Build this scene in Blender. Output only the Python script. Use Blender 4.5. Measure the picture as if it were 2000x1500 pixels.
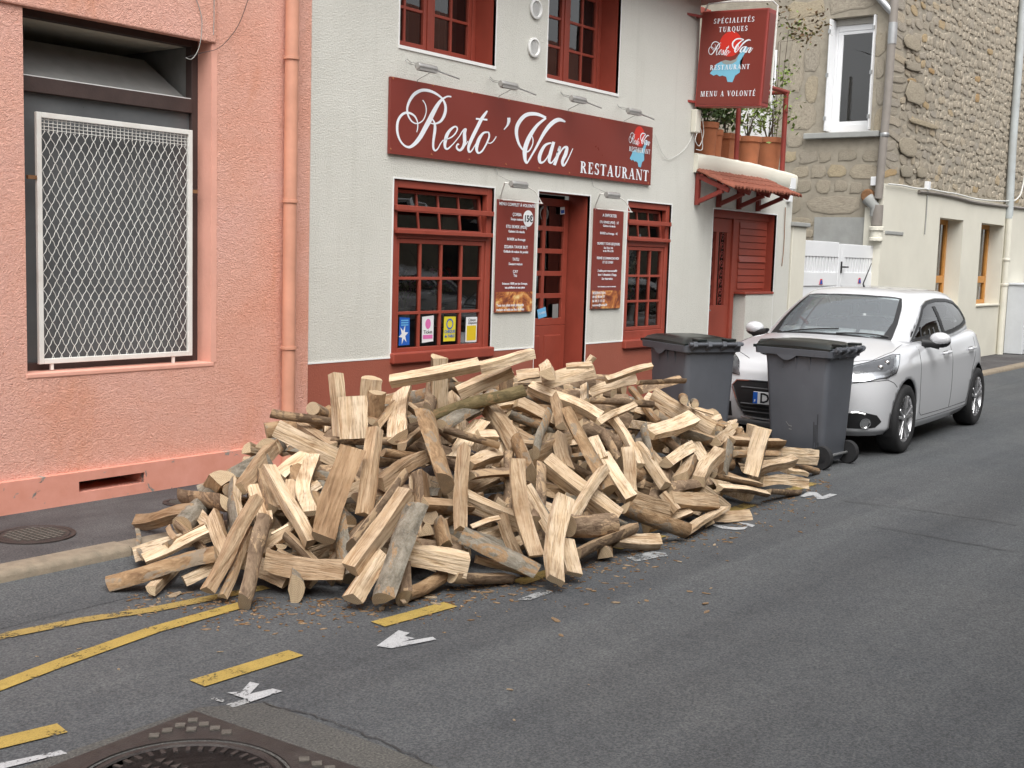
import bpy, bmesh, math, random
from math import sin, cos, pi, radians, sqrt, atan2
from mathutils import Vector, Matrix, Quaternion
from mathutils.bvhtree import BVHTree
from mathutils import noise as mnoise

random.seed(7)
SC = bpy.context.scene
for o in list(bpy.data.objects):
    bpy.data.objects.remove(o)
COL = SC.collection

# ---------------------------------------------------------------- camera
CAM = Vector((0.0, -7.05, 1.72))
FPX, ANG, PITCH, ROLL = 2335.0, 0.6575, 0.1085, 0.0303
FW = Vector((cos(ANG) * cos(PITCH), sin(ANG) * cos(PITCH), -sin(PITCH)))
_r = Vector((sin(ANG), -cos(ANG), 0.0))
_u = _r.cross(FW)
RT = _r * cos(ROLL) + _u * sin(ROLL)
UP = _u * cos(ROLL) - _r * sin(ROLL)
cd = bpy.data.cameras.new('camera')
cd.sensor_fit = 'HORIZONTAL'
cd.sensor_width = 36.0
cd.lens = FPX / 2000.0 * 36.0
cd.clip_start = 0.05
cd.clip_end = 500.0
cam = bpy.data.objects.new('camera', cd)
COL.objects.link(cam)
m = Matrix((RT, UP, -FW)).transposed().to_4x4()
m.translation = CAM
cam.matrix_world = m
SC.camera = cam

# ---------------------------------------------------------------- world, sun, exposure
wd = bpy.data.worlds.new('World')
SC.world = wd
wd.use_nodes = True
wn = wd.node_tree.nodes
wl = wd.node_tree.links
wn.clear()
SUN_EL, SUN_AZ = radians(57), radians(225)       # azimuth: direction the light comes from, ccw from +X
sky = wn.new('ShaderNodeTexSky')
sky.sky_type = 'NISHITA'
sky.sun_disc = False
sky.sun_elevation = SUN_EL
sky.sun_rotation = pi / 2 - SUN_AZ
sky.air_density = 1.0
sky.dust_density = 4.0
sky.ozone_density = 1.0
hs = wn.new('ShaderNodeHueSaturation')
hs.inputs['Saturation'].default_value = 0.10
bg = wn.new('ShaderNodeBackground')
bg.inputs['Strength'].default_value = 0.15
wo = wn.new('ShaderNodeOutputWorld')
wl.new(sky.outputs[0], hs.inputs['Color'])
wl.new(hs.outputs[0], bg.inputs['Color'])
wl.new(bg.outputs[0], wo.inputs['Surface'])
sl = bpy.data.lights.new('sun', 'SUN')
sl.energy = 1.1
sl.angle = radians(60)
sl.color = (1.0, 0.97, 0.93)
so = bpy.data.objects.new('sun', sl)
COL.objects.link(so)
so.rotation_euler = Vector((cos(SUN_AZ) * cos(SUN_EL), sin(SUN_AZ) * cos(SUN_EL), sin(SUN_EL))).to_track_quat('Z', 'Y').to_euler()
SC.view_settings.view_transform = 'Standard'
SC.view_settings.look = 'None'
SC.view_settings.exposure = 0.85
SC.view_settings.gamma = 1.0
SC.view_settings.use_curve_mapping = False
SC.render.engine = 'CYCLES'
SC.cycles.use_denoising = True
SC.cycles.max_bounces = 8
SC.cycles.transparent_max_bounces = 16
SC.cycles.sample_clamp_indirect = 6.0

# ---------------------------------------------------------------- measuring: photo pixel -> point on a real plane
def ray(px, py):
    return (FW * FPX + RT * (px - 1000.0) - UP * (py - 750.0)).normalized()

def at(px, py, n, d0):
    d = ray(px, py)
    n = Vector(n)
    return CAM + d * ((d0 - n.dot(CAM)) / n.dot(d))

def fy(px, py, y=0.0):          # plane parallel to the facades
    return at(px, py, (0, 1, 0), y)

def gz(px, py, z=-0.12):        # level ground
    return at(px, py, (0, 0, 1), z)

def fxz(px, py, y=0.0):
    p = fy(px, py, y)
    return p.x, p.z

ROAD = -0.12

# ---------------------------------------------------------------- object helpers
def link(name, data, parent=None):
    o = bpy.data.objects.new(name, data)
    COL.objects.link(o)
    if parent is not None:
        o.parent = parent
        o.matrix_parent_inverse = Matrix.Identity(4)
    return o

def tag(o, label=None, cat=None, group=None, kind=None):
    if label: o['label'] = label
    if cat: o['category'] = cat
    if group: o['group'] = group
    if kind: o['kind'] = kind
    return o

def thing(name, label, cat, loc=(0, 0, 0), rz=0.0, group=None):
    o = link(name, None)
    o.empty_display_size = 0.1
    o.location = loc
    o.rotation_euler = (0, 0, rz)
    return tag(o, label, cat, group)

def copy_tree(o, parent=None):
    c = o.copy()
    COL.objects.link(c)
    c.parent = parent
    for ch in list(o.children):
        k = copy_tree(ch, c)
        k.matrix_parent_inverse = ch.matrix_parent_inverse
    return c

class MB:
    """collects geometry for ONE mesh object"""
    def __init__(s):
        s.v = []; s.f = []; s.mi = []; s.m = 0
    def vert(s, p):
        s.v.append(tuple(p)); return len(s.v) - 1
    def face(s, *idx):
        s.f.append(tuple(idx)); s.mi.append(s.m)
    def poly(s, pts):
        b = len(s.v)
        for p in pts: s.v.append(tuple(p))
        s.face(*range(b, b + len(pts)))
    def box(s, x0, x1, y0, y1, z0, z1):
        b = len(s.v)
        for z in (z0, z1):
            for x, y in ((x0, y0), (x1, y0), (x1, y1), (x0, y1)):
                s.v.append((x, y, z))
        for q in ((0, 3, 2, 1), (4, 5, 6, 7), (0, 1, 5, 4), (1, 2, 6, 5), (2, 3, 7, 6), (3, 0, 4, 7)):
            s.face(*[b + i for i in q])
        return s
    def obox(s, c, ax, ay, az, hx, hy, hz):
        c = Vector(c); ax = Vector(ax) * hx; ay = Vector(ay) * hy; az = Vector(az) * hz
        b = len(s.v)
        for k in (-1, 1):
            for i, j in ((-1, -1), (1, -1), (1, 1), (-1, 1)):
                s.v.append(tuple(c + ax * i + ay * j + az * k))
        for q in ((0, 3, 2, 1), (4, 5, 6, 7), (0, 1, 5, 4), (1, 2, 6, 5), (2, 3, 7, 6), (3, 0, 4, 7)):
            s.face(*[b + i for i in q])
        return s
    def bar(s, a, b, w, h, up=(0, 0, 1)):
        a = Vector(a); b = Vector(b)
        d = (b - a); L = d.length; d.normalize()
        up = Vector(up)
        if abs(d.dot(up)) > 0.98: up = Vector((1, 0, 0))
        sx = d.cross(up).normalized(); uz = sx.cross(d).normalized()
        return s.obox((a + b) / 2, d, sx, uz, L / 2, w / 2, h / 2)
    def tube(s, pts, r, n=8, closed=False, cap=True):
        pts = [Vector(p) for p in pts]
        N = len(pts)
        rr = r if isinstance(r, (list, tuple)) else [r] * N
        rings = []
        prev = None
        for i, p in enumerate(pts):
            if closed: t = pts[(i + 1) % N] - pts[i - 1]
            else: t = pts[min(i + 1, N - 1)] - pts[max(i - 1, 0)]
            if t.length < 1e-9: t = Vector((0, 0, 1))
            t.normalize()
            if prev is None:
                a = Vector((0, 0, 1)) if abs(t.z) < 0.9 else Vector((1, 0, 0))
                u = t.cross(a).normalized()
            else:
                u = (prev - t * prev.dot(t))
                u = u.normalized() if u.length > 1e-6 else t.orthogonal().normalized()
            prev = u
            w = t.cross(u)
            rings.append([s.vert(p + (u * cos(2 * pi * k / n) + w * sin(2 * pi * k / n)) * rr[i]) for k in range(n)])
        for i in range(N if closed else N - 1):
            A = rings[i]; B = rings[(i + 1) % N]
            for k in range(n):
                s.face(A[k], A[(k + 1) % n], B[(k + 1) % n], B[k])
        if cap and not closed:
            s.face(*rings[0][::-1]); s.face(*rings[-1])
        return s
    def lathe(s, prof, c=(0, 0, 0), n=24, axis='z', cap=True):
        """prof: list of (r, h)"""
        c = Vector(c); rings = []
        for r, h in prof:
            ring = []
            for k in range(n):
                a = 2 * pi * k / n
                if axis == 'z': p = Vector((r * cos(a), r * sin(a), h))
                elif axis == 'y': p = Vector((r * cos(a), h, r * sin(a)))
                else: p = Vector((h, r * cos(a), r * sin(a)))
                ring.append(s.vert(c + p))
            rings.append(ring)
        for A, B in zip(rings, rings[1:]):
            for k in range(n):
                s.face(A[k], A[(k + 1) % n], B[(k + 1) % n], B[k])
        if cap:
            s.face(*rings[0][::-1]); s.face(*rings[-1])
        return s
    def prism(s, poly, off):
        """poly: 3D points in one plane; off: extrusion vector"""
        off = Vector(off); n = len(poly)
        a = [s.vert(p) for p in poly]
        b = [s.vert(Vector(p) + off) for p in poly]
        s.face(*a[::-1]); s.face(*b)
        for k in range(n):
            s.face(a[k], a[(k + 1) % n], b[(k + 1) % n], b[k])
        return s
    def sphere(s, c, r, n=10, m=6, sc=(1, 1, 1)):
        c = Vector(c)
        rings = []
        for j in range(1, m):
            t = pi * j / m
            rings.append([s.vert(c + Vector((r * sin(t) * cos(2 * pi * k / n) * sc[0], r * sin(t) * sin(2 * pi * k / n) * sc[1], r * cos(t) * sc[2]))) for k in range(n)])
        top = s.vert(c + Vector((0, 0, r * sc[2]))); bot = s.vert(c - Vector((0, 0, r * sc[2])))
        for k in range(n):
            s.face(top, rings[0][k], rings[0][(k + 1) % n])
            s.face(bot, rings[-1][(k + 1) % n], rings[-1][k])
        for A, B in zip(rings, rings[1:]):
            for k in range(n):
                s.face(A[k], B[k], B[(k + 1) % n], A[(k + 1) % n])
        return s
    def mesh(s, name, mats):
        me = bpy.data.meshes.new(name)
        me.from_pydata(s.v, [], s.f)
        if not isinstance(mats, (list, tuple)): mats = [mats]
        for q in mats: me.materials.append(q)
        me.polygons.foreach_set('material_index', s.mi)
        me.update()
        return me
    def build(s, name, mats, parent=None, smooth=False, bevel=0.0, seg=2, fix=True, angle=None):
        me = s.mesh(name, mats)
        if fix:
            bm = bmesh.new(); bm.from_mesh(me)
            bmesh.ops.recalc_face_normals(bm, faces=bm.faces)
            bm.to_mesh(me); bm.free()
        if smooth:
            me.polygons.foreach_set('use_smooth', [True] * len(me.polygons))
            me.set_sharp_from_angle(angle=angle if angle else radians(38))
        o = link(name, me, parent)
        if bevel > 0:
            b = o.modifiers.new('bevel', 'BEVEL')
            b.width = bevel; b.segments = seg; b.limit_method = 'ANGLE'; b.angle_limit = radians(40)
        return o

# ---------------------------------------------------------------- material helpers
def mat(name):
    mt = bpy.data.materials.new(name)
    mt.use_nodes = True
    nt = mt.node_tree
    b = nt.nodes['Principled BSDF']
    return mt, nt, b

def nd(nt, t, **kw):
    n = nt.nodes.new(t)
    for k, v in kw.items():
        if k in n.inputs: n.inputs[k].default_value = v
        else: setattr(n, k, v)
    return n

def tex_noise(nt, scale, detail=4, rough=0.55, coord='Object', vec=None, stretch=None, dist=0.0):
    n = nd(nt, 'ShaderNodeTexNoise', Scale=scale, Detail=detail, Roughness=rough, Distortion=dist)
    if vec is None:
        tc = nt.nodes.new('ShaderNodeTexCoord'); vec = tc.outputs[coord]
    if stretch:
        mp = nt.nodes.new('ShaderNodeMapping'); mp.inputs['Scale'].default_value = stretch
        nt.links.new(vec, mp.inputs['Vector']); vec = mp.outputs[0]
    nt.links.new(vec, n.inputs['Vector'])
    return n

def ramp(nt, fac, stops, interp='LINEAR'):
    r = nt.nodes.new('ShaderNodeValToRGB')
    r.color_ramp.interpolation = interp
    els = r.color_ramp.elements
    while len(els) < len(stops): els.new(0.5)
    for e, (p, c) in zip(els, stops):
        e.position = p
        e.color = (c[0], c[1], c[2], 1) if isinstance(c, (tuple, list)) else (c, c, c, 1)
    nt.links.new(fac, r.inputs[0])
    return r

def mixc(nt, fac, a, b, mode='MIX'):
    n = nt.nodes.new('ShaderNodeMix'); n.data_type = 'RGBA'; n.blend_type = mode
    for sock, val in ((n.inputs[0], fac), (n.inputs[6], a), (n.inputs[7], b)):
        if hasattr(val, 'links') or isinstance(val, bpy.types.NodeSocket): nt.links.new(val, sock)
        elif isinstance(val, (tuple, list)): sock.default_value = (val[0], val[1], val[2], 1)
        else: sock.default_value = val
    return n.outputs[2]

def bump(nt, b, h, strength=0.3, dist=0.01, prev=None):
    n = nt.nodes.new('ShaderNodeBump')
    n.inputs['Strength'].default_value = strength
    n.inputs['Distance'].default_value = dist
    nt.links.new(h, n.inputs['Height'])
    if prev is not None: nt.links.new(prev, n.inputs['Normal'])
    nt.links.new(n.outputs[0], b.inputs['Normal'])
    return n.outputs[0]

def paint(name, col, rough=0.55, var=0.12, scale=6.0, bumpy=0.0, bscale=120.0, metal=0.0, dirt=0.0, dirtcol=(0.09, 0.075, 0.06), spec=0.4):
    """plain painted or moulded surface with slight wear"""
    mt, nt, b = mat(name)
    n = tex_noise(nt, scale, 5, 0.6)
    lo = tuple(c * (1 - var) for c in col); hi = tuple(min(1, c * (1 + var * 0.7)) for c in col)
    r = ramp(nt, n.outputs[0], [(0.3, lo), (0.7, hi)])
    c = r.outputs[0]
    if dirt > 0:
        n2 = tex_noise(nt, scale * 0.45, 7, 0.7)
        r2 = ramp(nt, n2.outputs[0], [(0.5, 0.0), (0.75, dirt)])
        c = mixc(nt, r2.outputs[0], c, dirtcol)
    nt.links.new(c, b.inputs['Base Color'])
    rr = ramp(nt, n.outputs[0], [(0.2, max(0, rough - 0.08)), (0.8, min(1, rough + 0.1))])
    nt.links.new(rr.outputs[0], b.inputs['Roughness'])
    b.inputs['Metallic'].default_value = metal
    b.inputs['Specular IOR Level'].default_value = spec
    if bumpy > 0:
        n3 = tex_noise(nt, bscale, 3, 0.6)
        bump(nt, b, n3.outputs[0], bumpy, 0.01)
    return mt

M = {}
# ---------------------------------------------------------------- materials
def m_asphalt(name, base, patch, scale=1.0, specks=0.5, warm=0.0):
    mt, nt, b = mat(name)
    big = tex_noise(nt, 0.55 * scale, 5, 0.6, dist=0.4)
    mid = tex_noise(nt, 5.0 * scale, 6, 0.65)
    fine = tex_noise(nt, 95.0, 3, 0.7)
    vor = nd(nt, 'ShaderNodeTexVoronoi', Scale=130.0)
    tc = nt.nodes.new('ShaderNodeTexCoord'); nt.links.new(tc.outputs['Object'], vor.inputs['Vector'])
    c0 = ramp(nt, big.outputs[0], [(0.35, base), (0.66, patch)]).outputs[0]
    c1 = mixc(nt, ramp(nt, mid.outputs[0], [(0.3, 0.0), (0.75, 0.45)]).outputs[0], c0, tuple(x * 0.72 for x in base))
    trk = tex_noise(nt, 1.0, 5, 0.6, stretch=(0.10, 1.5, 1), dist=0.5)
    c1 = mixc(nt, 1.0, c1, ramp(nt, trk.outputs[0], [(0.32, (0.80, 0.80, 0.81)), (0.5, (1, 1, 1)), (0.68, (1.20, 1.20, 1.18))]).outputs[0], 'MULTIPLY')
    oil = tex_noise(nt, 1.7, 6, 0.7, dist=0.8)
    c1 = mixc(nt, ramp(nt, oil.outputs[0], [(0.63, 0.0), (0.74, 0.5)]).outputs[0], c1, tuple(x * 0.55 for x in base))
    sp = ramp(nt, fine.outputs[0], [(0.34, (0.58, 0.58, 0.59)), (0.5, (1, 1, 1)), (0.66, (1.55, 1.53, 1.47))]).outputs[0]
    c2 = mixc(nt, 1.0, c1, sp, 'MULTIPLY')
    # pale stones here and there
    cell = ramp(nt, vor.outputs['Color'], [(0.80, 0.0), (0.9, specks)]).outputs[0]
    near = ramp(nt, vor.outputs['Distance'], [(0.25, 1.0), (0.45, 0.0)]).outputs[0]
    fac = mixc(nt, 1.0, cell, near, 'MULTIPLY')
    c3 = mixc(nt, fac, c2, (0.16, 0.15, 0.125))
    nt.links.new(c3, b.inputs['Base Color'])
    b.inputs['Roughness'].default_value = 0.88
    b.inputs['Specular IOR Level'].default_value = 0.3
    p = bump(nt, b, fine.outputs[0], 0.55, 0.006)
    bump(nt, b, vor.outputs['Distance'], 0.35, 0.004, p)
    return mt
M['asphalt'] = m_asphalt('road_asphalt', (0.072, 0.077, 0.083), (0.088, 0.091, 0.094), 1.0, 0.6)
M['asphalt_patch'] = m_asphalt('coarse_asphalt', (0.080, 0.079, 0.076), (0.097, 0.094, 0.086), 1.6, 0.7)
M['pave'] = m_asphalt('pavement_asphalt', (0.058, 0.053, 0.055), (0.10, 0.098, 0.099), 2.2, 0.25)

def m_stucco():
    mt, nt, b = mat('pink_stucco')
    tc = nt.nodes.new('ShaderNodeTexCoord')
    big = tex_noise(nt, 0.9, 5, 0.6, dist=0.6)
    c = ramp(nt, big.outputs[0], [(0.3, (0.79, 0.375, 0.27)), (0.52, (0.82, 0.44, 0.345)), (0.72, (0.81, 0.45, 0.375))]).outputs[0]
    # rusty streaks
    st = tex_noise(nt, 1.0, 6, 0.65, stretch=(1.9, 1, 0.55), dist=0.5)
    c = mixc(nt, ramp(nt, st.outputs[0], [(0.58, 0.0), (0.72, 0.6)]).outputs[0], c, (0.74, 0.32, 0.19))
    gr = tex_noise(nt, 2.3, 7, 0.7, dist=0.3)
    c = mixc(nt, ramp(nt, gr.outputs[0], [(0.60, 0.0), (0.8, 0.5)]).outputs[0], c, (0.74, 0.44, 0.36))
    # trowelled pits: shade in hollows and light on crests painted into the colour
    mp = nt.nodes.new('ShaderNodeMapping'); mp.inputs['Scale'].default_value = (1, 1, 1.35)
    nt.links.new(tc.outputs['Object'], mp.inputs['Vector'])
    n1 = tex_noise(nt, 40, 4, 0.6, vec=mp.outputs[0], dist=1.8)
    n2 = tex_noise(nt, 120, 3, 0.6, vec=mp.outputs[0])
    c = mixc(nt, 1.0, c, ramp(nt, n1.outputs[0], [(0.34, (0.88, 0.80, 0.76)), (0.43, (1, 1, 1)), (0.62, (1.03, 1.08, 1.08))]).outputs[0], 'MULTIPLY')
    nt.links.new(c, b.inputs['Base Color'])
    b.inputs['Roughness'].default_value = 0.9
    b.inputs['Specular IOR Level'].default_value = 0.2
    p = bump(nt, b, n1.outputs[0], 0.8, 0.03)
    bump(nt, b, n2.outputs[0], 0.4, 0.006, p)
    return mt
M['stucco'] = m_stucco()
M['pink_smooth'] = paint('smooth_pink_render', (0.72, 0.37, 0.285), 0.85, 0.10, 3, 0.25, 60, dirt=0.25, dirtcol=(0.45, 0.18, 0.10))

def m_plinth():
    mt, nt, b = mat('peeling_plinth')
    a = tex_noise(nt, 3.2, 8, 0.68, dist=0.8)
    f = ramp(nt, a.outputs[0], [(0.60, 0.0), (0.625, 1.0)]).outputs[0]
    pk = tex_noise(nt, 5, 5, 0.6)
    cp = ramp(nt, pk.outputs[0], [(0.3, (0.60, 0.25, 0.175)), (0.7, (0.68, 0.31, 0.235))]).outputs[0]
    g = tex_noise(nt, 9, 6, 0.65)
    cg = ramp(nt, g.outputs[0], [(0.35, (0.10, 0.10, 0.09)), (0.5, (0.24, 0.23, 0.205)), (0.7, (0.36, 0.33, 0.27))]).outputs[0]
    c = mixc(nt, f, cp, cg)
    nt.links.new(c, b.inputs['Base Color'])
    b.inputs['Roughness'].default_value = 0.9
    p = bump(nt, b, f, -0.6, 0.006)
    bump(nt, b, g.outputs[0], 0.35, 0.01, p)
    return mt
M['plinth'] = m_plinth()
M['render_white'] = paint('pale_grey_render', (0.635, 0.64, 0.595), 0.85, 0.045, 1.3, 0.55, 95, dirt=0.10, dirtcol=(0.48, 0.47, 0.42))
def m_facade():
    mt, nt, b = mat('pale_grey_render')
    a = tex_noise(nt, 1.1, 5, 0.6); c = ramp(nt, a.outputs[0], [(0.3, (0.605, 0.60, 0.545)), (0.7, (0.66, 0.655, 0.60))]).outputs[0]
    st = tex_noise(nt, 2.2, 6, 0.65, stretch=(2.4, 1, 0.16), dist=0.3)
    c = mixc(nt, ramp(nt, st.outputs[0], [(0.54, 0.0), (0.78, 0.32)]).outputs[0], c, (0.43, 0.42, 0.365))
    f = tex_noise(nt, 75, 4, 0.65)
    c = mixc(nt, 1.0, c, ramp(nt, f.outputs[0], [(0.34, (0.90, 0.90, 0.89)), (0.5, (1, 1, 1)), (0.65, (1.05, 1.05, 1.05))]).outputs[0], 'MULTIPLY')
    nt.links.new(c, b.inputs['Base Color']); b.inputs['Roughness'].default_value = 0.88
    p = bump(nt, b, f.outputs[0], 0.8, 0.012); w = tex_noise(nt, 4.5, 3, 0.5); bump(nt, b, w.outputs[0], 0.25, 0.02, p)
    return mt
M['render_white'] = m_facade()
M['render_cream'] = paint('cream_render', (0.69, 0.665, 0.57), 0.85, 0.06, 1.2, 0.4, 90, dirt=0.22, dirtcol=(0.47, 0.43, 0.34))
M['white_trim'] = paint('white_trim', (0.78, 0.78, 0.76), 0.6, 0.05, 4)
M['base_red'] = paint('red_base_paint', (0.315, 0.092, 0.058), 0.7, 0.10, 2.0, 0.4, 90, dirt=0.25, dirtcol=(0.24, 0.10, 0.075))
M['red_wood'] = paint('red_painted_wood', (0.295, 0.058, 0.036), 0.45, 0.14, 4, 0.12, 40, dirt=0.18, dirtcol=(0.22, 0.05, 0.03))
M['red_dark'] = paint('dark_red_timber', (0.215, 0.034, 0.024), 0.5, 0.16, 5, 0.12, 40)
M['sign_red'] = paint('sign_panel_red', (0.200, 0.036, 0.026), 0.32, 0.04, 1.5, spec=0.5)
M['sign_side'] = paint('sign_case_red', (0.30, 0.055, 0.045), 0.35, 0.06, 2)
M['letter'] = paint('white_lettering', (0.80, 0.83, 0.87), 0.4, 0.02, 3)
M['sun_red'] = paint('print_red', (0.62, 0.035, 0.022), 0.4, 0.03, 3)
M['lake_blue'] = paint('print_blue', (0.20, 0.50, 0.66), 0.4, 0.03, 3)
M['lake_grey'] = paint('print_grey', (0.30, 0.33, 0.31), 0.4, 0.03, 3)
M['brown_frame'] = paint('brown_window_wood', (0.058, 0.038, 0.034), 0.55, 0.18, 9, 0.15, 60)
M['white_metal'] = paint('white_grille_paint', (0.74, 0.73, 0.69), 0.5, 0.06, 6, dirt=0.3, dirtcol=(0.30, 0.15, 0.06))
M['rust'] = paint('rusty_steel', (0.22, 0.11, 0.05), 0.8, 0.3, 30)
M['pipe_pink'] = paint('pipe_painted_pink', (0.60, 0.29, 0.195), 0.5, 0.12, 5, dirt=0.4, dirtcol=(0.50, 0.25, 0.18))
M['room'] = paint('dim_room', (0.10, 0.102, 0.105), 0.9, 0.2, 1.5)
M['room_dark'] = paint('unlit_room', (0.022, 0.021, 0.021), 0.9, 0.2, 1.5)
M['curtain'] = paint('net_curtain', (0.22, 0.22, 0.21), 0.9, 0.15, 6)
M['curtain_dark'] = paint('dim_drape', (0.075, 0.072, 0.066), 0.9, 0.25, 5)
M['wood_yellow'] = paint('honey_window_wood', (0.52, 0.235, 0.055), 0.45, 0.12, 8)
M['pvc'] = paint('white_pvc', (0.79, 0.80, 0.81), 0.35, 0.03, 2, dirt=0.08, dirtcol=(0.5, 0.5, 0.48))
M['galv'] = paint('galvanised_steel', (0.42, 0.43, 0.43), 0.38, 0.12, 14, metal=0.75)
M['lamp_metal'] = paint('lamp_aluminium', (0.46, 0.45, 0.43), 0.35, 0.12, 20, metal=0.6, dirt=0.3, dirtcol=(0.2, 0.18, 0.15))
M['wire_grey'] = paint('grey_cable', (0.32, 0.32, 0.30), 0.6, 0.1, 8)
M['wire_white'] = paint('white_cable', (0.66, 0.66, 0.63), 0.6, 0.08, 8)
M['wire_black'] = paint('black_cable', (0.03, 0.03, 0.03), 0.6, 0.1, 8)
M['pipe_brown'] = paint('taupe_gutter', (0.25, 0.225, 0.20), 0.5, 0.10, 6, dirt=0.3, dirtcol=(0.17, 0.15, 0.12))
M['pipe_lightblue'] = paint('pale_downpipe', (0.43, 0.46, 0.46), 0.5, 0.12, 3, dirt=0.3, dirtcol=(0.3, 0.28, 0.24))
M['cast_iron'] = paint('cast_iron', (0.050, 0.042, 0.040), 0.55, 0.25, 18, 0.4, 160, metal=0.35, dirt=0.5, dirtcol=(0.10, 0.092, 0.08))
M['cast_dust'] = paint('dusty_iron_relief', (0.105, 0.095, 0.082), 0.7, 0.3, 30, 0.3, 200)
M['concrete'] = paint('grey_concrete', (0.34, 0.345, 0.33), 0.9, 0.12, 4, 0.35, 60, dirt=0.3, dirtcol=(0.2, 0.19, 0.16))
M['kerb'] = paint('granite_kerb', (0.25, 0.205, 0.15), 0.85, 0.2, 14, 0.5, 130, dirt=0.5, dirtcol=(0.10, 0.09, 0.075))
M['mortar'] = paint('old_mortar', (0.33, 0.295, 0.235), 0.95, 0.22, 5, 0.8, 45, dirt=0.4, dirtcol=(0.23, 0.205, 0.16))
M['terracotta'] = paint('terracotta', (0.36, 0.125, 0.055), 0.75, 0.14, 8, 0.15, 80, dirt=0.25, dirtcol=(0.26, 0.16, 0.10))
M['tile'] = paint('clay_tile', (0.235, 0.075, 0.045), 0.75, 0.2, 9, 0.2, 70, dirt=0.3, dirtcol=(0.16, 0.09, 0.06))
M['soil'] = paint('soil', (0.05, 0.035, 0.022), 0.95, 0.3, 30)
M['black_plastic'] = paint('black_plastic', (0.018, 0.018, 0.019), 0.45, 0.15, 20)
M['shutter_slat'] = paint('roller_shutter', (0.36, 0.35, 0.32), 0.6, 0.06, 6)
M['chrome'] = paint('chrome', (0.72, 0.72, 0.72), 0.12, 0.02, 3, metal=1.0)
M['silver'] = paint('silver_rim', (0.50, 0.50, 0.51), 0.28, 0.05, 8, metal=0.85)
M['rubber'] = paint('tyre_rubber', (0.022, 0.022, 0.023), 0.8, 0.2, 25, 0.2, 200)
M['seat'] = paint('dark_upholstery', (0.11, 0.11, 0.115), 0.85, 0.2, 12)
M['cabinet'] = paint('cabinet_grey', (0.60, 0.62, 0.64), 0.5, 0.06, 4, dirt=0.12)
M['blue'] = paint('print_deep_blue', (0.02, 0.115, 0.48), 0.4, 0.04, 4)
M['yellow_print'] = paint('print_yellow', (0.70, 0.60, 0.04), 0.4, 0.04, 4)
M['gold_print'] = paint('print_gold', (0.68, 0.50, 0.02), 0.4, 0.04, 4)
M['pink_print'] = paint('print_pink', (0.66, 0.16, 0.40), 0.4, 0.04, 4)
M['white_print'] = paint('print_white', (0.76, 0.77, 0.78), 0.4, 0.03, 4)
M['black_print'] = paint('print_black', (0.015, 0.015, 0.017), 0.4, 0.03, 4)
M['light_blue_print'] = paint('print_light_blue', (0.16, 0.46, 0.74), 0.4, 0.04, 4)
M['plate'] = paint('plate_white', (0.74, 0.75, 0.76), 0.3, 0.02, 4)

def m_fire():
    mt, nt, b = mat('oven_fire_print')
    n = tex_noise(nt, 5.5, 5, 0.65, dist=1.4)
    c = ramp(nt, n.outputs[0], [(0.28, (0.05, 0.012, 0.01)), (0.42, (0.22, 0.05, 0.02)), (0.53, (0.55, 0.20, 0.05)), (0.62, (0.75, 0.52, 0.2)), (0.75, (0.85, 0.8, 0.6))]).outputs[0]
    nt.links.new(c, b.inputs['Base Color']); b.inputs['Roughness'].default_value = 0.4
    return mt
M['fire'] = m_fire()

def m_road_paint(name, col, wear):
    mt, nt, b = mat(name)
    out = nt.nodes['Material Output']
    n = tex_noise(nt, 60, 5, 0.7); n2 = tex_noise(nt, 9, 4, 0.6)
    c = ramp(nt, n2.outputs[0], [(0.3, tuple(x * 0.78 for x in col)), (0.7, col)]).outputs[0]
    f = tex_noise(nt, 170, 2, 0.6)
    c = mixc(nt, ramp(nt, f.outputs[0], [(0.38, 0.55), (0.52, 0.0)]).outputs[0], c, tuple(x * 0.45 for x in col))
    nt.links.new(c, b.inputs['Base Color']); b.inputs['Roughness'].default_value = 0.7
    bump(nt, b, f.outputs[0], 0.4, 0.004)
    s = nt.nodes.new('ShaderNodeMath'); s.operation = 'ADD'
    nt.links.new(n.outputs[0], s.inputs[0]); nt.links.new(n2.outputs[0], s.inputs[1])
    hole = ramp(nt, s.outputs[0], [(wear - 0.03, 0.0), (wear + 0.03, 1.0)])
    # ramp works on 0..1: halve the sum
    hv = nt.nodes.new('ShaderNodeMath'); hv.operation = 'MULTIPLY'; hv.inputs[1].default_value = 0.5
    nt.links.new(s.outputs[0], hv.inputs[0]); nt.links.new(hv.outputs[0], hole.inputs[0])
    tr = nt.nodes.new('ShaderNodeBsdfTransparent')
    mx = nt.nodes.new('ShaderNodeMixShader')
    nt.links.new(hole.outputs[0], mx.inputs[0]); nt.links.new(tr.outputs[0], mx.inputs[1]); nt.links.new(b.outputs[0], mx.inputs[2])
    nt.links.new(mx.outputs[0], out.inputs['Surface'])
    return mt
M['mark_yellow'] = m_road_paint('yellow_road_paint', (0.40, 0.28, 0.068), 0.415)
M['mark_yellow_worn'] = m_road_paint('worn_yellow_road_paint', (0.34, 0.24, 0.07), 0.445)
M['mark_white'] = m_road_paint('white_road_paint', (0.46, 0.47, 0.48), 0.425)
M['mark_white_worn'] = m_road_paint('worn_white_road_paint', (0.34, 0.35, 0.35), 0.48)

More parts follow.
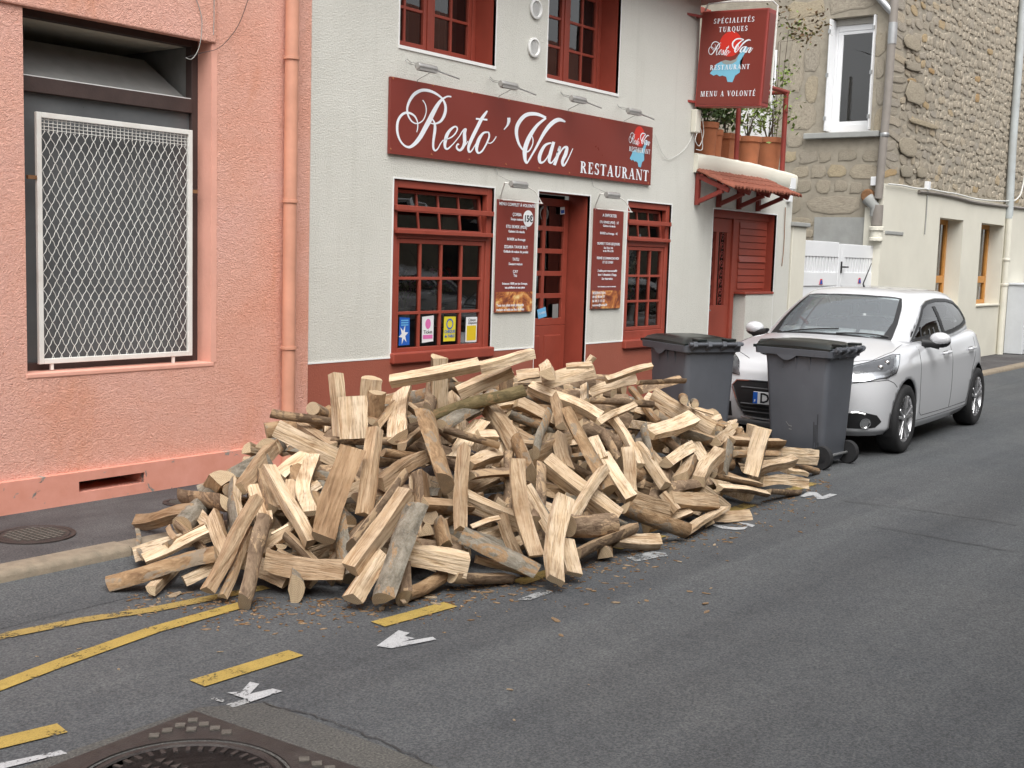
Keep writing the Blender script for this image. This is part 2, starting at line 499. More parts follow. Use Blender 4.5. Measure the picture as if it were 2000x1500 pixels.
def m_glass(name, tint=(0.92, 0.95, 0.94), refl=1.0, rough=0.0, ior=1.5):
    mt = bpy.data.materials.new(name); mt.use_nodes = True
    nt = mt.node_tree; nt.nodes.clear()
    out = nt.nodes.new('ShaderNodeOutputMaterial')
    tr = nt.nodes.new('ShaderNodeBsdfTransparent'); tr.inputs[0].default_value = (*tint, 1)
    gl = nt.nodes.new('ShaderNodeBsdfGlossy'); gl.inputs['Roughness'].default_value = rough
    gl.inputs['Color'].default_value = (refl, refl, refl, 1)
    fr = nt.nodes.new('ShaderNodeFresnel'); fr.inputs['IOR'].default_value = ior
    tc = nt.nodes.new('ShaderNodeTexCoord')
    n = nd(nt, 'ShaderNodeTexNoise', Scale=2.2, Detail=1.0); nt.links.new(tc.outputs['Object'], n.inputs['Vector'])
    bp = nt.nodes.new('ShaderNodeBump'); bp.inputs['Strength'].default_value = 0.03; bp.inputs['Distance'].default_value = 0.05
    nt.links.new(n.outputs[0], bp.inputs['Height']); nt.links.new(bp.outputs[0], gl.inputs['Normal'])
    mx = nt.nodes.new('ShaderNodeMixShader')
    nt.links.new(fr.outputs[0], mx.inputs[0]); nt.links.new(tr.outputs[0], mx.inputs[1]); nt.links.new(gl.outputs[0], mx.inputs[2])
    nt.links.new(mx.outputs[0], out.inputs['Surface'])
    return mt
M['glass'] = m_glass('window_glass', (0.80, 0.83, 0.82), 1.0, 0.0, 1.8)
def m_dusty():
    mt, nt, b = mat('dusty_glass')
    out = nt.nodes['Material Output']
    n = tex_noise(nt, 3, 5, 0.6)
    nt.links.new(ramp(nt, n.outputs[0], [(0.3, (0.145, 0.15, 0.155)), (0.7, (0.19, 0.197, 0.203))]).outputs[0], b.inputs['Base Color']); b.inputs['Roughness'].default_value = 0.25
    tr = nt.nodes.new('ShaderNodeBsdfTransparent'); tr.inputs[0].default_value = (.75, .78, .78, 1)
    mx = nt.nodes.new('ShaderNodeMixShader'); mx.inputs[0].default_value = 0.66
    nt.links.new(tr.outputs[0], mx.inputs[1]); nt.links.new(b.outputs[0], mx.inputs[2]); nt.links.new(mx.outputs[0], out.inputs['Surface'])
    return mt
M['glass_dusty'] = m_dusty()
M['glass_dark'] = m_glass('sooty_glass', (0.5, 0.52, 0.52), 1.0, 0.02, 1.6)
M['car_glass'] = m_glass('car_glass', (0.86, 0.92, 0.91), 1.0, 0.0, 2.5)
def add_painted_haze(mt, amount, col):
    nt = mt.node_tree; out = next(n for n in nt.nodes if n.type == 'OUTPUT_MATERIAL'); src = out.inputs['Surface'].links[0].from_socket
    d = nt.nodes.new('ShaderNodeBsdfDiffuse'); d.inputs['Color'].default_value = (*col, 1)
    mx = nt.nodes.new('ShaderNodeMixShader'); mx.inputs[0].default_value = amount
    nt.links.new(src, mx.inputs[1]); nt.links.new(d.outputs[0], mx.inputs[2]); nt.links.new(mx.outputs[0], out.inputs['Surface'])
add_painted_haze(M['car_glass'], 0.16, (0.5, 0.56, 0.6))  # pale sky reflection on the car glass painted in as diffuse colour
M['car_glass_side'] = m_glass('tinted_side_glass', (0.74, 0.79, 0.78), 1.0, 0.0, 2.3)
M['lamp_glass'] = m_glass('lamp_lens', (0.93, 0.95, 0.97), 1.0, 0.0, 1.6)

def m_carpaint():
    mt, nt, b = mat('pearl_white_car_paint')
    n = tex_noise(nt, 900, 1, 0.5)
    c = ramp(nt, n.outputs[0], [(0.4, (0.60, 0.61, 0.63)), (0.6, (0.67, 0.68, 0.70))]).outputs[0]
    nt.links.new(c, b.inputs['Base Color'])
    b.inputs['Roughness'].default_value = 0.32
    b.inputs['Metallic'].default_value = 0.12
    b.inputs['Coat Weight'].default_value = 1.0
    b.inputs['Coat Roughness'].default_value = 0.03
    return mt
M['car_paint'] = m_carpaint()

def m_binplastic(name, col, rough, scuffs):
    mt, nt, b = mat(name)
    n = tex_noise(nt, 2.5, 6, 0.6)
    c = ramp(nt, n.outputs[0], [(0.3, tuple(x * 0.85 for x in col)), (0.7, tuple(x * 1.12 for x in col))]).outputs[0]
    s = tex_noise(nt, 5.0, 8, 0.75, stretch=(1, 1, 0.18), dist=0.6)
    c = mixc(nt, ramp(nt, s.outputs[0], [(0.60, 0.0), (0.68, scuffs)]).outputs[0], c, tuple(x * 0.35 for x in col))
    s2 = tex_noise(nt, 14.0, 6, 0.7, stretch=(0.3, 1, 1), dist=0.8)
    c = mixc(nt, ramp(nt, s2.outputs[0], [(0.66, 0.0), (0.72, scuffs * 0.6)]).outputs[0], c, tuple(min(1, x * 2.0) for x in col))
    nt.links.new(c, b.inputs['Base Color'])
    b.inputs['Roughness'].default_value = rough
    fine = tex_noise(nt, 300, 2, 0.5)
    bump(nt, b, fine.outputs[0], 0.08, 0.003)
    return mt
M['bin_grey'] = m_binplastic('grey_bin_plastic', (0.092, 0.099, 0.114), 0.48, 0.6)
M['bin_green'] = m_binplastic('dark_green_lid_plastic', (0.011, 0.015, 0.0145), 0.28, 0.15)

# ---- firewood: local X runs along the log
def m_wood():
    mt, nt, b = mat('split_wood')
    oi = nt.nodes.new('ShaderNodeObjectInfo')
    tc = nt.nodes.new('ShaderNodeTexCoord')
    add = nt.nodes.new('ShaderNodeVectorMath'); add.operation = 'ADD'
    sc = nt.nodes.new('ShaderNodeVectorMath'); sc.operation = 'SCALE'; sc.inputs['Scale'].default_value = 37.0
    cmb = nt.nodes.new('ShaderNodeCombineXYZ')
    for k in range(3): nt.links.new(oi.outputs['Random'], cmb.inputs[k])
    nt.links.new(cmb.outputs[0], sc.inputs[0]); nt.links.new(tc.outputs['Object'], add.inputs[0]); nt.links.new(sc.outputs[0], add.inputs[1])
    v = add.outputs[0]
    g1 = tex_noise(nt, 26, 4, 0.6, vec=v, stretch=(0.11, 1, 1), dist=0.9)
    g2 = tex_noise(nt, 120, 3, 0.65, vec=v, stretch=(0.05, 1, 1), dist=0.3)
    bl = tex_noise(nt, 6, 5, 0.6, vec=v)
    wide = tex_noise(nt, 3.2, 4, 0.6, vec=v, stretch=(1.6, 1, 1))
    # tone travels in the object colour: r = age (0 fresh .. 1 brown), g = warmth
    sep = nt.nodes.new('ShaderNodeSeparateColor'); nt.links.new(oi.outputs['Color'], sep.inputs[0])
    fresh = ramp(nt, g1.outputs[0], [(0.28, (0.41, 0.265, 0.155)), (0.40, (0.62, 0.475, 0.315)), (0.52, (0.70, 0.565, 0.405)), (0.75, (0.76, 0.64, 0.49))]).outputs[0]
    aged = ramp(nt, g1.outputs[0], [(0.30, (0.115, 0.060, 0.028)), (0.46, (0.225, 0.130, 0.064)), (0.7, (0.32, 0.205, 0.11))]).outputs[0]
    c = mixc(nt, sep.outputs[0], fresh, aged)
    c = mixc(nt, 1.0, c, ramp(nt, oi.outputs['Random'], [(0.0, (0.80, 0.76, 0.72)), (0.5, (1.0, 0.98, 0.96)), (1.0, (1.08, 1.06, 1.03))]).outputs[0], 'MULTIPLY')
    c = mixc(nt, ramp(nt, g2.outputs[0], [(0.36, 0.6), (0.48, 0.0)]).outputs[0], c, (0.21, 0.125, 0.06))
    c = mixc(nt, ramp(nt, bl.outputs[0], [(0.55, 0.0), (0.78, 0.5)]).outputs[0], c, (0.34, 0.19, 0.085))
    c = mixc(nt, 1.0, c, ramp(nt, wide.outputs[0], [(0.3, (0.70, 0.66, 0.62)), (0.5, (1, 1, 1)), (0.7, (1.10, 1.10, 1.09))]).outputs[0], 'MULTIPLY')
    nt.links.new(c, b.inputs['Base Color'])
    b.inputs['Roughness'].default_value = 0.8
    b.inputs['Specular IOR Level'].default_value = 0.25
    p = bump(nt, b, g1.outputs[0], 0.9, 0.018)
    bump(nt, b, g2.outputs[0], 0.7, 0.007, p)
    return mt
M['wood'] = m_wood()

def m_endgrain():
    mt, nt, b = mat('sawn_end_grain')
    oi = nt.nodes.new('ShaderNodeObjectInfo')
    tc = nt.nodes.new('ShaderNodeTexCoord')
    sx = nt.nodes.new('ShaderNodeSeparateXYZ'); nt.links.new(tc.outputs['Object'], sx.inputs[0])
    cm = nt.nodes.new('ShaderNodeCombineXYZ'); nt.links.new(sx.outputs[1], cm.inputs[1]); nt.links.new(sx.outputs[2], cm.inputs[2])
    wv = nd(nt, 'ShaderNodeTexWave', Scale=34.0, Distortion=1.6, Detail=2.0)
    wv.wave_type = 'RINGS'; wv.rings_direction = 'X'
    nt.links.new(cm.outputs[0], wv.inputs['Vector'])
    n = tex_noise(nt, 14, 5, 0.65)
    sep = nt.nodes.new('ShaderNodeSeparateColor'); nt.links.new(oi.outputs['Color'], sep.inputs[0])
    c1 = ramp(nt, wv.outputs[0], [(0.2, (0.43, 0.31, 0.185)), (0.8, (0.54, 0.42, 0.275))]).outputs[0]
    c2 = ramp(nt, n.outputs[0], [(0.35, (0.085, 0.068, 0.05)), (0.7, (0.27, 0.19, 0.115))]).outputs[0]
    c = mixc(nt, sep.outputs[2], c1, c2)
    saw = tex_noise(nt, 60, 3, 0.6, stretch=(1, 0.15, 1))
    c = mixc(nt, ramp(nt, saw.outputs[0], [(0.4, 0.3), (0.55, 0.0)]).outputs[0], c, (0.25, 0.17, 0.10))
    nt.links.new(c, b.inputs['Base Color']); b.inputs['Roughness'].default_value = 0.85
    bump(nt, b, saw.outputs[0], 0.3, 0.004)
    return mt
M['end'] = m_endgrain()

def m_bark(name, stops, patch, patchcol, lich=0.0):
    mt, nt, b = mat(name)
    oi = nt.nodes.new('ShaderNodeObjectInfo')
    tc = nt.nodes.new('ShaderNodeTexCoord')
    cmb = nt.nodes.new('ShaderNodeCombineXYZ')
    sc = nt.nodes.new('ShaderNodeVectorMath'); sc.operation = 'SCALE'; sc.inputs['Scale'].default_value = 53.0
    add = nt.nodes.new('ShaderNodeVectorMath'); add.operation = 'ADD'
    for k in range(3): nt.links.new(oi.outputs['Random'], cmb.inputs[k])
    nt.links.new(cmb.outputs[0], sc.inputs[0]); nt.links.new(tc.outputs['Object'], add.inputs[0]); nt.links.new(sc.outputs[0], add.inputs[1])
    v = add.outputs[0]
    a = tex_noise(nt, 22, 6, 0.65, vec=v, stretch=(0.45, 1, 1), dist=0.6)
    c = ramp(nt, a.outputs[0], stops).outputs[0]
    q = tex_noise(nt, 7.5, 6, 0.7, vec=v, stretch=(0.6, 1, 1), dist=0.9)
    pf = ramp(nt, q.outputs[0], [(patch, 0.0), (patch + 0.03, 0.85)]).outputs[0]
    c = mixc(nt, pf, c, patchcol)
    if lich > 0:
        l = tex_noise(nt, 75, 4, 0.7, vec=v)
        c = mixc(nt, ramp(nt, l.outputs[0], [(0.5, 0.0), (0.58, lich)]).outputs[0], c, (0.33, 0.325, 0.285))
    nt.links.new(c, b.inputs['Base Color']); b.inputs['Roughness'].default_value = 0.88
    b.inputs['Specular IOR Level'].default_value = 0.25
    cr = nd(nt, 'ShaderNodeTexVoronoi', Scale=30.0); cr.feature = 'DISTANCE_TO_EDGE'
    mp = nt.nodes.new('ShaderNodeMapping'); mp.inputs['Scale'].default_value = (0.45, 1, 1)
    nt.links.new(v, mp.inputs[0]); nt.links.new(mp.outputs[0], cr.inputs['Vector'])
    p = bump(nt, b, a.outputs[0], 0.7, 0.012)
    p = bump(nt, b, pf, -0.5, 0.006, p)
    bump(nt, b, ramp(nt, cr.outputs['Distance'], [(0.0, 0.0), (0.12, 1.0)]).outputs[0], 0.25, 0.006, p)
    return mt
M['bark_brown'] = m_bark('brown_bark', [(0.3, (0.10, 0.065, 0.042)), (0.5, (0.21, 0.145, 0.095)), (0.7, (0.32, 0.235, 0.155))], 0.54, (0.43, 0.30, 0.18))
M['bark_orange'] = m_bark('stripped_orange_bark', [(0.3, (0.135, 0.078, 0.042)), (0.5, (0.275, 0.175, 0.095)), (0.7, (0.39, 0.275, 0.165))], 0.55, (0.22, 0.18, 0.135))
M['bark_grey'] = m_bark('grey_bark', [(0.3, (0.095, 0.08, 0.06)), (0.5, (0.19, 0.165, 0.128)), (0.7, (0.29, 0.255, 0.205))], 0.54, (0.28, 0.17, 0.085), 0.2)
M['bark_moss'] = m_bark('mossy_bark', [(0.3, (0.06, 0.046, 0.022)), (0.5, (0.14, 0.108, 0.052)), (0.7, (0.205, 0.155, 0.08))], 0.54, (0.22, 0.14, 0.07))

def m_stone(name, tints):
    mt, nt, b = mat(name)
    oi = nt.nodes.new('ShaderNodeObjectInfo')
    c = ramp(nt, oi.outputs['Random'], tints).outputs[0]
    n = tex_noise(nt, 16, 7, 0.7); n2 = tex_noise(nt, 3.0, 4, 0.6)
    c = mixc(nt, 1.0, c, ramp(nt, n.outputs[0], [(0.3, (0.72, 0.71, 0.69)), (0.5, (1, 1, 1)), (0.72, (1.25, 1.22, 1.17))]).outputs[0], 'MULTIPLY')
    c = mixc(nt, ramp(nt, n2.outputs[0], [(0.5, 0.0), (0.75, 0.4)]).outputs[0], c, (0.27, 0.23, 0.18))
    nt.links.new(c, b.inputs['Base Color']); b.inputs['Roughness'].default_value = 0.92
    b.inputs['Specular IOR Level'].default_value = 0.2
    p = bump(nt, b, n.outputs[0], 0.9, 0.02)
    f = tex_noise(nt, 110, 3, 0.6); bump(nt, b, f.outputs[0], 0.4, 0.004, p)
    return mt
M['stone'] = m_stone('rubble_stone', [(0.0, (0.33, 0.295, 0.24)), (0.35, (0.43, 0.375, 0.295)), (0.6, (0.37, 0.335, 0.285)), (0.85, (0.47, 0.40, 0.30)), (0.96, (0.46, 0.345, 0.20)), (1.0, (0.42, 0.27, 0.13))])
M['stone_dressed'] = m_stone('dressed_stone', [(0.0, (0.33, 0.295, 0.235)), (0.4, (0.39, 0.34, 0.26)), (0.7, (0.35, 0.315, 0.26)), (1.0, (0.44, 0.365, 0.245))])

def m_leaf(name, c1, c2):
    mt, nt, b = mat(name)
    n = tex_noise(nt, 14, 3, 0.6)
    c = ramp(nt, n.outputs[0], [(0.35, c1), (0.65, c2)]).outputs[0]
    nt.links.new(c, b.inputs['Base Color']); b.inputs['Roughness'].default_value = 0.5
    return mt
M['leaf'] = m_leaf('green_leaf', (0.035, 0.075, 0.014), (0.075, 0.13, 0.025))
M['leaf_lime'] = m_leaf('lime_leaf', (0.11, 0.17, 0.03), (0.20, 0.26, 0.05))
M['leaf_rust'] = m_leaf('autumn_leaf', (0.10, 0.10, 0.025), (0.17, 0.075, 0.04))
M['petal_violet'] = paint('violet_petal', (0.20, 0.07, 0.19), 0.6, 0.2, 20)
M['petal_red'] = paint('red_petal', (0.34, 0.05, 0.04), 0.6, 0.2, 20)
M['petal_white'] = paint('white_petal', (0.55, 0.53, 0.48), 0.6, 0.1, 20)
M['vase_white'] = paint('white_vase', (0.70, 0.70, 0.69), 0.4, 0.04, 4)
M['twig'] = paint('twig_bark', (0.085, 0.06, 0.04), 0.85, 0.2, 20)
# ================================================================= SETTING
def struct(name, mb, mt, parent=None, **kw):
    o = mb.build(name, mt, parent, **kw)
    if parent is None: o['kind'] = 'structure'
    return o

KERB_A, KERB_B = Vector((-12, -1.40, 0)), Vector((45, -1.02, 0))
def kerb_y(x):
    t = (x - KERB_A.x) / (KERB_B.x - KERB_A.x)
    return KERB_A.y + (KERB_B.y - KERB_A.y) * t

b = MB(); b.poly([(-60, -70, ROAD), (120, -70, ROAD), (120, 70, ROAD), (-60, 70, ROAD)])
road = struct('road', b, M['asphalt'])
# rougher strip of older asphalt along the gutter of the bay side, and the trench patch round the manhole
b = MB()
b.poly([(-3.0, -3.28, ROAD + .004), (2.9, -3.28, ROAD + .004), gz(520, 1372, ROAD + .004), gz(860, 1500, ROAD + .004), (3.2, -6.0, ROAD + .004), (-3, -6.0, ROAD + .004)])
struct('patch', b, M['asphalt_patch'], road)
# tarred joints
def strip_on_ground(pts, w, z, name, mt, parent):
    mb = MB(); pts = [Vector(p) for p in pts]
    L = []; R = []
    for i, p in enumerate(pts):
        t = (pts[min(i + 1, len(pts) - 1)] - pts[max(0, i - 1)]); t.z = 0; t.normalize()
        n = Vector((-t.y, t.x, 0)); ww = w * random.uniform(.5, 1.2)
        L.append(mb.vert((p.x + n.x * ww / 2, p.y + n.y * ww / 2, z))); R.append(mb.vert((p.x - n.x * ww / 2, p.y - n.y * ww / 2, z)))
    for i in range(len(pts) - 1): mb.face(L[i], R[i], R[i + 1], L[i + 1])
    return mb.build(name, mt, parent)
M['tar'] = paint('tar_joint', (0.034, 0.034, 0.034), 0.6, 0.2, 20)
def crack(pix, w):
    pts = []
    for (x0, y0), (x1, y1) in zip(pix, pix[1:]):
        for k in range(14):
            t = k / 14
            p = gz(x0 + (x1 - x0) * t, y0 + (y1 - y0) * t)
            pts.append(p + Vector((random.uniform(-.012, .012), random.uniform(-.012, .012), 0)))
    strip_on_ground(pts, w, ROAD + .007, 'joint', M['tar'], road)
crack([(498, 1370), (640, 1408), (720, 1440), (860, 1502)], .007)
crack([(1640, 978), (1800, 998), (2000, 1028)], .009)
crack([(1700, 1028), (1850, 1055), (2000, 1082)], .010)

b = MB()
NX = 30
tops = []
for i in range(NX + 1):
    x = -12 + 57 * i / NX
    tops.append((x, kerb_y(x) + .14))
for (xa, ya), (xb, yb) in zip(tops, tops[1:]):
    b.poly([(xa, ya, -.012), (xb, yb, -.012), (xb, 8.0, .0), (xa, 8.0, .0)])
pave = struct('pavement', b, M['pave'])
b = MB(); b.box(-12, 45, -9.3, -8.25, ROAD - .1, 0.0)
struct('far_pavement', b, M['pave'])
kerb = tag(link('kerb', None), kind='structure')
x = -6.0
while x < 32:
    L = random.uniform(.95, 1.1)
    mb = MB()
    y0, y1 = kerb_y(x), kerb_y(x + L)
    z = random.uniform(-.004, .003)
    g = .004
    vs = []
    prof = [(0.0, ROAD - .05), (0.0, z - .03), (.010, z - .010), (.030, z), (.165, z)]
    rings = []
    for xx, yy in ((x + g, y0), (x + L * .5, (y0 + y1) / 2 + random.uniform(-.004, .004)), (x + L - g, y1)):
        rings.append([mb.vert((xx, yy + p + random.uniform(-.003, .003), zz)) for p, zz in prof])
    for A, B in zip(rings, rings[1:]):
        for k in range(len(prof) - 1): mb.face(A[k], B[k], B[k + 1], A[k + 1])
    mb.face(*rings[0]); mb.face(*rings[-1][::-1])
    mb.build('kerb_stone', M['kerb'], kerb, smooth=True)
    x += L

# the asphalt rises a little towards the kerb
b = MB(); G = []
for i in range(58):
    x = -12 + i; y = kerb_y(x)
    G.append([b.vert((x, y + .02, -.052)), b.vert((x, y - .12, -.068)), b.vert((x, y - .30, -.098)), b.vert((x, y - .50, ROAD + .0015))])
for A, B in zip(G, G[1:]):
    for k in range(3): b.face(A[k], A[k + 1], B[k + 1], B[k])
struct('gutter', b, M['asphalt'], road, smooth=True)
# painted markings (flat sheets on the road)
def mark(name, pts, mt, z=.006):
    mb = MB(); mb.poly([Vector((p.x, p.y, ROAD + z)) for p in pts]); return mb.build(name, mt, road)
def dash_quad(a, bq, w):
    a = gz(*a); bq = gz(*bq); t = (bq - a).normalized(); n = Vector((-t.y, t.x, 0)) * w / 2
    return [a - n, bq - n, bq + n, a + n]
for i, (pa, pb) in enumerate([((-160, 1492), (122, 1424)), ((385, 1337), (578, 1277)), ((738, 1221), (880, 1182)), ((1010, 1140), (1110, 1108)), ((1200, 1072), (1290, 1046)), ((1400, 1008), (1466, 986)), ((1545, 958), (1588, 944))]):
    mark('yellow_dash', dash_quad(pa, pb, .105), M['mark_yellow'] if i < 3 else M['mark_yellow_worn'])
def poly_line(pix, w, mt, name):
    pts = []
    for (x0, y0), (x1, y1) in zip(pix, pix[1:]):
        for k in range(8): pts.append(gz(x0 + (x1 - x0) * k / 8, y0 + (y1 - y0) * k / 8))
    pts.append(gz(*pix[-1]))
    mb = MB(); L = []; R = []
    for i, p in enumerate(pts):
        t = (pts[min(i + 1, len(pts) - 1)] - pts[max(0, i - 1)]).normalized(); n = Vector((-t.y, t.x, 0)) * w / 2
        L.append(mb.vert((p.x + n.x, p.y + n.y, ROAD + .006))); R.append(mb.vert((p.x - n.x, p.y - n.y, ROAD + .006)))
    for i in range(len(pts) - 1): mb.face(L[i], R[i], R[i + 1], L[i + 1])
    return mb.build(name, mt, road)
poly_line([(-60, 1257), (160, 1213), (300, 1192), (520, 1148)], .085, M['mark_yellow_worn'], 'yellow_line')
poly_line([(-80, 1372), (120, 1296), (300, 1232), (475, 1182)], .095, M['mark_yellow'], 'yellow_line')
def zpoly(pts, ox, oy, s): return [gz(ox + x / s, oy + y / s) for x, y in pts]
S1 = 2.857
mark('white_letter', zpoly([(1268, 100), (1345, 95), (1395, 40), (1447, 52), (1395, 107), (1522, 78), (1576, 92), (1400, 152), (1352, 130)], 0, 1320, S1), M['mark_white'])
mark('white_letter', zpoly([(1178, 124), (1255, 140), (1245, 156), (1178, 138)], 0, 1320, S1), M['mark_white_worn'])
mark('white_letter', zpoly([(1262, 166), (1380, 133), (1392, 156), (1300, 184)], 0, 1320, S1), M['mark_white_worn'])
mark('white_letter', zpoly([(-90, 515), (340, 423), (376, 441), (250, 468), (120, 500), (-60, 545)], 0, 1320, S1), M['mark_white'])
mark('white_letter', zpoly([(388, 468), (510, 380), (572, 395), (545, 412), (600, 425), (525, 447), (700, 417), (721, 432), (470, 481)], 600, 1100, S1), M['mark_white'])
mark('white_letter', zpoly([(1175, 208), (1320, 153), (1372, 165), (1240, 212)], 600, 1100, S1), M['mark_white_worn'])
mark('white_letter', zpoly([(1515, 1216), (1600, 1164), (1700, 1169), (1765, 1216), (1850, 1184), (1932, 1195), (1790, 1248), (1710, 1247), (1665, 1202), (1560, 1223)], 1300, 760, 5.77), M['mark_white'])
mark('white_letter', zpoly([(1560, 1010), (1640, 1040), (1780, 1068), (1900, 1072), (2010, 1060), (1960, 1096), (1860, 1102), (1700, 1088), (1580, 1052)], 1140, 860, 6.25), M['mark_white'])
mark('white_letter', zpoly([(1890, 1010), (2000, 1022), (2090, 1045), (2060, 1070), (1960, 1040)], 1140, 860, 6.25), M['mark_white'])
mark('white_letter', zpoly([(525, 1440), (620, 1415), (760, 1380), (860, 1366), (1000, 1385), (1025, 1420), (900, 1440), (760, 1470), (640, 1490)], 1140, 860, 6.25), M['mark_white_worn'])

# manhole cover in the foreground: square iron frame, round cover with raised pattern
p0, p1, p2 = gz(380, 1393, ROAD), gz(85, 1490, ROAD), gz(690, 1500, ROAD)
mc = p0
ex = (p2 - p0); ex.z = 0; ey = (p1 - p0); ey.z = 0
S = .92
ex.normalize(); ey = Vector((ex.y, -ex.x, 0)) if ey.dot(Vector((ex.y, -ex.x, 0))) > 0 else Vector((-ex.y, ex.x, 0))
ctr = mc + (ex + ey) * S / 2
mh = thing('manhole_cover', 'square framed cast iron manhole cover with raised letters in the road', 'manhole', (ctr.x, ctr.y, ROAD), atan2(ex.y, ex.x))
b = MB()
R0 = .375
h = S / 2
N = 48
# frame: square outside, round inside
outer = []; inner = []
for k in range(N):
    a = 2 * pi * k / N
    c_, s_ = cos(a), sin(a); q = h / max(abs(c_), abs(s_))
    outer.append(b.vert((c_ * q, s_ * q, .010))); inner.append(b.vert((c_ * R0, s_ * R0, .010)))
lo = [b.vert((b.v[i][0], b.v[i][1], -.02)) for i in outer]; li = [b.vert((b.v[i][0], b.v[i][1], -.006)) for i in inner]
for k in range(N):
    j = (k + 1) % N
    b.face(outer[k], outer[j], inner[j], inner[k]); b.face(outer[k], lo[k], lo[j], outer[j]); b.face(inner[k], inner[j], li[j], li[k])
b.build('frame', M['cast_iron'], mh)
b = MB(); b.lathe([(0, .004), (R0 - .012, .004), (R0 - .008, -.006)], n=48, cap=False)
cov = b.build('cover', M['cast_iron'], mh)
b = MB(); b.lathe([(R0 - .055, .0045), (R0 - .05, .012), (R0 - .03, .012), (R0 - .025, .0045)], n=48, cap=False); b.build('rim', M['cast_iron'], cov)
# corner lozenges on the frame
for sx in (-1, 1):
    for sy in (-1, 1):
        for i in range(4):
            for j in range(4):
                x = sx * (h - .075 - i * .062); y = sy * (h - .075 - j * .062)
                if sqrt(x * x + y * y) < R0 + .045: continue
                b = MB(); b.prism([(x - .026, y, .0105), (x, y - .026, .0105), (x + .026, y, .0105), (x, y + .026, .0105)], (0, 0, .006)); b.build('lozenge', M['cast_dust'], mh)
# ring of raised blocks and rows of bars on the cover
for k in range(40):
    a = 2 * pi * k / 40
    b = MB(); b.obox((cos(a) * .285, sin(a) * .285, .007), (cos(a), sin(a), 0), (-sin(a), cos(a), 0), (0, 0, 1), .018, .008, .004); b.build('raised_block', M['cast_iron'], cov)
for y in (-.18, -.12, .02, .08):
    for k in range(-5, 6):
        x = k * .040
        if x * x + y * y < .05:
            b = MB(); b.prism([(x - .016, y - .018, .0045), (x + .016, y - .018, .0045), (x, y + .02, .0045)], (0, 0, .008)); b.build('raised_tooth', M['cast_iron'], cov)

def text_obj(name, body, size, mt, parent, origin, ux, uz, align='CENTER', width=None, bold=0.0, thick=0.0005):
    cu = bpy.data.curves.new(name, 'FONT'); cu.body = body; cu.size = size; cu.align_x = align
    cu.offset = bold; cu.extrude = thick; cu.resolution_u = 2
    tmp = bpy.data.objects.new('tmp', cu); COL.objects.link(tmp)
    dg = bpy.context.evaluated_depsgraph_get(); dg.update()
    me = bpy.data.meshes.new_from_object(tmp.evaluated_get(dg))
    bpy.data.objects.remove(tmp); bpy.data.curves.remove(cu)
    me.name = name
    me.materials.clear(); me.materials.append(mt)
    ux = Vector(ux).normalized(); uz = Vector(uz).normalized(); un = ux.cross(uz)
    k = 1.0
    if width:
        xs = [v.co.x for v in me.vertices]
        if xs: k = width / (max(xs) - min(xs))
    M3 = Matrix((ux * k, uz, un)).transposed().to_4x4(); M3.translation = Vector(origin)
    me.transform(M3)
    return link(name, me, parent)

text_obj('raised_lettering', 'QUERUEL', .085, M['cast_dust'], cov, (0, -.066, .006), (1, 0, 0), (0, 1, 0), bold=.004, thick=.006)

# two round covers in the pavement
def round_cover(p, r, label):
    t = thing('pavement_cover', label, 'manhole', (p.x, p.y, -.012))
    b = MB(); b.lathe([(r + .03, -.002), (r + .03, .009), (r + .005, .010), (r, .004)], n=32, cap=False); b.build('frame', M['cast_iron'], t)
    b = MB(); b.lathe([(0, .008), (r - .008, .008), (r - .004, .002)], n=32, cap=False); c = b.build('cover', M['cast_iron'], t)
    b = MB()
    for i in range(-5, 6):
        for j in range(-5, 6):
            x = i * r / 5.6; y = j * r / 5.6
            if x * x + y * y < (r * .88) ** 2: b.box(x - r * .055, x + r * .055, y - r * .055, y + r * .055, .008, .0125)
    b.build('stud_pattern', M['cast_dust'], c)
round_cover(gz(68, 1042, 0), .20, 'large round iron cover in the pavement near the kerb')
round_cover(gz(352, 979, 0), .085, 'small round iron cover in the pavement behind the firewood')
# ================================================================= PINK BUILDING
def wall_holes(mb, x0, x1, z0, z1, holes, y=0.0, sides=True, thick=.3):
    """front face with rectangular holes (x0,x1,z0,z1,depth); reveals are built in"""
    xs = sorted({x0, x1} | {h[0] for h in holes} | {h[1] for h in holes})
    zs = sorted({z0, z1} | {h[2] for h in holes} | {h[3] for h in holes})
    xs = [x for x in xs if x0 <= x <= x1]; zs = [z for z in zs if z0 <= z <= z1]
    for xa, xb in zip(xs, xs[1:]):
        for za, zb in zip(zs, zs[1:]):
            cx, cz = (xa + xb) / 2, (za + zb) / 2
            if any(h[0] < cx < h[1] and h[2] < cz < h[3] for h in holes): continue
            mb.poly([(xa, y, za), (xb, y, za), (xb, y, zb), (xa, y, zb)])
    if sides:
        mb.poly([(x0, y, z0), (x0, y, z1), (x0, y + thick, z1), (x0, y + thick, z0)])
        mb.poly([(x1, y, z0), (x1, y + thick, z0), (x1, y + thick, z1), (x1, y, z1)])
        mb.poly([(x0, y, z1), (x1, y, z1), (x1, y + thick, z1), (x0, y + thick, z1)])

def reveal(mb, h, y=0.0):
    xa, xb, za, zb, d = h
    mb.poly([(xa, y, za), (xa, y, zb), (xa, y + d, zb), (xa, y + d, za)])
    mb.poly([(xb, y, za), (xb, y + d, za), (xb, y + d, zb), (xb, y, zb)])
    mb.poly([(xa, y, zb), (xb, y, zb), (xb, y + d, zb), (xa, y + d, zb)])
    mb.poly([(xa, y, za), (xa, y + d, za), (xb, y + d, za), (xb, y, za)])

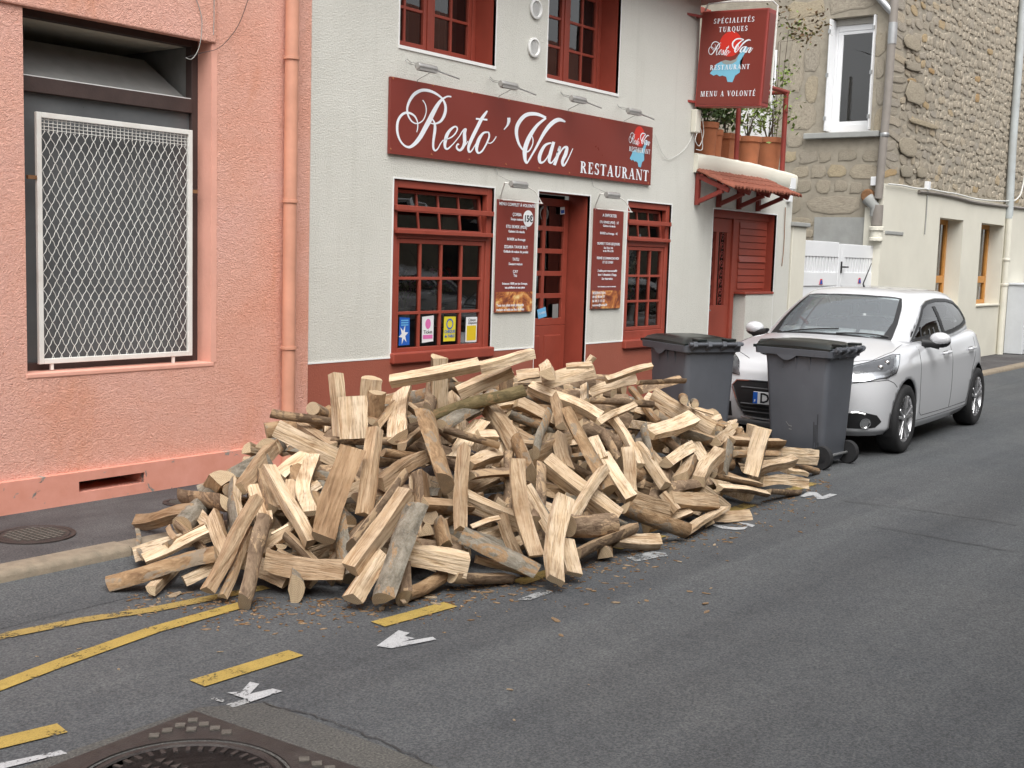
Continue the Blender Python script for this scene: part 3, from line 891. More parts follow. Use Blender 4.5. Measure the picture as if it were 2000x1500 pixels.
def room(parent, x0, x1, y0, y1, z0, z1, mt):
    mb = MB()
    mb.poly([(x0, y1, z0), (x1, y1, z0), (x1, y1, z1), (x0, y1, z1)])
    mb.poly([(x0, y0, z0), (x0, y1, z0), (x0, y1, z1), (x0, y0, z1)])
    mb.poly([(x1, y0, z0), (x1, y0, z1), (x1, y1, z1), (x1, y1, z0)])
    mb.poly([(x0, y0, z1), (x0, y1, z1), (x1, y1, z1), (x1, y0, z1)])
    mb.poly([(x0, y0, z0), (x1, y0, z0), (x1, y1, z0), (x0, y1, z0)])
    return mb.build('room', mt, parent, fix=False)

pink = thing('pink_house', 'salmon pink rough stuccoed house with a barred ground floor window', 'building')
PX1 = fxz(600, 450)[0]                      # where the pink house ends
W0, W1 = fxz(49, 400)[0], fxz(412, 400)[0]  # window opening
Z0, Z1 = .865, fxz(240, 41)[1]
RD = .17
hole = (W0, W1, Z0, Z1, RD)
PL = fxz(240, 908)[1]                       # plinth height
b = MB(); wall_holes(b, -3.0, PX1, PL - .02, 6.5, [hole], 0.0)
b.build('wall', M['stucco'], pink, fix=False)
b = MB(); reveal(b, hole); b.build('window_reveal', M['pink_smooth'], pink, fix=False)
# smooth band round the opening
b = MB(); b.box(W1 + .002, W1 + .05, -.003, .01, Z0 - .0, Z1 - .02); b.build('smooth_band', M['pink_smooth'], pink)
b = MB(); b.box(W0 - .01, W1 + .03, -.006, .16, Z0 - .03, Z0 + .004); b.build('sill', M['pink_smooth'], pink, bevel=.008)
# rough lintel band over the window, slightly proud, with the thin conduit at its right end
b = MB(); b.box(W0 - .3, W1 + .03, -.022, .05, Z1 - .03, Z1 + .5); b.build('lintel', M['stucco'], pink, bevel=.01)
# plinth with a vent slot
VX0, VX1 = fxz(147, 948)[0], fxz(275, 932)[0]
VZ0, VZ1 = fxz(210, 951)[1], fxz(210, 930)[1]
b = MB(); wall_holes(b, -3.0, PX1 - .06, -.02, PL, [(VX0, VX1, VZ0, VZ1, .2)], -.045, True, .06)
reveal(b, (VX0, VX1, VZ0, VZ1, .3), -.045)
b.build('plinth', M['plinth'], pink, fix=False)
b = MB(); b.box(VX0, VX1, .24, .26, VZ0, VZ1); b.build('vent_back', M['room_dark'], pink)
# window frame
fyy = RD - .02
def rects_frame(mb, x0, x1, z0, z1, w, y0, y1):
    mb.box(x0, x0 + w, y0, y1, z0, z1); mb.box(x1 - w, x1, y0, y1, z0, z1)
    mb.box(x0 + w, x1 - w, y0, y1, z1 - w, z1); mb.box(x0 + w, x1 - w, y0, y1, z0, z0 + w)
TR0, TR1 = fxz(210, 200, RD)[1], fxz(210, 171, RD)[1]
b = MB(); rects_frame(b, W0, W1, Z0, Z1, .055, fyy, fyy + .07)
wf = b.build('window', M['brown_frame'], pink, bevel=.004)
b = MB(); b.box(W0 + .055, W1 - .055, fyy - .01, fyy + .08, TR0, TR1); b.build('transom', M['brown_frame'], wf, bevel=.004)
b = MB(); b.box(W0 + .055, W1 - .055, fyy + .03, fyy + .036, Z0 + .055, TR0); b.build('pane', M['glass_dusty'], wf)
# open hopper light above the transom: pane tilted inwards, pale ceiling behind
b = MB(); b.prism([(W0 + .06, fyy + .05, TR1), (W1 - .06, fyy + .05, TR1), (W1 - .16, fyy + .42, Z1 - .13), (W0 + .06, fyy + .42, Z1 - .13)], (0, .004, -.012))
b.build('hopper_pane', M['curtain'], wf)
b = MB(); b.box(W0 + .05, W1 - .05, fyy + .07, fyy + .9, Z1 - .05, Z1 - .03); b.build('soffit', M['render_cream'], pink)
b = MB(); b.box(W0 + .055, W1 - .055, fyy + .01, fyy + .03, TR1, TR1 + .008); b.build('transom_bead', M['white_trim'], wf)
room(pink, W0 + .03, W1 - .03, fyy + .06, 1.1, Z0 + .02, Z1 - .02, M['curtain'])
b = MB()
for k in range(26):
    xa = W0 + .06 + (W1 - W0 - .12) * k / 26; xb = W0 + .06 + (W1 - W0 - .12) * (k + 1) / 26
    ya = .62 + .03 * sin(k * 1.9); yb = .62 + .03 * sin((k + 1) * 1.9)
    b.poly([(xa, ya, Z0 + .05), (xb, yb, Z0 + .05), (xb, yb, TR0), (xa, ya, TR0)])
b.build('curtain', M['room'], pink, smooth=True, fix=False)

# wire grille in front of the window: every crimped wire its own piece
GY = .085
GX0, GX1 = fxz(72, 450, GY)[0], fxz(374, 450, GY)[0]
GZ0, GZ1 = fxz(220, 703, GY)[1], fxz(220, 236, GY)[1]
gr = thing('window_grille', 'white crimped wire grille in a rusting frame over the brown window', 'grille', (0, 0, 0))
b = MB(); rects_frame(b, GX0, GX1, GZ0, GZ1, .034, GY - .014, GY + .014); b.build('frame', M['white_metal'], gr, bevel=.003)
ix0, ix1, iz0, iz1 = GX0 + .03, GX1 - .03, GZ0 + .03, GZ1 - .03
zt = iz1 - .085
pitch = .062; slope = .108 / .062
def crimp(a, c, sgn):
    n = max(2, int((c - a).length / .028))
    pts = []
    for k in range(n + 1):
        p = a.lerp(c, k / n); p.y += sgn * (.0045 if k % 2 else -.0045); pts.append(p)
    return pts
for fam in (1, -1):
    H = zt - iz0
    span = ix1 - ix0
    k = -int(H / slope / pitch) - 2
    while k * pitch < span + H / slope + pitch:
        xb_ = ix0 + k * pitch if fam == 1 else ix1 - k * pitch
        # point at bottom xb_, going up with slope
        xt = xb_ + fam * H / slope
        a = Vector((xb_, GY, iz0)); c = Vector((xt, GY, zt))
        # clip in x
        lo_, hi_ = 0.0, 1.0
        dx = c.x - a.x
        for bound, side in ((ix0, 1), (ix1, -1)):
            t = (bound - a.x) / dx
            if (dx > 0) == (side == 1): lo_ = max(lo_, t)
            else: hi_ = min(hi_, t)
        if hi_ - lo_ > .03:
            mb = MB(); mb.tube(crimp(a.lerp(c, lo_), a.lerp(c, hi_), fam), .0022, 5, cap=False)
            mb.build('wire', M['white_metal'], gr, smooth=True, fix=False)
        k += 1
for i in range(4):
    z = zt + .008 + i * .021
    mb = MB(); mb.tube(crimp(Vector((ix0, GY, z)), Vector((ix1, GY, z)), 1 if i % 2 else -1), .0022, 5, cap=False); mb.build('wire', M['white_metal'], gr, smooth=True, fix=False)
k = 0
while ix0 + k * .031 < ix1:
    x = ix0 + k * .031
    mb = MB(); mb.tube([(x, GY, zt - .005), (x, GY + .004, zt + .04), (x, GY, iz1)], .0024, 5, cap=False); mb.build('wire', M['white_metal'], gr, smooth=True, fix=False)
    k += 1
for px, py in ((62, 346), (378, 374)):
    x, z = fxz(px, py, GY); mb = MB(); mb.box(x - .03, x + .03, GY - .01, GY + .012, z - .012, z + .012); mb.build('lug', M['rust'], gr)
for px, py in ((101, 712), (338, 700)):
    x, z = fxz(px, py, GY); mb = MB(); mb.box(x - .01, x + .01, GY - .008, GY + .008, z - .035, z + .02); mb.build('lug', M['white_metal'], gr)

# potted flowers behind the glass
def blossom(mb, c, r):
    for k in range(6):
        a = random.uniform(0, 6.28); e = random.uniform(-1, 1)
        d = Vector((cos(a) * cos(e), sin(a) * cos(e), sin(e))) * r
        u = d.orthogonal().normalized() * r * .6
        p = Vector(c) + d * .5
        mb.poly([p - u * .6, p + d * .5 - u * .2, p + d * .5 + u * .3, p + u * .6])
def potted(x, y, z, label, petals, pot=M['vase_white'], hh=.42, w=.09, seed=1, name='potted_flowers'):
    random.seed(seed)
    t = thing(name, label, 'plant', (x, y, z))
    mb = MB(); mb.lathe([(w * .72, 0), (w * .9, .10), (w, .17), (w * 1.02, .18), (w * .92, .18), (w * .86, .12)], n=20, cap=False); mb.build('vase', pot, t, smooth=True)
    ms = MB(); ml = MB(); mp = [MB() for _ in petals]
    for k in range(11):
        a = random.uniform(0, 6.28); r = random.uniform(.03, .16); top = Vector((cos(a) * r, sin(a) * r * .6, random.uniform(.5, 1) * hh + .15))
        ms.tube([(0, 0, .14), (top.x * .4, top.y * .4, top.z * .6), top], .003, 4, cap=False)
        blossom(mp[k % len(petals)], top, .055); blossom(mp[k % len(petals)], top + Vector((.03, 0, -.04)), .04)
        blossom(ml, top * .75 + Vector((random.uniform(-.05, .05), 0, .02)), .05)
    ms.build('stems', M['leaf'], t, fix=False); ml.build('leaves', M['leaf'], t, fix=False)
    for q, mt in zip(mp, petals): q.build('petals', mt, t, fix=False)
    return t
pz = Z0 + .07
xa = fxz(137, 668, .30)[0]; xb = fxz(268, 666, .30)[0]
potted(xa, .30, pz, 'white vase of dark violet flowers behind the wire grille', [M['petal_violet'], M['petal_red']], seed=3)
potted(xb, .30, pz, 'white vase of red and yellow flowers behind the wire grille', [M['petal_red'], M['petal_violet'], M['gold_print']], seed=4)

# painted downpipe at the house corner
dp = thing('pink_downpipe', 'round downpipe painted salmon pink at the corner of the pink house', 'downpipe')
pa = fy(578, 60, -.09); pb = fy(554, 800, -.09)
px = (pa.x + pb.x) / 2 + .02
mb = MB(); mb.tube([(px, -.07, -.01), (px, -.07, 2.0), (px + .01, -.07, 6.4)], .052, 20); mb.build('pipe', M['pipe_pink'], dp, smooth=True)
for py in (112, 393, 680):
    z = fxz(565, py, -.09)[1]
    mb = MB(); mb.lathe([(.054, -.012), (.062, -.010), (.062, .010), (.054, .012)], (px, -.07, z), 20, cap=False); mb.box(px - .012, px + .012, -.03, .005, z - .01, z + .01); mb.build('clip', M['pipe_pink'], dp, smooth=True)
b = MB(); b.box(px + .075, PX1 + .012, -.012, .05, 0, 6.4); b.build('corner_strip', M['stucco'], pink)

# loose wires by the window
def wire(name, label, pts, r, mt, cat='cable', group=None):
    # smooth polyline
    P = [Vector(p) for p in pts]; out = []
    for i in range(len(P) - 1):
        p0 = P[max(0, i - 1)]; p1 = P[i]; p2 = P[i + 1]; p3 = P[min(len(P) - 1, i + 2)]
        for k in range(6):
            t = k / 6
            out.append(.5 * ((2 * p1) + (-p0 + p2) * t + (2 * p0 - 5 * p1 + 4 * p2 - p3) * t * t + (-p0 + 3 * p1 - 3 * p2 + p3) * t ** 3))
    out.append(P[-1])
    mb = MB(); mb.tube(out, r, 6)
    return tag(mb.build(name, mt, None, smooth=True, fix=False), label, cat, group)
wire('loose_wire', 'grey wire hanging in a loop at the corner of the pink house window', [fy(x, y, -.03) for x, y in ((376, -20), (392, 25), (394, 60), (388, 95), (375, 115), (363, 113))], .0028, M['wire_grey'])
wire('loose_wire', 'thin dark wire crossing the pink stucco above the window', [fy(x, y, -.02) for x, y in ((362, 113), (395, 103), (425, 95), (450, 72), (470, 40), (488, -12))], .0022, M['wire_black'])
wire('conduit_wire', 'straight thin wire down the lintel of the pink house window', [fy(418, -20, -.03), fy(418, 30, -.03), fy(417, 68, -.03)], .003, M['wire_grey'])
# weed at the plinth
random.seed(12)
wp = gz(380, 937, 0)
wt = thing('weed', 'small green weed growing at the foot of the pink plinth', 'plant', (wp.x, wp.y, -.01))
mb = MB()
for k in range(46):
    a = random.uniform(0, 6.28); r = random.uniform(.0, .05); z = random.uniform(.0, .10)
    c = Vector((cos(a) * r, sin(a) * r * .6 - .01, z)); d = Vector((cos(a), sin(a), random.uniform(.2, 1.2))).normalized() * .028; u = d.orthogonal().normalized() * .008
    mb.poly([c, c + d * .5 + u, c + d, c + d * .5 - u])
mb.build('leaves', M['leaf_lime'], wt, fix=False)
mb = MB()
for k in range(5):
    a = k * 1.3; mb.tube([(0, 0, 0), (cos(a) * .02, sin(a) * .012 - .01, .05), (cos(a) * .04, sin(a) * .02 - .01, .09)], .002, 4, cap=False)
mb.build('stems', M['leaf'], wt, fix=False)
# ================================================================= RESTAURANT
random.seed(21)
def glazed(parent, x0, x1, y, z0, z1, cols, rows, fw=.045, bw=.022, mt=None, glass=None, tilt=0.0, name='window', depth=.045, colx=None):
    """a frame (part) with its glazing bars and panes (sub-parts); x0..z1 outer size"""
    mt = mt or M['red_wood']; glass = glass or M['glass']
    w, h = x1 - x0, z1 - z0
    mb = MB(); rects_frame(mb, 0, w, 0, h, fw, 0, depth)
    f = mb.build(name, mt, parent, bevel=.004)
    f.location = (x0, y, z0); f.rotation_euler = (tilt, 0, 0)
    iw, ih = w - 2 * fw, h - 2 * fw
    xs = [fw + iw * k / cols for k in range(cols + 1)]; zs = [fw + ih * k / rows for k in range(rows + 1)]
    for x in xs[1:-1]:
        mb = MB(); mb.box(x - bw / 2, x + bw / 2, .006, depth - .008, fw, h - fw); mb.build('glazing_bar', mt, f, bevel=.003)
    for z in zs[1:-1]:
        mb = MB(); mb.box(fw, w - fw, .008, depth - .010, z - bw / 2, z + bw / 2); mb.build('glazing_bar', mt, f, bevel=.003)
    for i in range(cols):
        for j in range(rows):
            a = random.uniform(-.004, .004)
            mb = MB(); mb.poly([(xs[i] + .002, depth * .55 + a, zs[j] + .002), (xs[i + 1] - .002, depth * .55 - a, zs[j] + .002), (xs[i + 1] - .002, depth * .55 - a * .3, zs[j + 1] - .002), (xs[i] + .002, depth * .55 + a * 1.4, zs[j + 1] - .002)])
            mb.build('pane', glass, f, fix=False)
    return f

rest = thing('restaurant', 'pale rendered restaurant with red paned windows and a recessed red door', 'building')
RX0 = PX1 + .003
RXC = fxz(1361, 180)[0]               # right corner of the upper floor
RXE = fxz(1546, 430)[0]               # right end of the ground floor
BASE = fxz(900, 696)[1]
BASE = .80
def rect(l, t, r, bt):
    """opening from four side pixels: (x,y) on the left, top, right and bottom edges"""
    return fxz(*l)[0], fxz(*r)[0], fxz(*bt)[1], fxz(*t)[1]
w1 = rect((766, 530), (868, 358), (961, 530), (860, 697))
w3 = rect((1221, 530), (1268, 396), (1306, 530), (1259, 661))
dr = rect((1047, 540), (1100, 378), (1147, 540), (1100, 800))
u1 = rect((784, 40), (870, 0), (968, 60), (875, 109))
u2 = rect((1070, 75), (1140, 0), (1210, 90), (1138, 168))
d2 = rect((1388, 530), (1455, 414), (1513, 500), (1450, 800))
UZ = 5.05
H1 = (w1[0], w1[1], BASE - .02, w1[3], .08)
H3 = (w3[0], w3[1], BASE - .02, w3[3], .08)
HD = (dr[0], dr[1], 0.02, dr[3], .27)
HU1 = (u1[0] - .02, u1[1], u1[2], UZ, .25)
HU2 = (u2[0], u2[1], u2[2], UZ, .25)
HD2 = (d2[0], d2[1], .02, d2[3], .16)
TOPZ = 4.72
PAR = fxz(1358, 300)[1] - .05
b = MB()
wall_holes(b, RX0, RXC, 0, TOPZ, [H1, H3, HD, HU1, HU2], 0.0, True, .3)
b.build('wall', M['render_white'], rest, fix=False)
b = MB(); wall_holes(b, RXC + .001, RXE, 0, PAR, [HD2], 0.0, True, .22)
b.build('side_wing_wall', M['render_white'], rest, fix=False)
for hh in (H1, H3):
    b = MB(); reveal(b, hh); b.build('reveal', M['red_wood'], rest, fix=False)
for hh in (HU1, HU2, HD, HD2):
    b = MB(); reveal(b, hh); b.build('reveal', M['red_wood'], rest, fix=False)
# red base coat with a thin white line on top
for xa, xb in ((RX0, dr[0] - .012), (dr[1] + .012, w3[1] + .05), (w3[1] + .05, d2[0] - .012)):
    b = MB(); b.box(xa, xb, -.006, .02, 0, BASE if xa < w3[1] else BASE - .35); b.build('painted_base', M['base_red'], rest)
    if xa < w3[1] - .1:
        b = MB(); b.box(xa, xb, -.009, .02, BASE, BASE + .012); b.build('white_line', M['white_trim'], rest)
# white lines round openings
def outline(h, w=.014, bottom=True, y=-.004):
    xa, xb, za, zb = h[:4]
    mb = MB(); mb.box(xa - w, xa, y, .03, za, zb + w); mb.box(xb, xb + w, y, .03, za, zb + w); mb.box(xa, xb, y, .03, zb, zb + w)
    if bottom: mb.box(xa - w, xb + w, y - .006, .03, za - w * 2, za)
    mb.build('white_line', M['white_trim'], rest)
outline(HD, bottom=False); outline(HU1); outline(HU2); outline(H1, bottom=False); outline(H3, bottom=False); outline(HD2, bottom=False)
# eave over the upper floor
b = MB(); b.box(RX0 - .1, RXC + .42, -.42, .5, TOPZ + .004, TOPZ + .16); b.build('eave', M['red_dark'], rest, bevel=.01)
b = MB(); b.box(RXC + .02, RXC + 1.25, .55, 1.4, TOPZ + .05, TOPZ + .13); b.build('eave', M['red_wood'], rest, bevel=.01)
b = MB(); b.poly([(RXC, .3, 2.4), (RXC, 4.5, 2.4), (RXC, 4.5, TOPZ), (RXC, .3, TOPZ)]); b.build('return_wall', M['render_white'], rest)
b = MB(); b.poly([(RX0 - .1, -.46, TOPZ + .165), (RXC + .46, -.46, TOPZ + .165), (RXC + .46, 3, TOPZ + 1.4), (RX0 - .1, 3, TOPZ + 1.4)]); b.build('roof', M['tile'], rest)

# --- window 1: hopper above, four by three panes below
def shopfront(x0, x1, zb, zt, cols, hop0, hop1, low1, low0, sill_lip=.05):
    y = .02
    mb = MB()
    fw = .075
    mb.box(x0, x0 + fw, y, y + .06, zb, zt); mb.box(x1 - fw, x1, y, y + .06, zb, zt)
    mb.box(x0 + fw, x1 - fw, y, y + .06, zt - .07, zt); mb.box(x0 + fw, x1 - fw, y, y + .06, low1, hop0)
    mb.box(x0 + fw, x1 - fw, y, y + .06, zb, low0)
    mb.build('frame', M['red_wood'], rest, bevel=.006)
    glazed(rest, x0 + fw + .004, x1 - fw - .004, y + .012, low0 + .003, low1 - .003, cols, 3, .04, .026)
    glazed(rest, x0 + fw + .01, x1 - fw - .01, y + .030, hop0 + .004, zt - .075, cols, 2, .028, .020, tilt=-.13, depth=.035, name='hopper_window')
    mb = MB(); mb.box(x0 + .02, x1 - .02, y - .045, y - .012, hop0 + (zt - hop0) * .40, hop0 + (zt - hop0) * .40 + .045); mb.build('guard_bar', M['red_wood'], rest, bevel=.004)
    mb = MB(); mb.box(x0 + .03, x1 - .03, y - .05, y - .004, hop0 - .02, hop0 + .018); mb.build('ledge', M['red_wood'], rest, bevel=.005)
    mb = MB(); mb.box(x0 - .012, x1 + .012, -sill_lip, y + .01, zb - .02, zb + .075); mb.build('sill', M['red_wood'], rest, bevel=.014, seg=3)
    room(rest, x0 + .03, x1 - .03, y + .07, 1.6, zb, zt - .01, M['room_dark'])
z = lambda px, py: fxz(px, py)[1]
shopfront(w1[0], w1[1], BASE - .03, w1[3], 4, z(860, 455), w1[3] - .07, z(860, 468), z(860, 685))
shopfront(w3[0], w3[1], BASE - .06, w3[3], 3, z(1262, 468), w3[3] - .07, z(1262, 482), z(1258, 645))
# curtains and drapes inside
def drape(x0, x1, y, z0, z1, n, mt, amp=.025):
    mb = MB()
    for k in range(n):
        xa = x0 + (x1 - x0) * k / n; xb = x0 + (x1 - x0) * (k + 1) / n
        mb.poly([(xa, y + amp * sin(k * 2.1), z0), (xb, y + amp * sin((k + 1) * 2.1), z0), (xb, y + amp * sin((k + 1) * 2.1), z1), (xa, y + amp * sin(k * 2.1), z1)])
    mb.build('curtain', mt, rest, smooth=True, fix=False)
drape(w1[0] + .12, w1[0] + .30, .35, 1.25, w1[3] - .1, 9, M['curtain_dark'])
drape(w1[1] - .32, w1[1] - .1, .35, 1.25, w1[3] - .1, 9, M['curtain_dark'])
# --- main door
DY = .25
door = glazed(rest, dr[0] + .05, dr[1] - .02, DY, z(1075, 640) , dr[3] - .04, 2, 5, .075, .05, name='door', depth=.05)
DW = dr[1] - dr[0] - .07; dz = z(1075, 640)
mb = MB(); mb.box(0, DW, 0, .05, -dz + .03, -.002); lowp = mb.build('lower_panel', M['red_wood'], door, bevel=.004)
for xa, xb in ((.08, DW / 2 - .04), (DW / 2 + .04, DW - .08)):
    mb = MB(); mb.box(xa, xb, -.012, .01, -dz + .14, -.10); mb.build('raised_panel', M['red_wood'], door, bevel=.01)
mb = MB(); mb.tube([(.045, -.002, .0), (.045, -.05, .0), (.13, -.055, .0)], .009, 8); mb.build('handle', M['galv'], door, smooth=True)
mb = MB(); mb.box(dr[0] + .003, dr[0] + .05, DY - .01, DY + .06, .03, dr[3] - .003); mb.build('door_jamb', M['red_wood'], rest, bevel=.004)
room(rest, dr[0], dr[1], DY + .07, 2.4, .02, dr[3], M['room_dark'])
mb = MB(); mb.box(dr[0], dr[1], -.02, .27, -.01, .05); mb.build('threshold', M['concrete'], rest, bevel=.006)
# --- upper windows: two leaves with a middle post
for hh, cl in ((HU1, (2, 2)), (HU2, (2, 2))):
    xa, xb, za, zb, d = hh
    mid = xa + (xb - xa) * .5
    y = .235
    mb = MB(); rects_frame(mb, xa + .002, xb - .002, za + .002, zb, .05, y, y + .06); mb.box(mid - .03, mid + .03, y, y + .055, za + .05, zb - .05); mb.build('frame', M['red_wood'], rest, bevel=.004)
    glazed(rest, xa + .052, mid - .03, y + .01, za + .055, zb - .055, 2, 5, .045, .026)
    glazed(rest, mid + .03, xb - .052, y + .01, za + .055, zb - .055, 2, 5, .045, .026)
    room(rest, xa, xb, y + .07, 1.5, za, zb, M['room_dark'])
    drape(xa + .06, xa + (xb - xa) * .42, .42, za + .05, zb - .1, 14, M['curtain_dark'])
    drape(xb - (xb - xa) * .30, xb - .06, .42, za + .05, zb - .1, 12, M['curtain_dark'])
# --- round vents
for px, py in ((1045, 18), (1041, 93)):
    x, zz = fxz(px, py)
    mb = MB(); mb.lathe([(.090, -.004), (.092, -.022), (.075, -.028), (.068, -.020), (.066, .0)], (x, 0, zz), 28, 'y', cap=False); v = mb.build('round_vent', M['white_trim'], rest, smooth=True)
    mb = MB(); mb.lathe([(0.0005, -.006), (.068, -.006)], (x, 0, zz), 24, 'y', cap=False); mb.build('vent_back', M['concrete'], v)
    for k in range(-6, 7):
        hw = sqrt(max(0, .066 ** 2 - (k * .0098) ** 2))
        mb = MB(); mb.obox((x, -.012, zz + k * .0098), (1, 0, .35), (0, 1, 0), (0, 0, 1), hw * .92, .004, .0022); mb.build('vent_slat', M['white_trim'], v)
# --- low step in the side wing: door, boarded panel, low wall
y = .14
xm = fxz(1455, 500)[0] - .02
xl = d2[0]
mb = MB(); mb.box(xm - .09, xm, y - .02, y + .04, .02, d2[3] - .09); mb.box(xl, xl + .03, y - .02, y + .04, .02, d2[3] - .09); mb.box(xl, d2[1], y - .03, y + .04, d2[3] - .09, d2[3]); mb.build('side_door_frame', M['red_wood'], rest, bevel=.004)
lf = MB(); dx0, dx1 = xl + .033, xm - .092
zl0, zl1 = z(1405, 598), z(1405, 452)
sw = (dx1 - dx0)
lf.box(dx0, dx1, y + .006, y + .05, .03, zl0); lf.box(dx0, dx1, y + .006, y + .05, zl1, d2[3] - .095)
lf.box(dx0, dx0 + sw * .16, y + .006, y + .05, zl0, zl1); lf.box(dx0 + sw * .46, dx0 + sw * .56, y + .006, y + .05, zl0, zl1); lf.box(dx1 - sw * .16, dx1, y + .006, y + .05, zl0, zl1)
sd = lf.build('side_door', M['red_wood'], rest, bevel=.004)
for xa, xb in ((dx0 + sw * .16, dx0 + sw * .46), (dx0 + sw * .56, dx1 - sw * .16)):
    mb = MB(); mb.poly([(xa, y + .035, zl0), (xb, y + .035, zl0), (xb, y + .035, zl1), (xa, y + .035, zl1)]); mb.build('pane', M['glass_dark'], sd, fix=False)
    mb = MB(); xc = (xa + xb) / 2; n = 8; st = (zl1 - zl0) / n
    mb.tube([(xc - .055, y + .012, zl0), (xc - .055, y + .012, zl1)], .006, 6); mb.tube([(xc + .055, y + .012, zl0), (xc + .055, y + .012, zl1)], .006, 6)
    for k in range(n):
        zc = zl0 + st * (k + .5); pts = []
        for q in range(22):
            a = q / 21 * 4.2 * pi / 1.5; r = .052 * (1 - q / 30)
            pts.append((xc + r * cos(a) * (1 if k % 2 else -1), y + .010, zc + r * sin(a)))
        mb.tube(pts, .0055, 5)
    mb.build('scroll_ironwork', M['red_dark'], sd, smooth=True, fix=False)
mb = MB(); mb.tube([(dx0 + .04, y, zl0 - .02), (dx0 + .04, y - .05, zl0 - .02), (dx0 + .15, y - .055, zl0 - .06)], .010, 8); mb.build('handle', M['chrome'], sd, smooth=True)
room(rest, xl, xm, y + .06, 1.5, .02, d2[3] - .01, M['room_dark'])
pz0 = z(1480, 570)
mb = MB(); mb.box(xm + .002, d2[1] - .002, y - .015, y + .03, pz0 + .002, d2[3] - .092); pan = mb.build('board_panel', M['red_wood'], rest, bevel=.003)
nb = 10; bh = (d2[3] - .12 - pz0 - .03) / nb
for k in range(nb):
    za = pz0 + .03 + k * bh
    mb = MB(); mb.prism([(xm + .07, y - .017, za + .004), (xm + .07, y - .030 if k != 4 else y - .045, za + .008), (xm + .07, y - .024, za + bh - .004), (xm + .07, y - .016, za + bh - .004)], (d2[1] - xm - .12, 0, 0)); mb.build('board', M['red_wood'], pan, bevel=.002)
mb = MB(); mb.box(fxz(1455, 600)[0], d2[1] + .0, -.004, .2, 0, pz0 - .03); mb.build('low_wall', M['render_white'], rest)
mb = MB(); mb.box(fxz(1455, 600)[0] - .06, d2[1] - .002, -.02, .15, pz0 - .03, pz0); mb.build('low_wall_cap', M['red_wood'], rest, bevel=.006)
# --- rounded terrace parapet on the side wing
mb = MB()
pts = []
x_a, x_b = RXC + .004, RXE + .03
n = 28
rings = []
zt_ = fxz(1358, 300)[1]
for k in range(n + 1):
    t = k / n; x = x_a + (x_b - x_a) * t
    zt2 = zt_ - .06 * t + .03 * sin(t * 3) + random.uniform(-.004, .004)
    zb2 = zt2 - .22
    f = 1.0 if k < n else .75
    rings.append([mb.vert((x, yy, zz)) for yy, zz in ((-.03 * f, zb2), (-.055 * f, zb2 + .05), (-.06 * f, zt2 - .04), (-.04 * f, zt2 - .01), (.0, zt2 + .004), (.20, zt2), (.24, zb2))])
for A, B in zip(rings, rings[1:]):
    for q in range(len(A) - 1): mb.face(A[q], B[q], B[q + 1], A[q + 1])
mb.face(*rings[-1]); mb.face(*rings[0][::-1])
mb.build('parapet', M['render_cream'], rest, smooth=True)
mb = MB(); mb.box(x_a, RXE, .23, 2.4, PAR - .3, PAR - .12); mb.build('terrace_floor', M['concrete'], rest)
mb = MB(); mb.box(RXE - .22, RXE, .225, 2.4, 0, PAR - .305); mb.build('side_wing_return', M['render_white'], rest)

# flowers on the window boards
potted(w1[0] + .16, .22, 1.03, 'violet orchid behind the first pane column of the four-pane window', [M['petal_violet']], hh=.34, w=.05, seed=31, name='orchid')
potted(w1[0] + .42, .24, 1.03, 'pale pink orchid behind the four-pane restaurant window', [M['petal_violet'], M['petal_white']], hh=.36, w=.05, seed=32, name='orchid')
potted(w1[0] + .86, .22, 1.03, 'violet and red orchid in the middle of the four-pane window', [M['petal_violet'], M['petal_red']], hh=.40, w=.05, seed=33, name='orchid')
potted(w3[0] + .26, .20, 1.0, 'pot of pink tulips behind the three-pane window', [M['petal_violet'], M['petal_red']], hh=.25, w=.05, seed=34)
potted(w3[0] + .52, .24, 1.0, 'tall white flowers behind the three-pane window', [M['petal_white']], hh=.6, w=.05, seed=35)
# ================================================================= SIGNS AND LAMPS
def catmull(P, n=7):
    out = []
    for i in range(len(P) - 1):
        p0, p1, p2, p3 = P[max(0, i - 1)], P[i], P[i + 1], P[min(len(P) - 1, i + 2)]
        for k in range(n):
            t = k / n
            out.append(tuple(.5 * (2 * b_ + (c_ - a_) * t + (2 * a_ - 5 * b_ + 4 * c_ - d_) * t * t + (3 * b_ - a_ - 3 * c_ + d_) * t ** 3) for a_, b_, c_, d_ in zip(p0, p1, p2, p3)))
    out.append(tuple(P[-1]))
    return out

def script_strokes(mb, strokes, tf, wk=1.0, dep=None):
    """brush strokes given as (x, y, width); tf maps 2D + layer to 3D"""
    for li, S_ in enumerate(strokes):
        P = catmull([tuple(map(float, q)) for q in S_])
        L = []; R = []
        for i, (x, y, w) in enumerate(P):
            a = P[max(0, i - 1)]; c = P[min(len(P) - 1, i + 1)]
            tx, ty = c[0] - a[0], c[1] - a[1]; l = sqrt(tx * tx + ty * ty) or 1
            nx, ny = -ty / l, tx / l; h = max(w, 6) * wk / 2
            L.append(mb.vert(tf(x + nx * h, y + ny * h, li))); R.append(mb.vert(tf(x - nx * h, y - ny * h, li)))
        for i in range(len(P) - 1): mb.face(L[i], R[i], R[i + 1], L[i + 1])

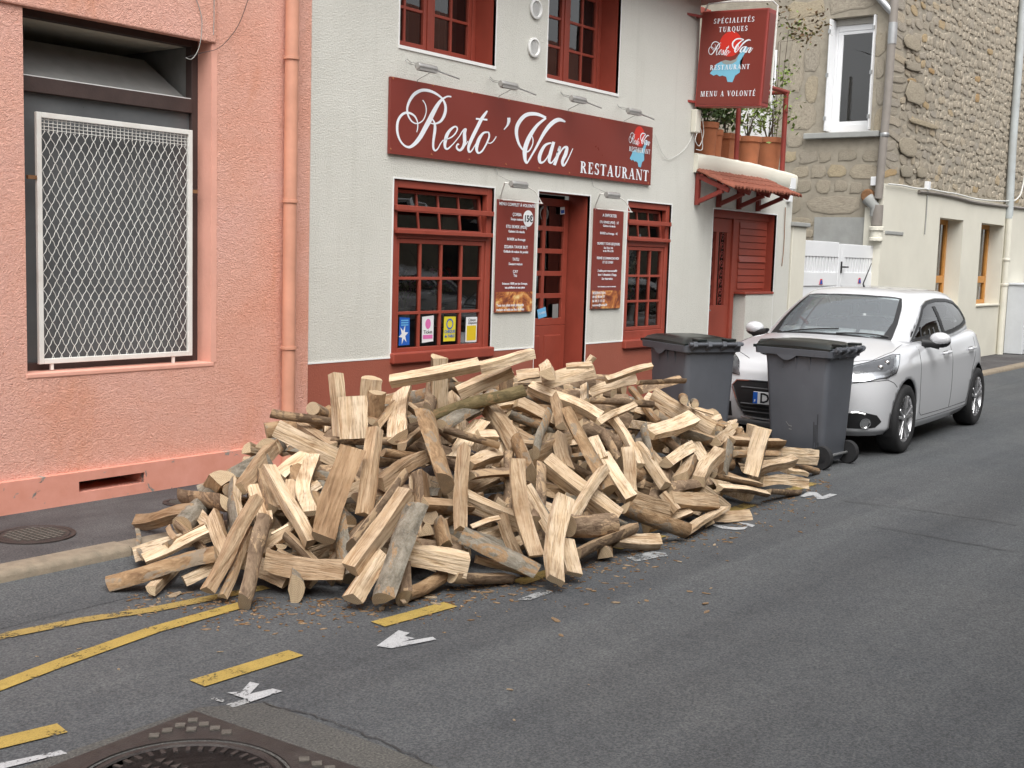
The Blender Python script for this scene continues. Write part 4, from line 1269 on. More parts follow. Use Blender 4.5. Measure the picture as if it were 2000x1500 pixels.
RESTO = [
 [(975,437,20),(920,432,22),(870,455,28),(815,500,42),(760,580,56),(700,690,66),(650,790,70),(590,900,66),(530,1010,62),(470,1090,56),(410,1145,46),(360,1165,36),(300,1145,27),(240,1080,26),(200,980,32),(190,880,36),(205,780,36),(255,700,36),(320,668,34),(390,680,30),(445,720,24),(478,780,18),(488,840,16),(485,900,15),(473,950,12)],
 [(558,485,14),(595,540,14),(612,620,15),(600,700,15),(565,775,17),(510,815,18),(455,822,18),(400,790,20),(355,720,24),(335,640,28),(345,560,34),(385,470,40),(450,390,48),(540,345,46),(630,345,42),(720,375,36),(800,425,28),(850,475,28),(885,550,34),(890,630,40),(870,710,42),(830,780,36),(780,815,28),(720,828,20),(670,815,14),(640,800,12)],
 [(690,750,16),(725,800,24),(738,860,36),(735,930,42),(722,1020,38),(712,1110,32),(715,1180,30),(740,1215,26),(780,1185,18),(820,1110,15),(860,1060,14)],
 [(865,1060,14),(905,1050,16),(970,1025,18),(1030,970,20),(1060,910,20),(1050,875,22),(1015,872,26),(960,915,38),(915,980,48),(890,1060,50),(880,1130,42),(890,1180,32),(920,1190,26),(970,1150,18),(1030,1085,15),(1090,1010,14)],
 [(1090,1010,14),(1140,930,18),(1180,905,32),(1165,960,46),(1165,1030,50),(1165,1100,46),(1140,1170,40),(1100,1210,34),(1060,1190,28),(1050,1150,22),(1070,1120,20),(1085,1135,16)],
 [(1130,1190,16),(1180,1130,14),(1215,1080,14)],
 [(1495,640,20),(1465,680,36),(1410,760,48),(1350,880,50),(1285,1010,50),(1240,1110,46),(1220,1190,36),(1235,1235,28),(1270,1215,20),(1310,1150,15),(1340,1100,14)],
 [(1330,755,26),(1415,762,24),(1495,770,28)],
 [(1500,950,24),(1440,960,30),(1385,1030,46),(1350,1120,50),(1340,1200,40),(1365,1250,28),(1420,1220,24),(1480,1120,24),(1520,1020,26),(1515,960,22),(1490,945,16)],
 [(1480,1090,12),(1530,1110,14),(1580,1080,15),(1625,1010,14)],
 [(1805,740,46),(1805,790,44),(1785,850,28),(1735,912,12)]]
VAN = [
 [(1125,793,16),(1060,768,22),(990,775,26),(940,830,26),(926,890,22),(940,960,16),(970,1008,12),(1005,1020,10),(1032,980,8),(1038,940,7),(1030,915,6)],
 [(1125,795,14),(1065,845,20),(1015,920,28),(985,1000,30),(984,1070,22),(996,1102,12)],
 [(996,1102,10),(1050,1010,14),(1110,900,22),(1160,835,28),(1210,806,26),(1256,820,10)],
 [(1162,962,10),(1118,980,18),(1084,1045,24),(1086,1092,18),(1115,1085,10),(1150,1030,8),(1170,970,8)],
 [(1178,955,20),(1155,1035,24),(1147,1085,18),(1165,1095,10),(1192,1055,6)],
 [(1192,1055,6),(1218,985,14),(1205,1040,22),(1182,1112,20)],
 [(1192,1085,6),(1235,1005,10),(1265,992,18),(1258,1035,24),(1236,1088,20),(1245,1115,14),(1272,1075,8),(1306,1000,6)]]

# compact serif capitals, drawn with a thick stem and thin bars
def serif_glyph(ch):
    T, t, s = .19, .075, .06
    P = []
    def R_(x0, x1, y0, y1): P.append([(x0, y0), (x1, y0), (x1, y1), (x0, y1)])
    def stem(x, y0=0, y1=1, w=T, foot=True, head=True):
        R_(x, x + w, y0, y1)
        if foot: R_(x - .07, x + w + .07, y0, y0 + s)
        if head: R_(x - .07, x + w + .07, y1 - s, y1)
    def arc(cx, cy, rx, ry, a0, a1, n=14):
        for k in range(n):
            q = []
            for a in (a0 + (a1 - a0) * k / n, a0 + (a1 - a0) * (k + 1) / n):
                w = t + (T - t) * abs(cos(a))
                q.append(((cx + rx * cos(a), cy + ry * sin(a)), (cx + (rx - w) * cos(a), cy + (ry - min(w, t + .03)) * sin(a))))
            P.append([q[0][0], q[1][0], q[1][1], q[0][1]])
    def diag(x0, y0, x1, y1, w): P.append([(x0, y0), (x0 + w, y0), (x1 + w, y1), (x1, y1)])
    adv = .7
    acc = ch == 'É'
    if acc: ch = 'E'
    if ch == 'I': stem(.09); adv = .42
    elif ch == 'T': stem(.26, head=False); R_(.0, .71, 1 - t, 1); R_(.0, .05, .78, 1); R_(.66, .71, .78, 1); adv = .76
    elif ch == 'L': stem(.09); R_(.09, .62, 0, t); R_(.57, .62, 0, .26); adv = .68
    elif ch == 'E': stem(.09); R_(.09, .62, 0, t); R_(.57, .62, 0, .25); R_(.09, .60, 1 - t, 1); R_(.55, .60, .77, 1); R_(.2, .46, .48, .48 + t); R_(.42, .47, .38, .65); adv = .7
    elif ch == 'P': stem(.09); arc(.3, .72, .34, .28, -pi / 2, pi / 2); R_(.2, .32, 1 - t, 1); R_(.2, .32, .44, .44 + t); adv = .7
    elif ch == 'R': stem(.09); arc(.3, .74, .33, .26, -pi / 2, pi / 2); R_(.2, .32, 1 - t, 1); R_(.2, .32, .48, .48 + t); diag(.56, 0, .30, .5, .20); R_(.52, .82, 0, s); adv = .84
    elif ch == 'S': arc(.29, .74, .25, .27, .15 * pi, 1.5 * pi); arc(.31, .27, .27, .28, -.85 * pi, .5 * pi); R_(.49, .54, .70, .98); R_(.04, .09, .02, .30); adv = .64
    elif ch == 'C': arc(.42, .5, .40, .52, .22 * pi, 1.78 * pi, 20); R_(.67, .72, .66, .98); adv = .8
    elif ch in 'OQ':
        arc(.42, .5, .40, .52, 0, 2 * pi, 26); adv = .88
        if ch == 'Q': diag(.62, -.25, .36, .02, .2)
    elif ch == 'A': diag(.05, 0, .36, 1, t); diag(.56, 0, .30, 1, T); R_(.2, .6, .3, .3 + t); R_(-.02, .22, 0, s); R_(.46, .84, 0, s); adv = .86
    elif ch == 'V': diag(.30, 0, .04, 1, T); diag(.38, 0, .68, 1, t); R_(-.04, .33, 1 - s, 1); R_(.58, .82, 1 - s, 1); adv = .84
    elif ch == 'U': stem(.09, .25, 1, foot=False); R_(.64, .64 + t, .25, 1); R_(.56, .80, 1 - s, 1); arc(.40, .30, .315, .31, pi, 2 * pi); adv = .86
    elif ch == 'N': R_(.10, .10 + t, 0, 1); diag(.58, 0, .06, 1, T); R_(.70, .70 + t, 0, 1); R_(.0, .28, 0, s); R_(.58, .88, 1 - s, 1); R_(-.02, .2, 1 - s, 1); adv = .92
    elif ch == 'M': R_(.08, .08 + t, 0, 1); diag(.42, 0, .10, 1, T); diag(.46, 0, .76, 1, t); stem(.80); R_(-.02, .26, 0, s); R_(-.02, .2, 1 - s, 1); adv = 1.14
    else: adv = .4
    if acc: P.append([(.28, 1.08), (.38, 1.08), (.56, 1.26), (.40, 1.26)])
    return P, adv

def serif_text(name, body, origin, ux, uz, height, mt, parent, width=None, gap=.10, lift=(0, 0, 0)):
    glyphs = []; x = 0
    for ch in body:
        g, adv = serif_glyph(ch)
        if g: glyphs.append([[(a + x, b_) for a, b_ in p] for p in g])
        x += adv + gap
    total = x - gap
    kx = (width / total) if width else height
    ux = Vector(ux); uz = Vector(uz); un = Vector(lift)
    for polys in glyphs:
        mb = MB()
        for i, p in enumerate(polys):
            mb.poly([Vector(origin) + ux * (a * kx) + uz * (b_ * height) + un * (1 + (i % 7) * .12) for a, b_ in p])
        mb.build('letter', mt, parent, fix=False)

SY = -.032
sx0, sx1 = fxz(762.5, 224, SY)[0], fxz(1273, 306, SY)[0]
sz0, sz1 = fxz(1000, 329, SY)[1], fxz(1000, 195, SY)[1]
sg = thing('restaurant_sign', 'long dark red fascia sign reading Resto Van Restaurant in white', 'sign')
mb = MB(); mb.box(sx0, sx1, SY, -.003, sz0, sz1); mb.build('board', M['sign_red'], sg, bevel=.002)
LET = SY - .0015
for ia, ib in ((0, 3), (3, 4), (4, 6), (6, 8), (8, 10), (10, 11)):
    mb = MB(); script_strokes(mb, RESTO[ia:ib], lambda x, y, l: fy(750 + x / 7.407, 130 + y / 7.407, LET - (l + ia) * .0003)); mb.build('letter', M['letter'], sg, fix=False)
for ia, ib in ((0, 3), (3, 5), (5, 7)):
    mb = MB(); script_strokes(mb, VAN[ia:ib], lambda x, y, l: fy(740 + x / 3.448, y / 3.448, LET - (l + ia) * .0003)); mb.build('letter', M['letter'], sg, fix=False)
pA = fy(740 + 1355 / 3.448, 1160 / 3.448, LET); pB = fy(740 + 1815 / 3.448, 1224 / 3.448, LET)
hz = fy(740 + 1360 / 3.448, 1082 / 3.448, LET).z - pA.z
serif_text('lettering', 'RESTAURANT', (pA.x, LET, (pA.z + pB.z) / 2), (1, 0, 0), (0, 0, 1), hz, M['letter'], sg, width=pB.x - pA.x, lift=(0, -.0004, 0))
for px, py in ((768, 153), (846, 167), (922, 182), (994, 196), (1060, 209), (1118, 221), (1172, 233), (763, 291), (843, 302), (917, 312), (988, 321), (1053, 329), (1112, 338), (1220, 351), (1266, 358)):
    x, zz = fxz(px, py, SY); mb = MB(); mb.lathe([(.0005, SY - .005), (.008, SY - .004), (.010, SY)], (x, 0, zz), 10, 'y', cap=False); mb.build('screw', M['terracotta'], sg, smooth=True)

def logo(parent, tf, k, nrm):
    """red sun over a blue lake outline with the script name; tf: (u right, v up, layer) in logo units"""
    mb = MB(); mb.poly([tf(.62 * cos(a) * k, (.55 + .62 * sin(a)) * k, 0) for a in [2 * pi * i / 28 for i in range(28)]]); mb.build('logo_sun', M['sun_red'], parent, fix=False)
    lake = [(-1.02, -.86), (-.80, -.60), (-.72, -.42), (-.45, -.30), (-.2, -.22), (.1, -.28), (.35, -.2), (.55, .05), (.85, .42), (1.0, .35), (.78, -.05), (.62, -.30), (.70, -.55), (.66, -.85), (.42, -1.0), (.30, -1.32), (.02, -1.30), (-.08, -1.05), (-.30, -.98), (-.45, -1.02), (-.62, -.92), (-.80, -.98)]
    # fan out as triangles through a bmesh fill
    bm = bmesh.new(); vs = [bm.verts.new(tf(u * k, v * k, 1)) for u, v in lake]; f = bm.faces.new(vs); bmesh.ops.triangulate(bm, faces=[f])
    me = bpy.data.meshes.new('logo_lake'); bm.to_mesh(me); bm.free(); me.materials.append(M['lake_blue']); link('logo_lake', me, parent)
    mb = MB(); mb.poly([tf(u * k, v * k, 2) for u, v in ((-.42, -.30), (-.2, -.22), (.1, -.28), (.35, -.2), (.5, -.04), (.42, -.30), (.2, -.42), (-.1, -.45), (-.3, -.40))]); mb.build('logo_shade', M['lake_grey'], parent, fix=False)
    # small script name
    mb = MB()
    script_strokes(mb, RESTO[:10], lambda x, y, l: tf((-1.2 + (x - 180) / 1450 * 1.25) * k, (.42 - (y - 700) / 560 * .42) * k, 3 + l * .2), 1.25)
    script_strokes(mb, VAN, lambda x, y, l: tf((.12 + (x - 925) / 380 * 1.15) * k, (.40 - (y - 960) / 170 * .34) * k, 3 + l * .2), 1.25)
    mb.build('logo_lettering', M['letter'], parent, fix=False)

lc = fy(740 + 1752 / 3.448, 980 / 3.448, LET)
logo(sg, lambda u, v, l: (lc.x + u, LET - .0006 * l, lc.z + v), .175, None)
ls = (lc.x - .20, LET - .003, lc.z - .075)
serif_text('lettering', 'RESTAURANT', ls, (1, 0, 0), (0, 0, 1), .050, M['letter'], sg, width=.43, lift=(0, -.0003, 0))

# projecting box sign at the corner of the upper floor
BX = RXC - .10
tl = at(1369, 24, (1, 0, 0), BX); bl = at(1359, 207, (1, 0, 0), BX); tr = at(1498, 14, (1, 0, 0), BX); br = at(1490, 208, (1, 0, 0), BX)
bw = ((tl.y - tr.y) + (bl.y - br.y)) / 2; bh = ((tl.z - bl.z) + (tr.z - br.z)) / 2
droop = atan2(((tl.z - tr.z) + (bl.z - br.z)) / 2, bw)
bs = thing('box_sign', 'red projecting box sign with a red sun and blue lake, reading Spécialités Turques', 'sign', ((BX), (tl.y + bl.y) / 2, (tl.z + bl.z) / 2))
bs.rotation_euler = (droop, 0, 0)
# local: face at x=0 facing -X, u runs to -Y, v up; origin at the middle of the wall-side edge
cu_, cv_ = bw / 2, 0.0
mb = MB(); mb.box(0, .19, -bw, 0, -bh / 2, bh / 2); mb.build('case', M['sign_side'], bs, bevel=.008)
mb = MB(); mb.box(-.004, .01, -bw + .022, -.022, -bh / 2 + .022, bh / 2 - .022); mb.build('face', M['sign_red'], bs)
mb = MB(); mb.box(.02, .17, -bw - .006, -bw + .01, -bh / 2 + .05, bh / 2 - .05); mb.build('side_panel', M['sign_red'], bs)
FX = -.0055
U = lambda u, v, l: (FX - .0006 * l, -(bw / 2) - u, v)
def stext(body, vfrac, wfrac, hfrac):
    w_ = bw * wfrac
    serif_text('lettering', body, (FX - .001, -(bw - w_) / 2, bh * vfrac), (0, -1, 0), (0, 0, 1), bh * hfrac, M['letter'], bs, width=w_, gap=.2, lift=(-.0003, 0, 0))
stext('SPÉCIALITÉS', .365, .61, .052); stext('TURQUES', .275, .43, .052); stext('MENU A VOLONTÉ', -.395, .83, .056)
logo(bs, lambda u, v, l: U(u - .02, v + bh * .03, l), bw * .27, None)
serif_text('lettering', 'RESTAURANT', (FX - .004, -bw * .20, -bh * .118), (0, -1, 0), (0, 0, 1), bh * .05, M['letter'], bs, width=bw * .60, lift=(-.0003, 0, 0))
for zf in (.5, -.5):
    mb = MB(); mb.bar((.02, .16, bh * zf * .9), (.02, -.05, bh * zf * .9), .03, .03); mb.bar((.02, .0, bh * zf * .9), (-.22, .10, bh * zf * .9), .028, .028); mb.build('bracket', M['sign_side'], bs, bevel=.003)
mb = MB(); mb.tube([(.03, -.02, bh / 2 + .02), (-.05, -.10, bh / 2 + .07), (-.07, -bw * .5, bh / 2 + .08), (-.05, -bw - .06, bh / 2 + .06), (.02, -bw - .09, bh / 2 + .02), (.05, -bw - .09, -bh * .45)], .010, 8); mb.build('lamp_rail', M['white_metal'], bs, smooth=True, fix=False)

# spot lamps on thin arms
def spot(px, py, label, low=False):
    c = fy(px, py, -.20)
    t = thing('spot_lamp', label, 'lamp', (c.x, c.y, c.z), 0, 'spot lamps over the restaurant signs')
    mb = MB(); mb.lathe([(.0005, -.118), (.026, -.118), (.030, -.110), (.030, .110), (.026, .118), (.0005, .118)], n=16, axis='x', cap=False); mb.box(-.11, .11, -.026, .012, -.034, -.012); mb.build('body', M['lamp_metal'], t, smooth=True)
    mb = MB(); mb.box(-.095, .095, -.020, .004, -.0375, -.033); mb.build('lens', M['lamp_glass'], t)
    if not low:
        mb = MB(); mb.tube([(.10, 0, -.005), (.28, .02, -.015), (.46, .03, -.030)], .007, 6); mb.build('arm', M['lamp_metal'], t, smooth=True)
        mb = MB(); mb.tube([(-.10, 0, .0), (-.17, .04, .012), (-.15, .1, .045), (-.06, .17, .075), (.02, .195, .06), (.05, .02, .02)], .0035, 5); mb.build('loop_wire', M['wire_grey'], t, smooth=True, fix=False)
        mb = MB(); mb.tube([(.20, .02, .0), (.28, .14, .035), (.36, .19, .03), (.44, .05, -.02)], .0035, 5); mb.build('loop_wire', M['wire_grey'], t, smooth=True, fix=False)
        mb = MB(); mb.tube([(.09, .02, -.02), (.07, .16, -.08), (.09, .195, -.16)], .003, 5); mb.build('cord', M['wire_grey'], t, smooth=True, fix=False)
    else:
        mb = MB(); mb.tube([(-.1, 0, .0), (-.13, .06, .01), (-.02, .19, -.10), (-.0, .195, -.14), (.0, -.04, -.155), (.30, -.06, -.16), (.32, -.03, -.15), (.26, .0, -.05), (.12, .02, .0), (.09, 0, 0)], .0055, 6); mb.build('bracket_rod', M['white_metal'], t, smooth=True, fix=False)
        mb = MB(); mb.tube([(-.08, .02, .02), (-.09, .18, .08), (-.12, .195, .2)], .003, 5); mb.build('cord', M['wire_grey'], t, smooth=True, fix=False)
spot(833, 132, 'aluminium spot lamp above the R of the long red sign')
spot(993, 166, 'aluminium spot lamp above the letters to of the long red sign')
spot(1129, 194, 'aluminium spot lamp above the n of Van on the long red sign')
spot(1238, 218, 'aluminium spot lamp above the small logo of the long red sign')
spot(1013, 360, 'aluminium spot lamp with white bracket over the larger menu board', True)
spot(1196, 381, 'aluminium spot lamp with white bracket over the take-away menu board', True)

# menu boards
def board(name, label, q, lines, W_, cols=None, photo=None):
    x0 = (fxz(*q[0], -.02)[0] + fxz(*q[3], -.02)[0]) / 2; x1 = (fxz(*q[1], -.02)[0] + fxz(*q[2], -.02)[0]) / 2
    z1_ = fxz(*q[0], -.02)[1]; z0_ = fxz(*q[3], -.02)[1]
    t = thing(name, label, 'menu board')
    mb = MB(); mb.box(x0, x1, -.022, -.003, z0_, z1_); mb.build('board', M['sign_red'], t, bevel=.002)
    H = z1_ - z0_; W = x1 - x0
    if photo:
        mb = MB(); mb.box(x0 + .002, x1 - .002, -.0235, -.02, z0_ + .004, z0_ + H * photo); mb.build('fire_photo', M['fire'], t)
    for fr, body, size, al in lines:
        xo = (x0 + x1) / 2 if al == 'CENTER' else x0 + .012
        text_obj('menu_line', body, size, M['letter'], t, (xo, -.0250, z1_ - H * fr), (1, 0, 0), (0, 0, 1), al, bold=.0006)
    for xx in (x0 + .012, x1 - .012):
        for zz in (z0_ + .012, z1_ - .012):
            mb = MB(); mb.lathe([(.0005, -.026), (.004, -.025), (.005, -.022)], (xx, 0, zz), 8, 'y', cap=False); mb.build('screw', M['galv'], t)
    return t, x0, x1, z0_, z1_
t, x0, x1, z0_, z1_ = board('menu_board', 'taller dark red menu board with a white 15 euro disc beside the door', [(973, 389), (1044, 397), (1040, 610), (967, 611)],
 [(.05, 'MENU COMPLET À VOLONTÉ', .042, 'CENTER'), (.135, 'ÇORBA', .042, 'CENTER'), (.175, 'Soupe maison', .034, 'CENTER'), (.245, 'ETLI EKMEK (PIDE)', .040, 'CENTER'), (.285, 'Galette à la viande', .034, 'CENTER'),
  (.355, 'BOREK au fromage', .036, 'CENTER'), (.425, 'IZGARA TAVUK BUT', .040, 'CENTER'), (.465, 'Grillade de cuisse de poulet', .034, 'CENTER'), (.535, 'TATLI', .040, 'CENTER'), (.575, 'Dessert maison', .034, 'CENTER'),
  (.645, 'ÇAY', .040, 'CENTER'), (.68, 'Thé', .034, 'CENTER'), (.75, "Boissons: 100% pur jus d'orange,", .030, 'CENTER'), (.785, 'eau pétillante et eau plate', .030, 'CENTER'),
  (.945, 'Tous nos plats sont préparés', .036, 'LEFT'), (.985, 'maison et cuits au feu de bois', .036, 'LEFT')], .5, photo=.185)
ex_, ez_ = fxz(1033, 427, -.026)
mb = MB(); mb.lathe([(.0005, -.0275), (.078, -.0275), (.079, -.024)], (ex_ - .01, 0, ez_), 32, 'y', cap=False); mb.build('price_disc', M['white_print'], t)
text_obj('price', '15€', .085, M['black_print'], t, (ex_ - .01, -.0282, ez_ - .03), (1, 0, 0), (0, 0, 1), 'CENTER', bold=.003)
t, x0, x1, z0_, z1_ = board('menu_board', 'narrower dark red take-away menu board right of the door', [(1162, 407), (1218, 412), (1211, 606), (1154, 604)],
 [(.075, 'A EMPORTER', .046, 'CENTER'), (.14, 'ETLI EKMEK (PIDÉ)   5€', .036, 'CENTER'), (.175, 'Galette à la viande', .032, 'CENTER'), (.25, 'BOREK au fromage   4€', .034, 'CENTER'), (.355, 'OUVERT TOUS LES JOURS', .038, 'CENTER'), (.395, 'De 12h à 14h', .032, 'CENTER'), (.425, 'et de 19h à 23h', .032, 'CENTER'),
  (.50, 'FERMÉ LE DIMANCHE MIDI', .036, 'CENTER'), (.54, 'ET LE LUNDI', .036, 'CENTER'), (.625, '3 salles pour vous accueillir', .034, 'CENTER'), (.665, "dont 1 climatisée à l'étage.", .034, 'CENTER'), (.705, 'Sur réservation', .034, 'CENTER'),
  (.78, 'Pour la climatisation, se munir de sa réservation', .018, 'CENTER'), (.85, 'RESERVATION', .038, 'LEFT'), (.89, '09 82 98 84 77', .038, 'LEFT'), (.93, '06 48 21 13 52', .038, 'LEFT'), (.97, 'restovan@hotmail.fr', .034, 'LEFT')], .5, photo=.185)

# stickers on the panes and the door
def sticker(label, q, col, draw=None):
    y = .052
    p = [fy(x, yy, y) for x, yy in q]
    t = thing('sticker', label, 'sticker')
    mb = MB(); mb.prism([(v.x, y, v.z) for v in p], (0, .0015, 0)); mb.build('sheet', col, t)
    x0 = (p[0].x + p[3].x) / 2; x1 = (p[1].x + p[2].x) / 2; z1_ = (p[0].z + p[1].z) / 2; z0_ = (p[2].z + p[3].z) / 2
    if draw: draw(t, x0, x1, z0_, z1_, y - .0015)
    return t
def st_blue(t, x0, x1, z0, z1, y):
    cx, cz, W = (x0 + x1) / 2, z0 + (z1 - z0) * .38, x1 - x0
    pts = []
    for k in range(12):
        a = 2 * pi * k / 12 + .2; r = W * (.52 if k % 2 == 0 else .2); pts.append((cx - W * .1 + r * cos(a) * .9, y, cz + r * sin(a) * 1.3))
    mb = MB(); mb.poly(pts); mb.build('star', M['white_print'], t, fix=False)
    for k in range(3):
        mb = MB(); mb.poly([(x0 + W * .15, y, z1 - .03 - k * .02), (x1 - W * .15, y, z1 - .03 - k * .02), (x1 - W * .15, y, z1 - .02 - k * .02), (x0 + W * .15, y, z1 - .02 - k * .02)]); mb.build('text_line', M['light_blue_print'], t, fix=False)
def st_ticket(t, x0, x1, z0, z1, y):
    W = x1 - x0; cx = (x0 + x1) / 2
    mb = MB(); mb.poly([(cx + W * .24 * cos(a), y, z1 - (z1 - z0) * .30 + W * .30 * sin(a)) for a in [2 * pi * k / 18 for k in range(18)]]); mb.build('balloon', M['pink_print'], t, fix=False)
    text_obj('text_line', 'Ticket', W * .30, M['black_print'], t, (cx, y, z0 + (z1 - z0) * .33), (1, 0, 0), (0, 0, 1), 'CENTER')
    mb = MB(); mb.poly([(x0 + W * .08, y, z0 + .03), (x1 - W * .08, y, z0 + .03), (x1 - W * .08, y, z0 + .065), (x0 + W * .08, y, z0 + .065)]); mb.build('band', M['pink_print'], t, fix=False)
def st_cheque(t, x0, x1, z0, z1, y):
    W = x1 - x0; cx = (x0 + x1) / 2; H = z1 - z0
    mb = MB(); mb.lathe([(W * .22, y), (W * .30, y)], (cx, 0, z1 - H * .30), 18, 'y', cap=False); mb.build('emblem', M['blue'], t)
    text_obj('text_line', 'CHÈQUE', W * .23, M['blue'], t, (cx, y, z0 + H * .34), (1, 0, 0), (0, 0, 1), 'CENTER', bold=.001)
    text_obj('text_line', 'de TABLE', W * .21, M['blue'], t, (cx, y, z0 + H * .16), (1, 0, 0), (0, 0, 1), 'CENTER', bold=.001)
def st_dej(t, x0, x1, z0, z1, y):
    W = x1 - x0; H = z1 - z0
    mb = MB(); mb.poly([(x0 + W * .08, y, z0 + H * .06), (x1 - W * .08, y, z0 + H * .06), (x1 - W * .08, y, z0 + H * .66), (x0 + W * .08, y, z0 + H * .66)]); mb.build('panel', M['gold_print'], t, fix=False)
    text_obj('text_line', 'Chèque', W * .21, M['black_print'], t, (x0 + W * .2, y, z0 + H * .84), (1, 0, 0), (0, 0, 1), 'LEFT')
    text_obj('text_line', 'Déjeuner', W * .21, M['black_print'], t, (x0 + W * .2, y, z0 + H * .72), (1, 0, 0), (0, 0, 1), 'LEFT')
def zq(pts): return [(740 + x / 3.448, 330 + y / 3.448) for x, y in pts]
sticker('blue sticker with a white star in the window pane', zq([(140, 998), (208, 1003), (206, 1184), (134, 1190)]), M['blue'], st_blue)
sticker('white and pink rounded ticket sticker in the window pane', zq([(292, 996), (370, 985), (366, 1160), (290, 1172)]), M['white_print'], st_ticket)
sticker('yellow sticker with blue print in the window pane', zq([(440, 994), (518, 994), (513, 1158), (434, 1162)]), M['yellow_print'], st_cheque)
sticker('white sticker with a gold panel in the window pane', zq([(588, 998), (662, 996), (657, 1164), (582, 1164)]), M['white_print'], st_dej)
def dsticker(label, pts, col, y=DY - .002):
    p = [fy(740 + x / 3.448, 330 + yy / 3.448, y) for x, yy in pts]
    t = thing('sticker', label, 'sticker'); mb = MB(); mb.prism([(v.x, y, v.z) for v in p], (0, .0015, 0)); mb.build('sheet', col, t)
    return t, p
t, p = dsticker('tilted light blue sticker low on the restaurant door', [(1066, 948), (1122, 930), (1130, 992), (1074, 1010)], M['light_blue_print'])
c = (p[0] + p[1] + p[2] + p[3]) / 4
text_obj('text_line', 'OUVERT', .035, M['white_print'], t, (c.x, DY - .004, c.z - .012), (1, 0, .1), (0, 0, 1), 'CENTER')
t, p = dsticker('small grey notice low on the restaurant door', [(1170, 912), (1208, 908), (1206, 1002), (1168, 1006)], M['curtain'])
t, p = dsticker('small blue and white card high on the restaurant door', [(1222, 258), (1252, 256), (1252, 304), (1222, 306)], M['white_print'])
mb = MB(); mb.prism([(p[0].x + .01, DY - .0035, p[0].z - .03), (p[1].x - .01, DY - .0035, p[1].z - .03), (p[2].x - .01, DY - .0035, p[2].z + .01), (p[3].x + .01, DY - .0035, p[3].z + .01)], (0, .001, 0)); mb.build('print', M['blue'], t)
# crescent and star on the door glass
c = fy(740 + 1112 / 3.448, 330 + 310 / 3.448, DY + .01)
t = thing('crescent_sticker', 'pale crescent and star on the top pane of the restaurant door', 'sticker')
mb = MB(); o_ = []; i_ = []
for k in range(19):
    a = radians(-60 + 300 * k / 18) - radians(0) + pi * .0
    o_.append((c.x + .075 * cos(a - pi * .5 + 1.05 + .52), DY + .008, c.z + .02 + .075 * sin(a - pi * .5 + 1.05 + .52)))
    i_.append((c.x + .060 * cos(a - pi * .5 + 1.57), DY + .008, c.z + .008 + .060 * sin(a - pi * .5 + 1.57)))
for k in range(18): mb.poly([o_[k], o_[k + 1], i_[k + 1], i_[k]])
mb.build('crescent', M['curtain'], t, fix=False)
mb = MB(); mb.poly([(c.x + .004 + (.028 if k % 2 == 0 else .011) * sin(2 * pi * k / 10), DY + .008, c.z - .075 + (.028 if k % 2 == 0 else .011) * cos(2 * pi * k / 10)) for k in range(10)]); mb.build('star', M['curtain'], t, fix=False)
# ================================================================= AWNING, TERRACE, GATE, STONE HOUSE
random.seed(5)
# tiled awning over the side door
aw = thing('tiled_awning', 'small red tiled awning on timber brackets over the side door', 'awning')
AX0 = fxz(1356, 370)[0]; AX1 = fy(1566, 380, -.54).x - .10
AZ = fxz(1357, 333)[1]; ADEP = .50; ADROP = .20
def aw_z(y): return AZ + ADROP * y / ADEP      # y negative outwards
for k in range(4):
    x = AX0 + .03 + (AX1 - AX0 - .10) * k / 3
    mb = MB()
    mb.box(x - .028, x + .028, -.055, -.006, AZ - .40, AZ - .02)                                  # wall post
    mb.bar((x, -.02, AZ - .055), (x, -ADEP + .06, aw_z(-ADEP + .06) - .055), .05, .06)            # rafter
    mb.bar((x, -.045, AZ - .36), (x, -ADEP + .14, aw_z(-ADEP + .14) - .09), .045, .05)            # strut
    mb.build('bracket', M['red_dark'], aw, bevel=.004)
mb = MB(); mb.bar((AX0 - .02, -ADEP + .10, aw_z(-ADEP + .1) - .012), (AX1 + .06, -ADEP + .10, aw_z(-ADEP + .1) - .012), .04, .022); mb.bar((AX0 - .02, -.10, aw_z(-.1) - .012), (AX1 + .06, -.10, aw_z(-.1) - .012), .04, .022); mb.build('batten', M['red_dark'], aw)
nt_ = 22
tw = (AX1 + .10 - (AX0 - .03)) / nt_
tm = MB()
for row, (ya, yb) in enumerate(((.0, -.20), (-.17, -.37), (-.34, -ADEP - .04))):
    A = []; B = []; A2 = []; B2 = []
    for q in range(9):
        a = pi * q / 8; r = tw * .56
        A.append(tm.vert((-r * cos(a), ya, aw_z(ya) + .006 + r * .75 * sin(a) + (2 - row) * .004))); B.append(tm.vert((-r * cos(a) * 1.06, yb, aw_z(yb) + .012 + r * .8 * sin(a) + (2 - row) * .004)))
        A2.append(tm.vert((-r * .8 * cos(a), ya, aw_z(ya) + .0 + r * .55 * sin(a)))); B2.append(tm.vert((-r * .84 * cos(a), yb, aw_z(yb) + .003 + r * .6 * sin(a) + (2 - row) * .004)))
    for q in range(8): tm.face(A[q], A[q + 1], B[q + 1], B[q]); tm.face(B[q], B[q + 1], B2[q + 1], B2[q]); tm.face(B2[q], B2[q + 1], A2[q + 1], A2[q])
tme = tm.mesh('tile_course', M['tile']); tme.polygons.foreach_set('use_smooth', [True] * len(tme.polygons)); tme.set_sharp_from_angle(angle=radians(50))
for k in range(nt_):
    o = link('tile', tme, aw); o.location = (AX0 - .03 + tw * (k + .5), random.uniform(-.008, .008), -.006 + random.uniform(0, .006))

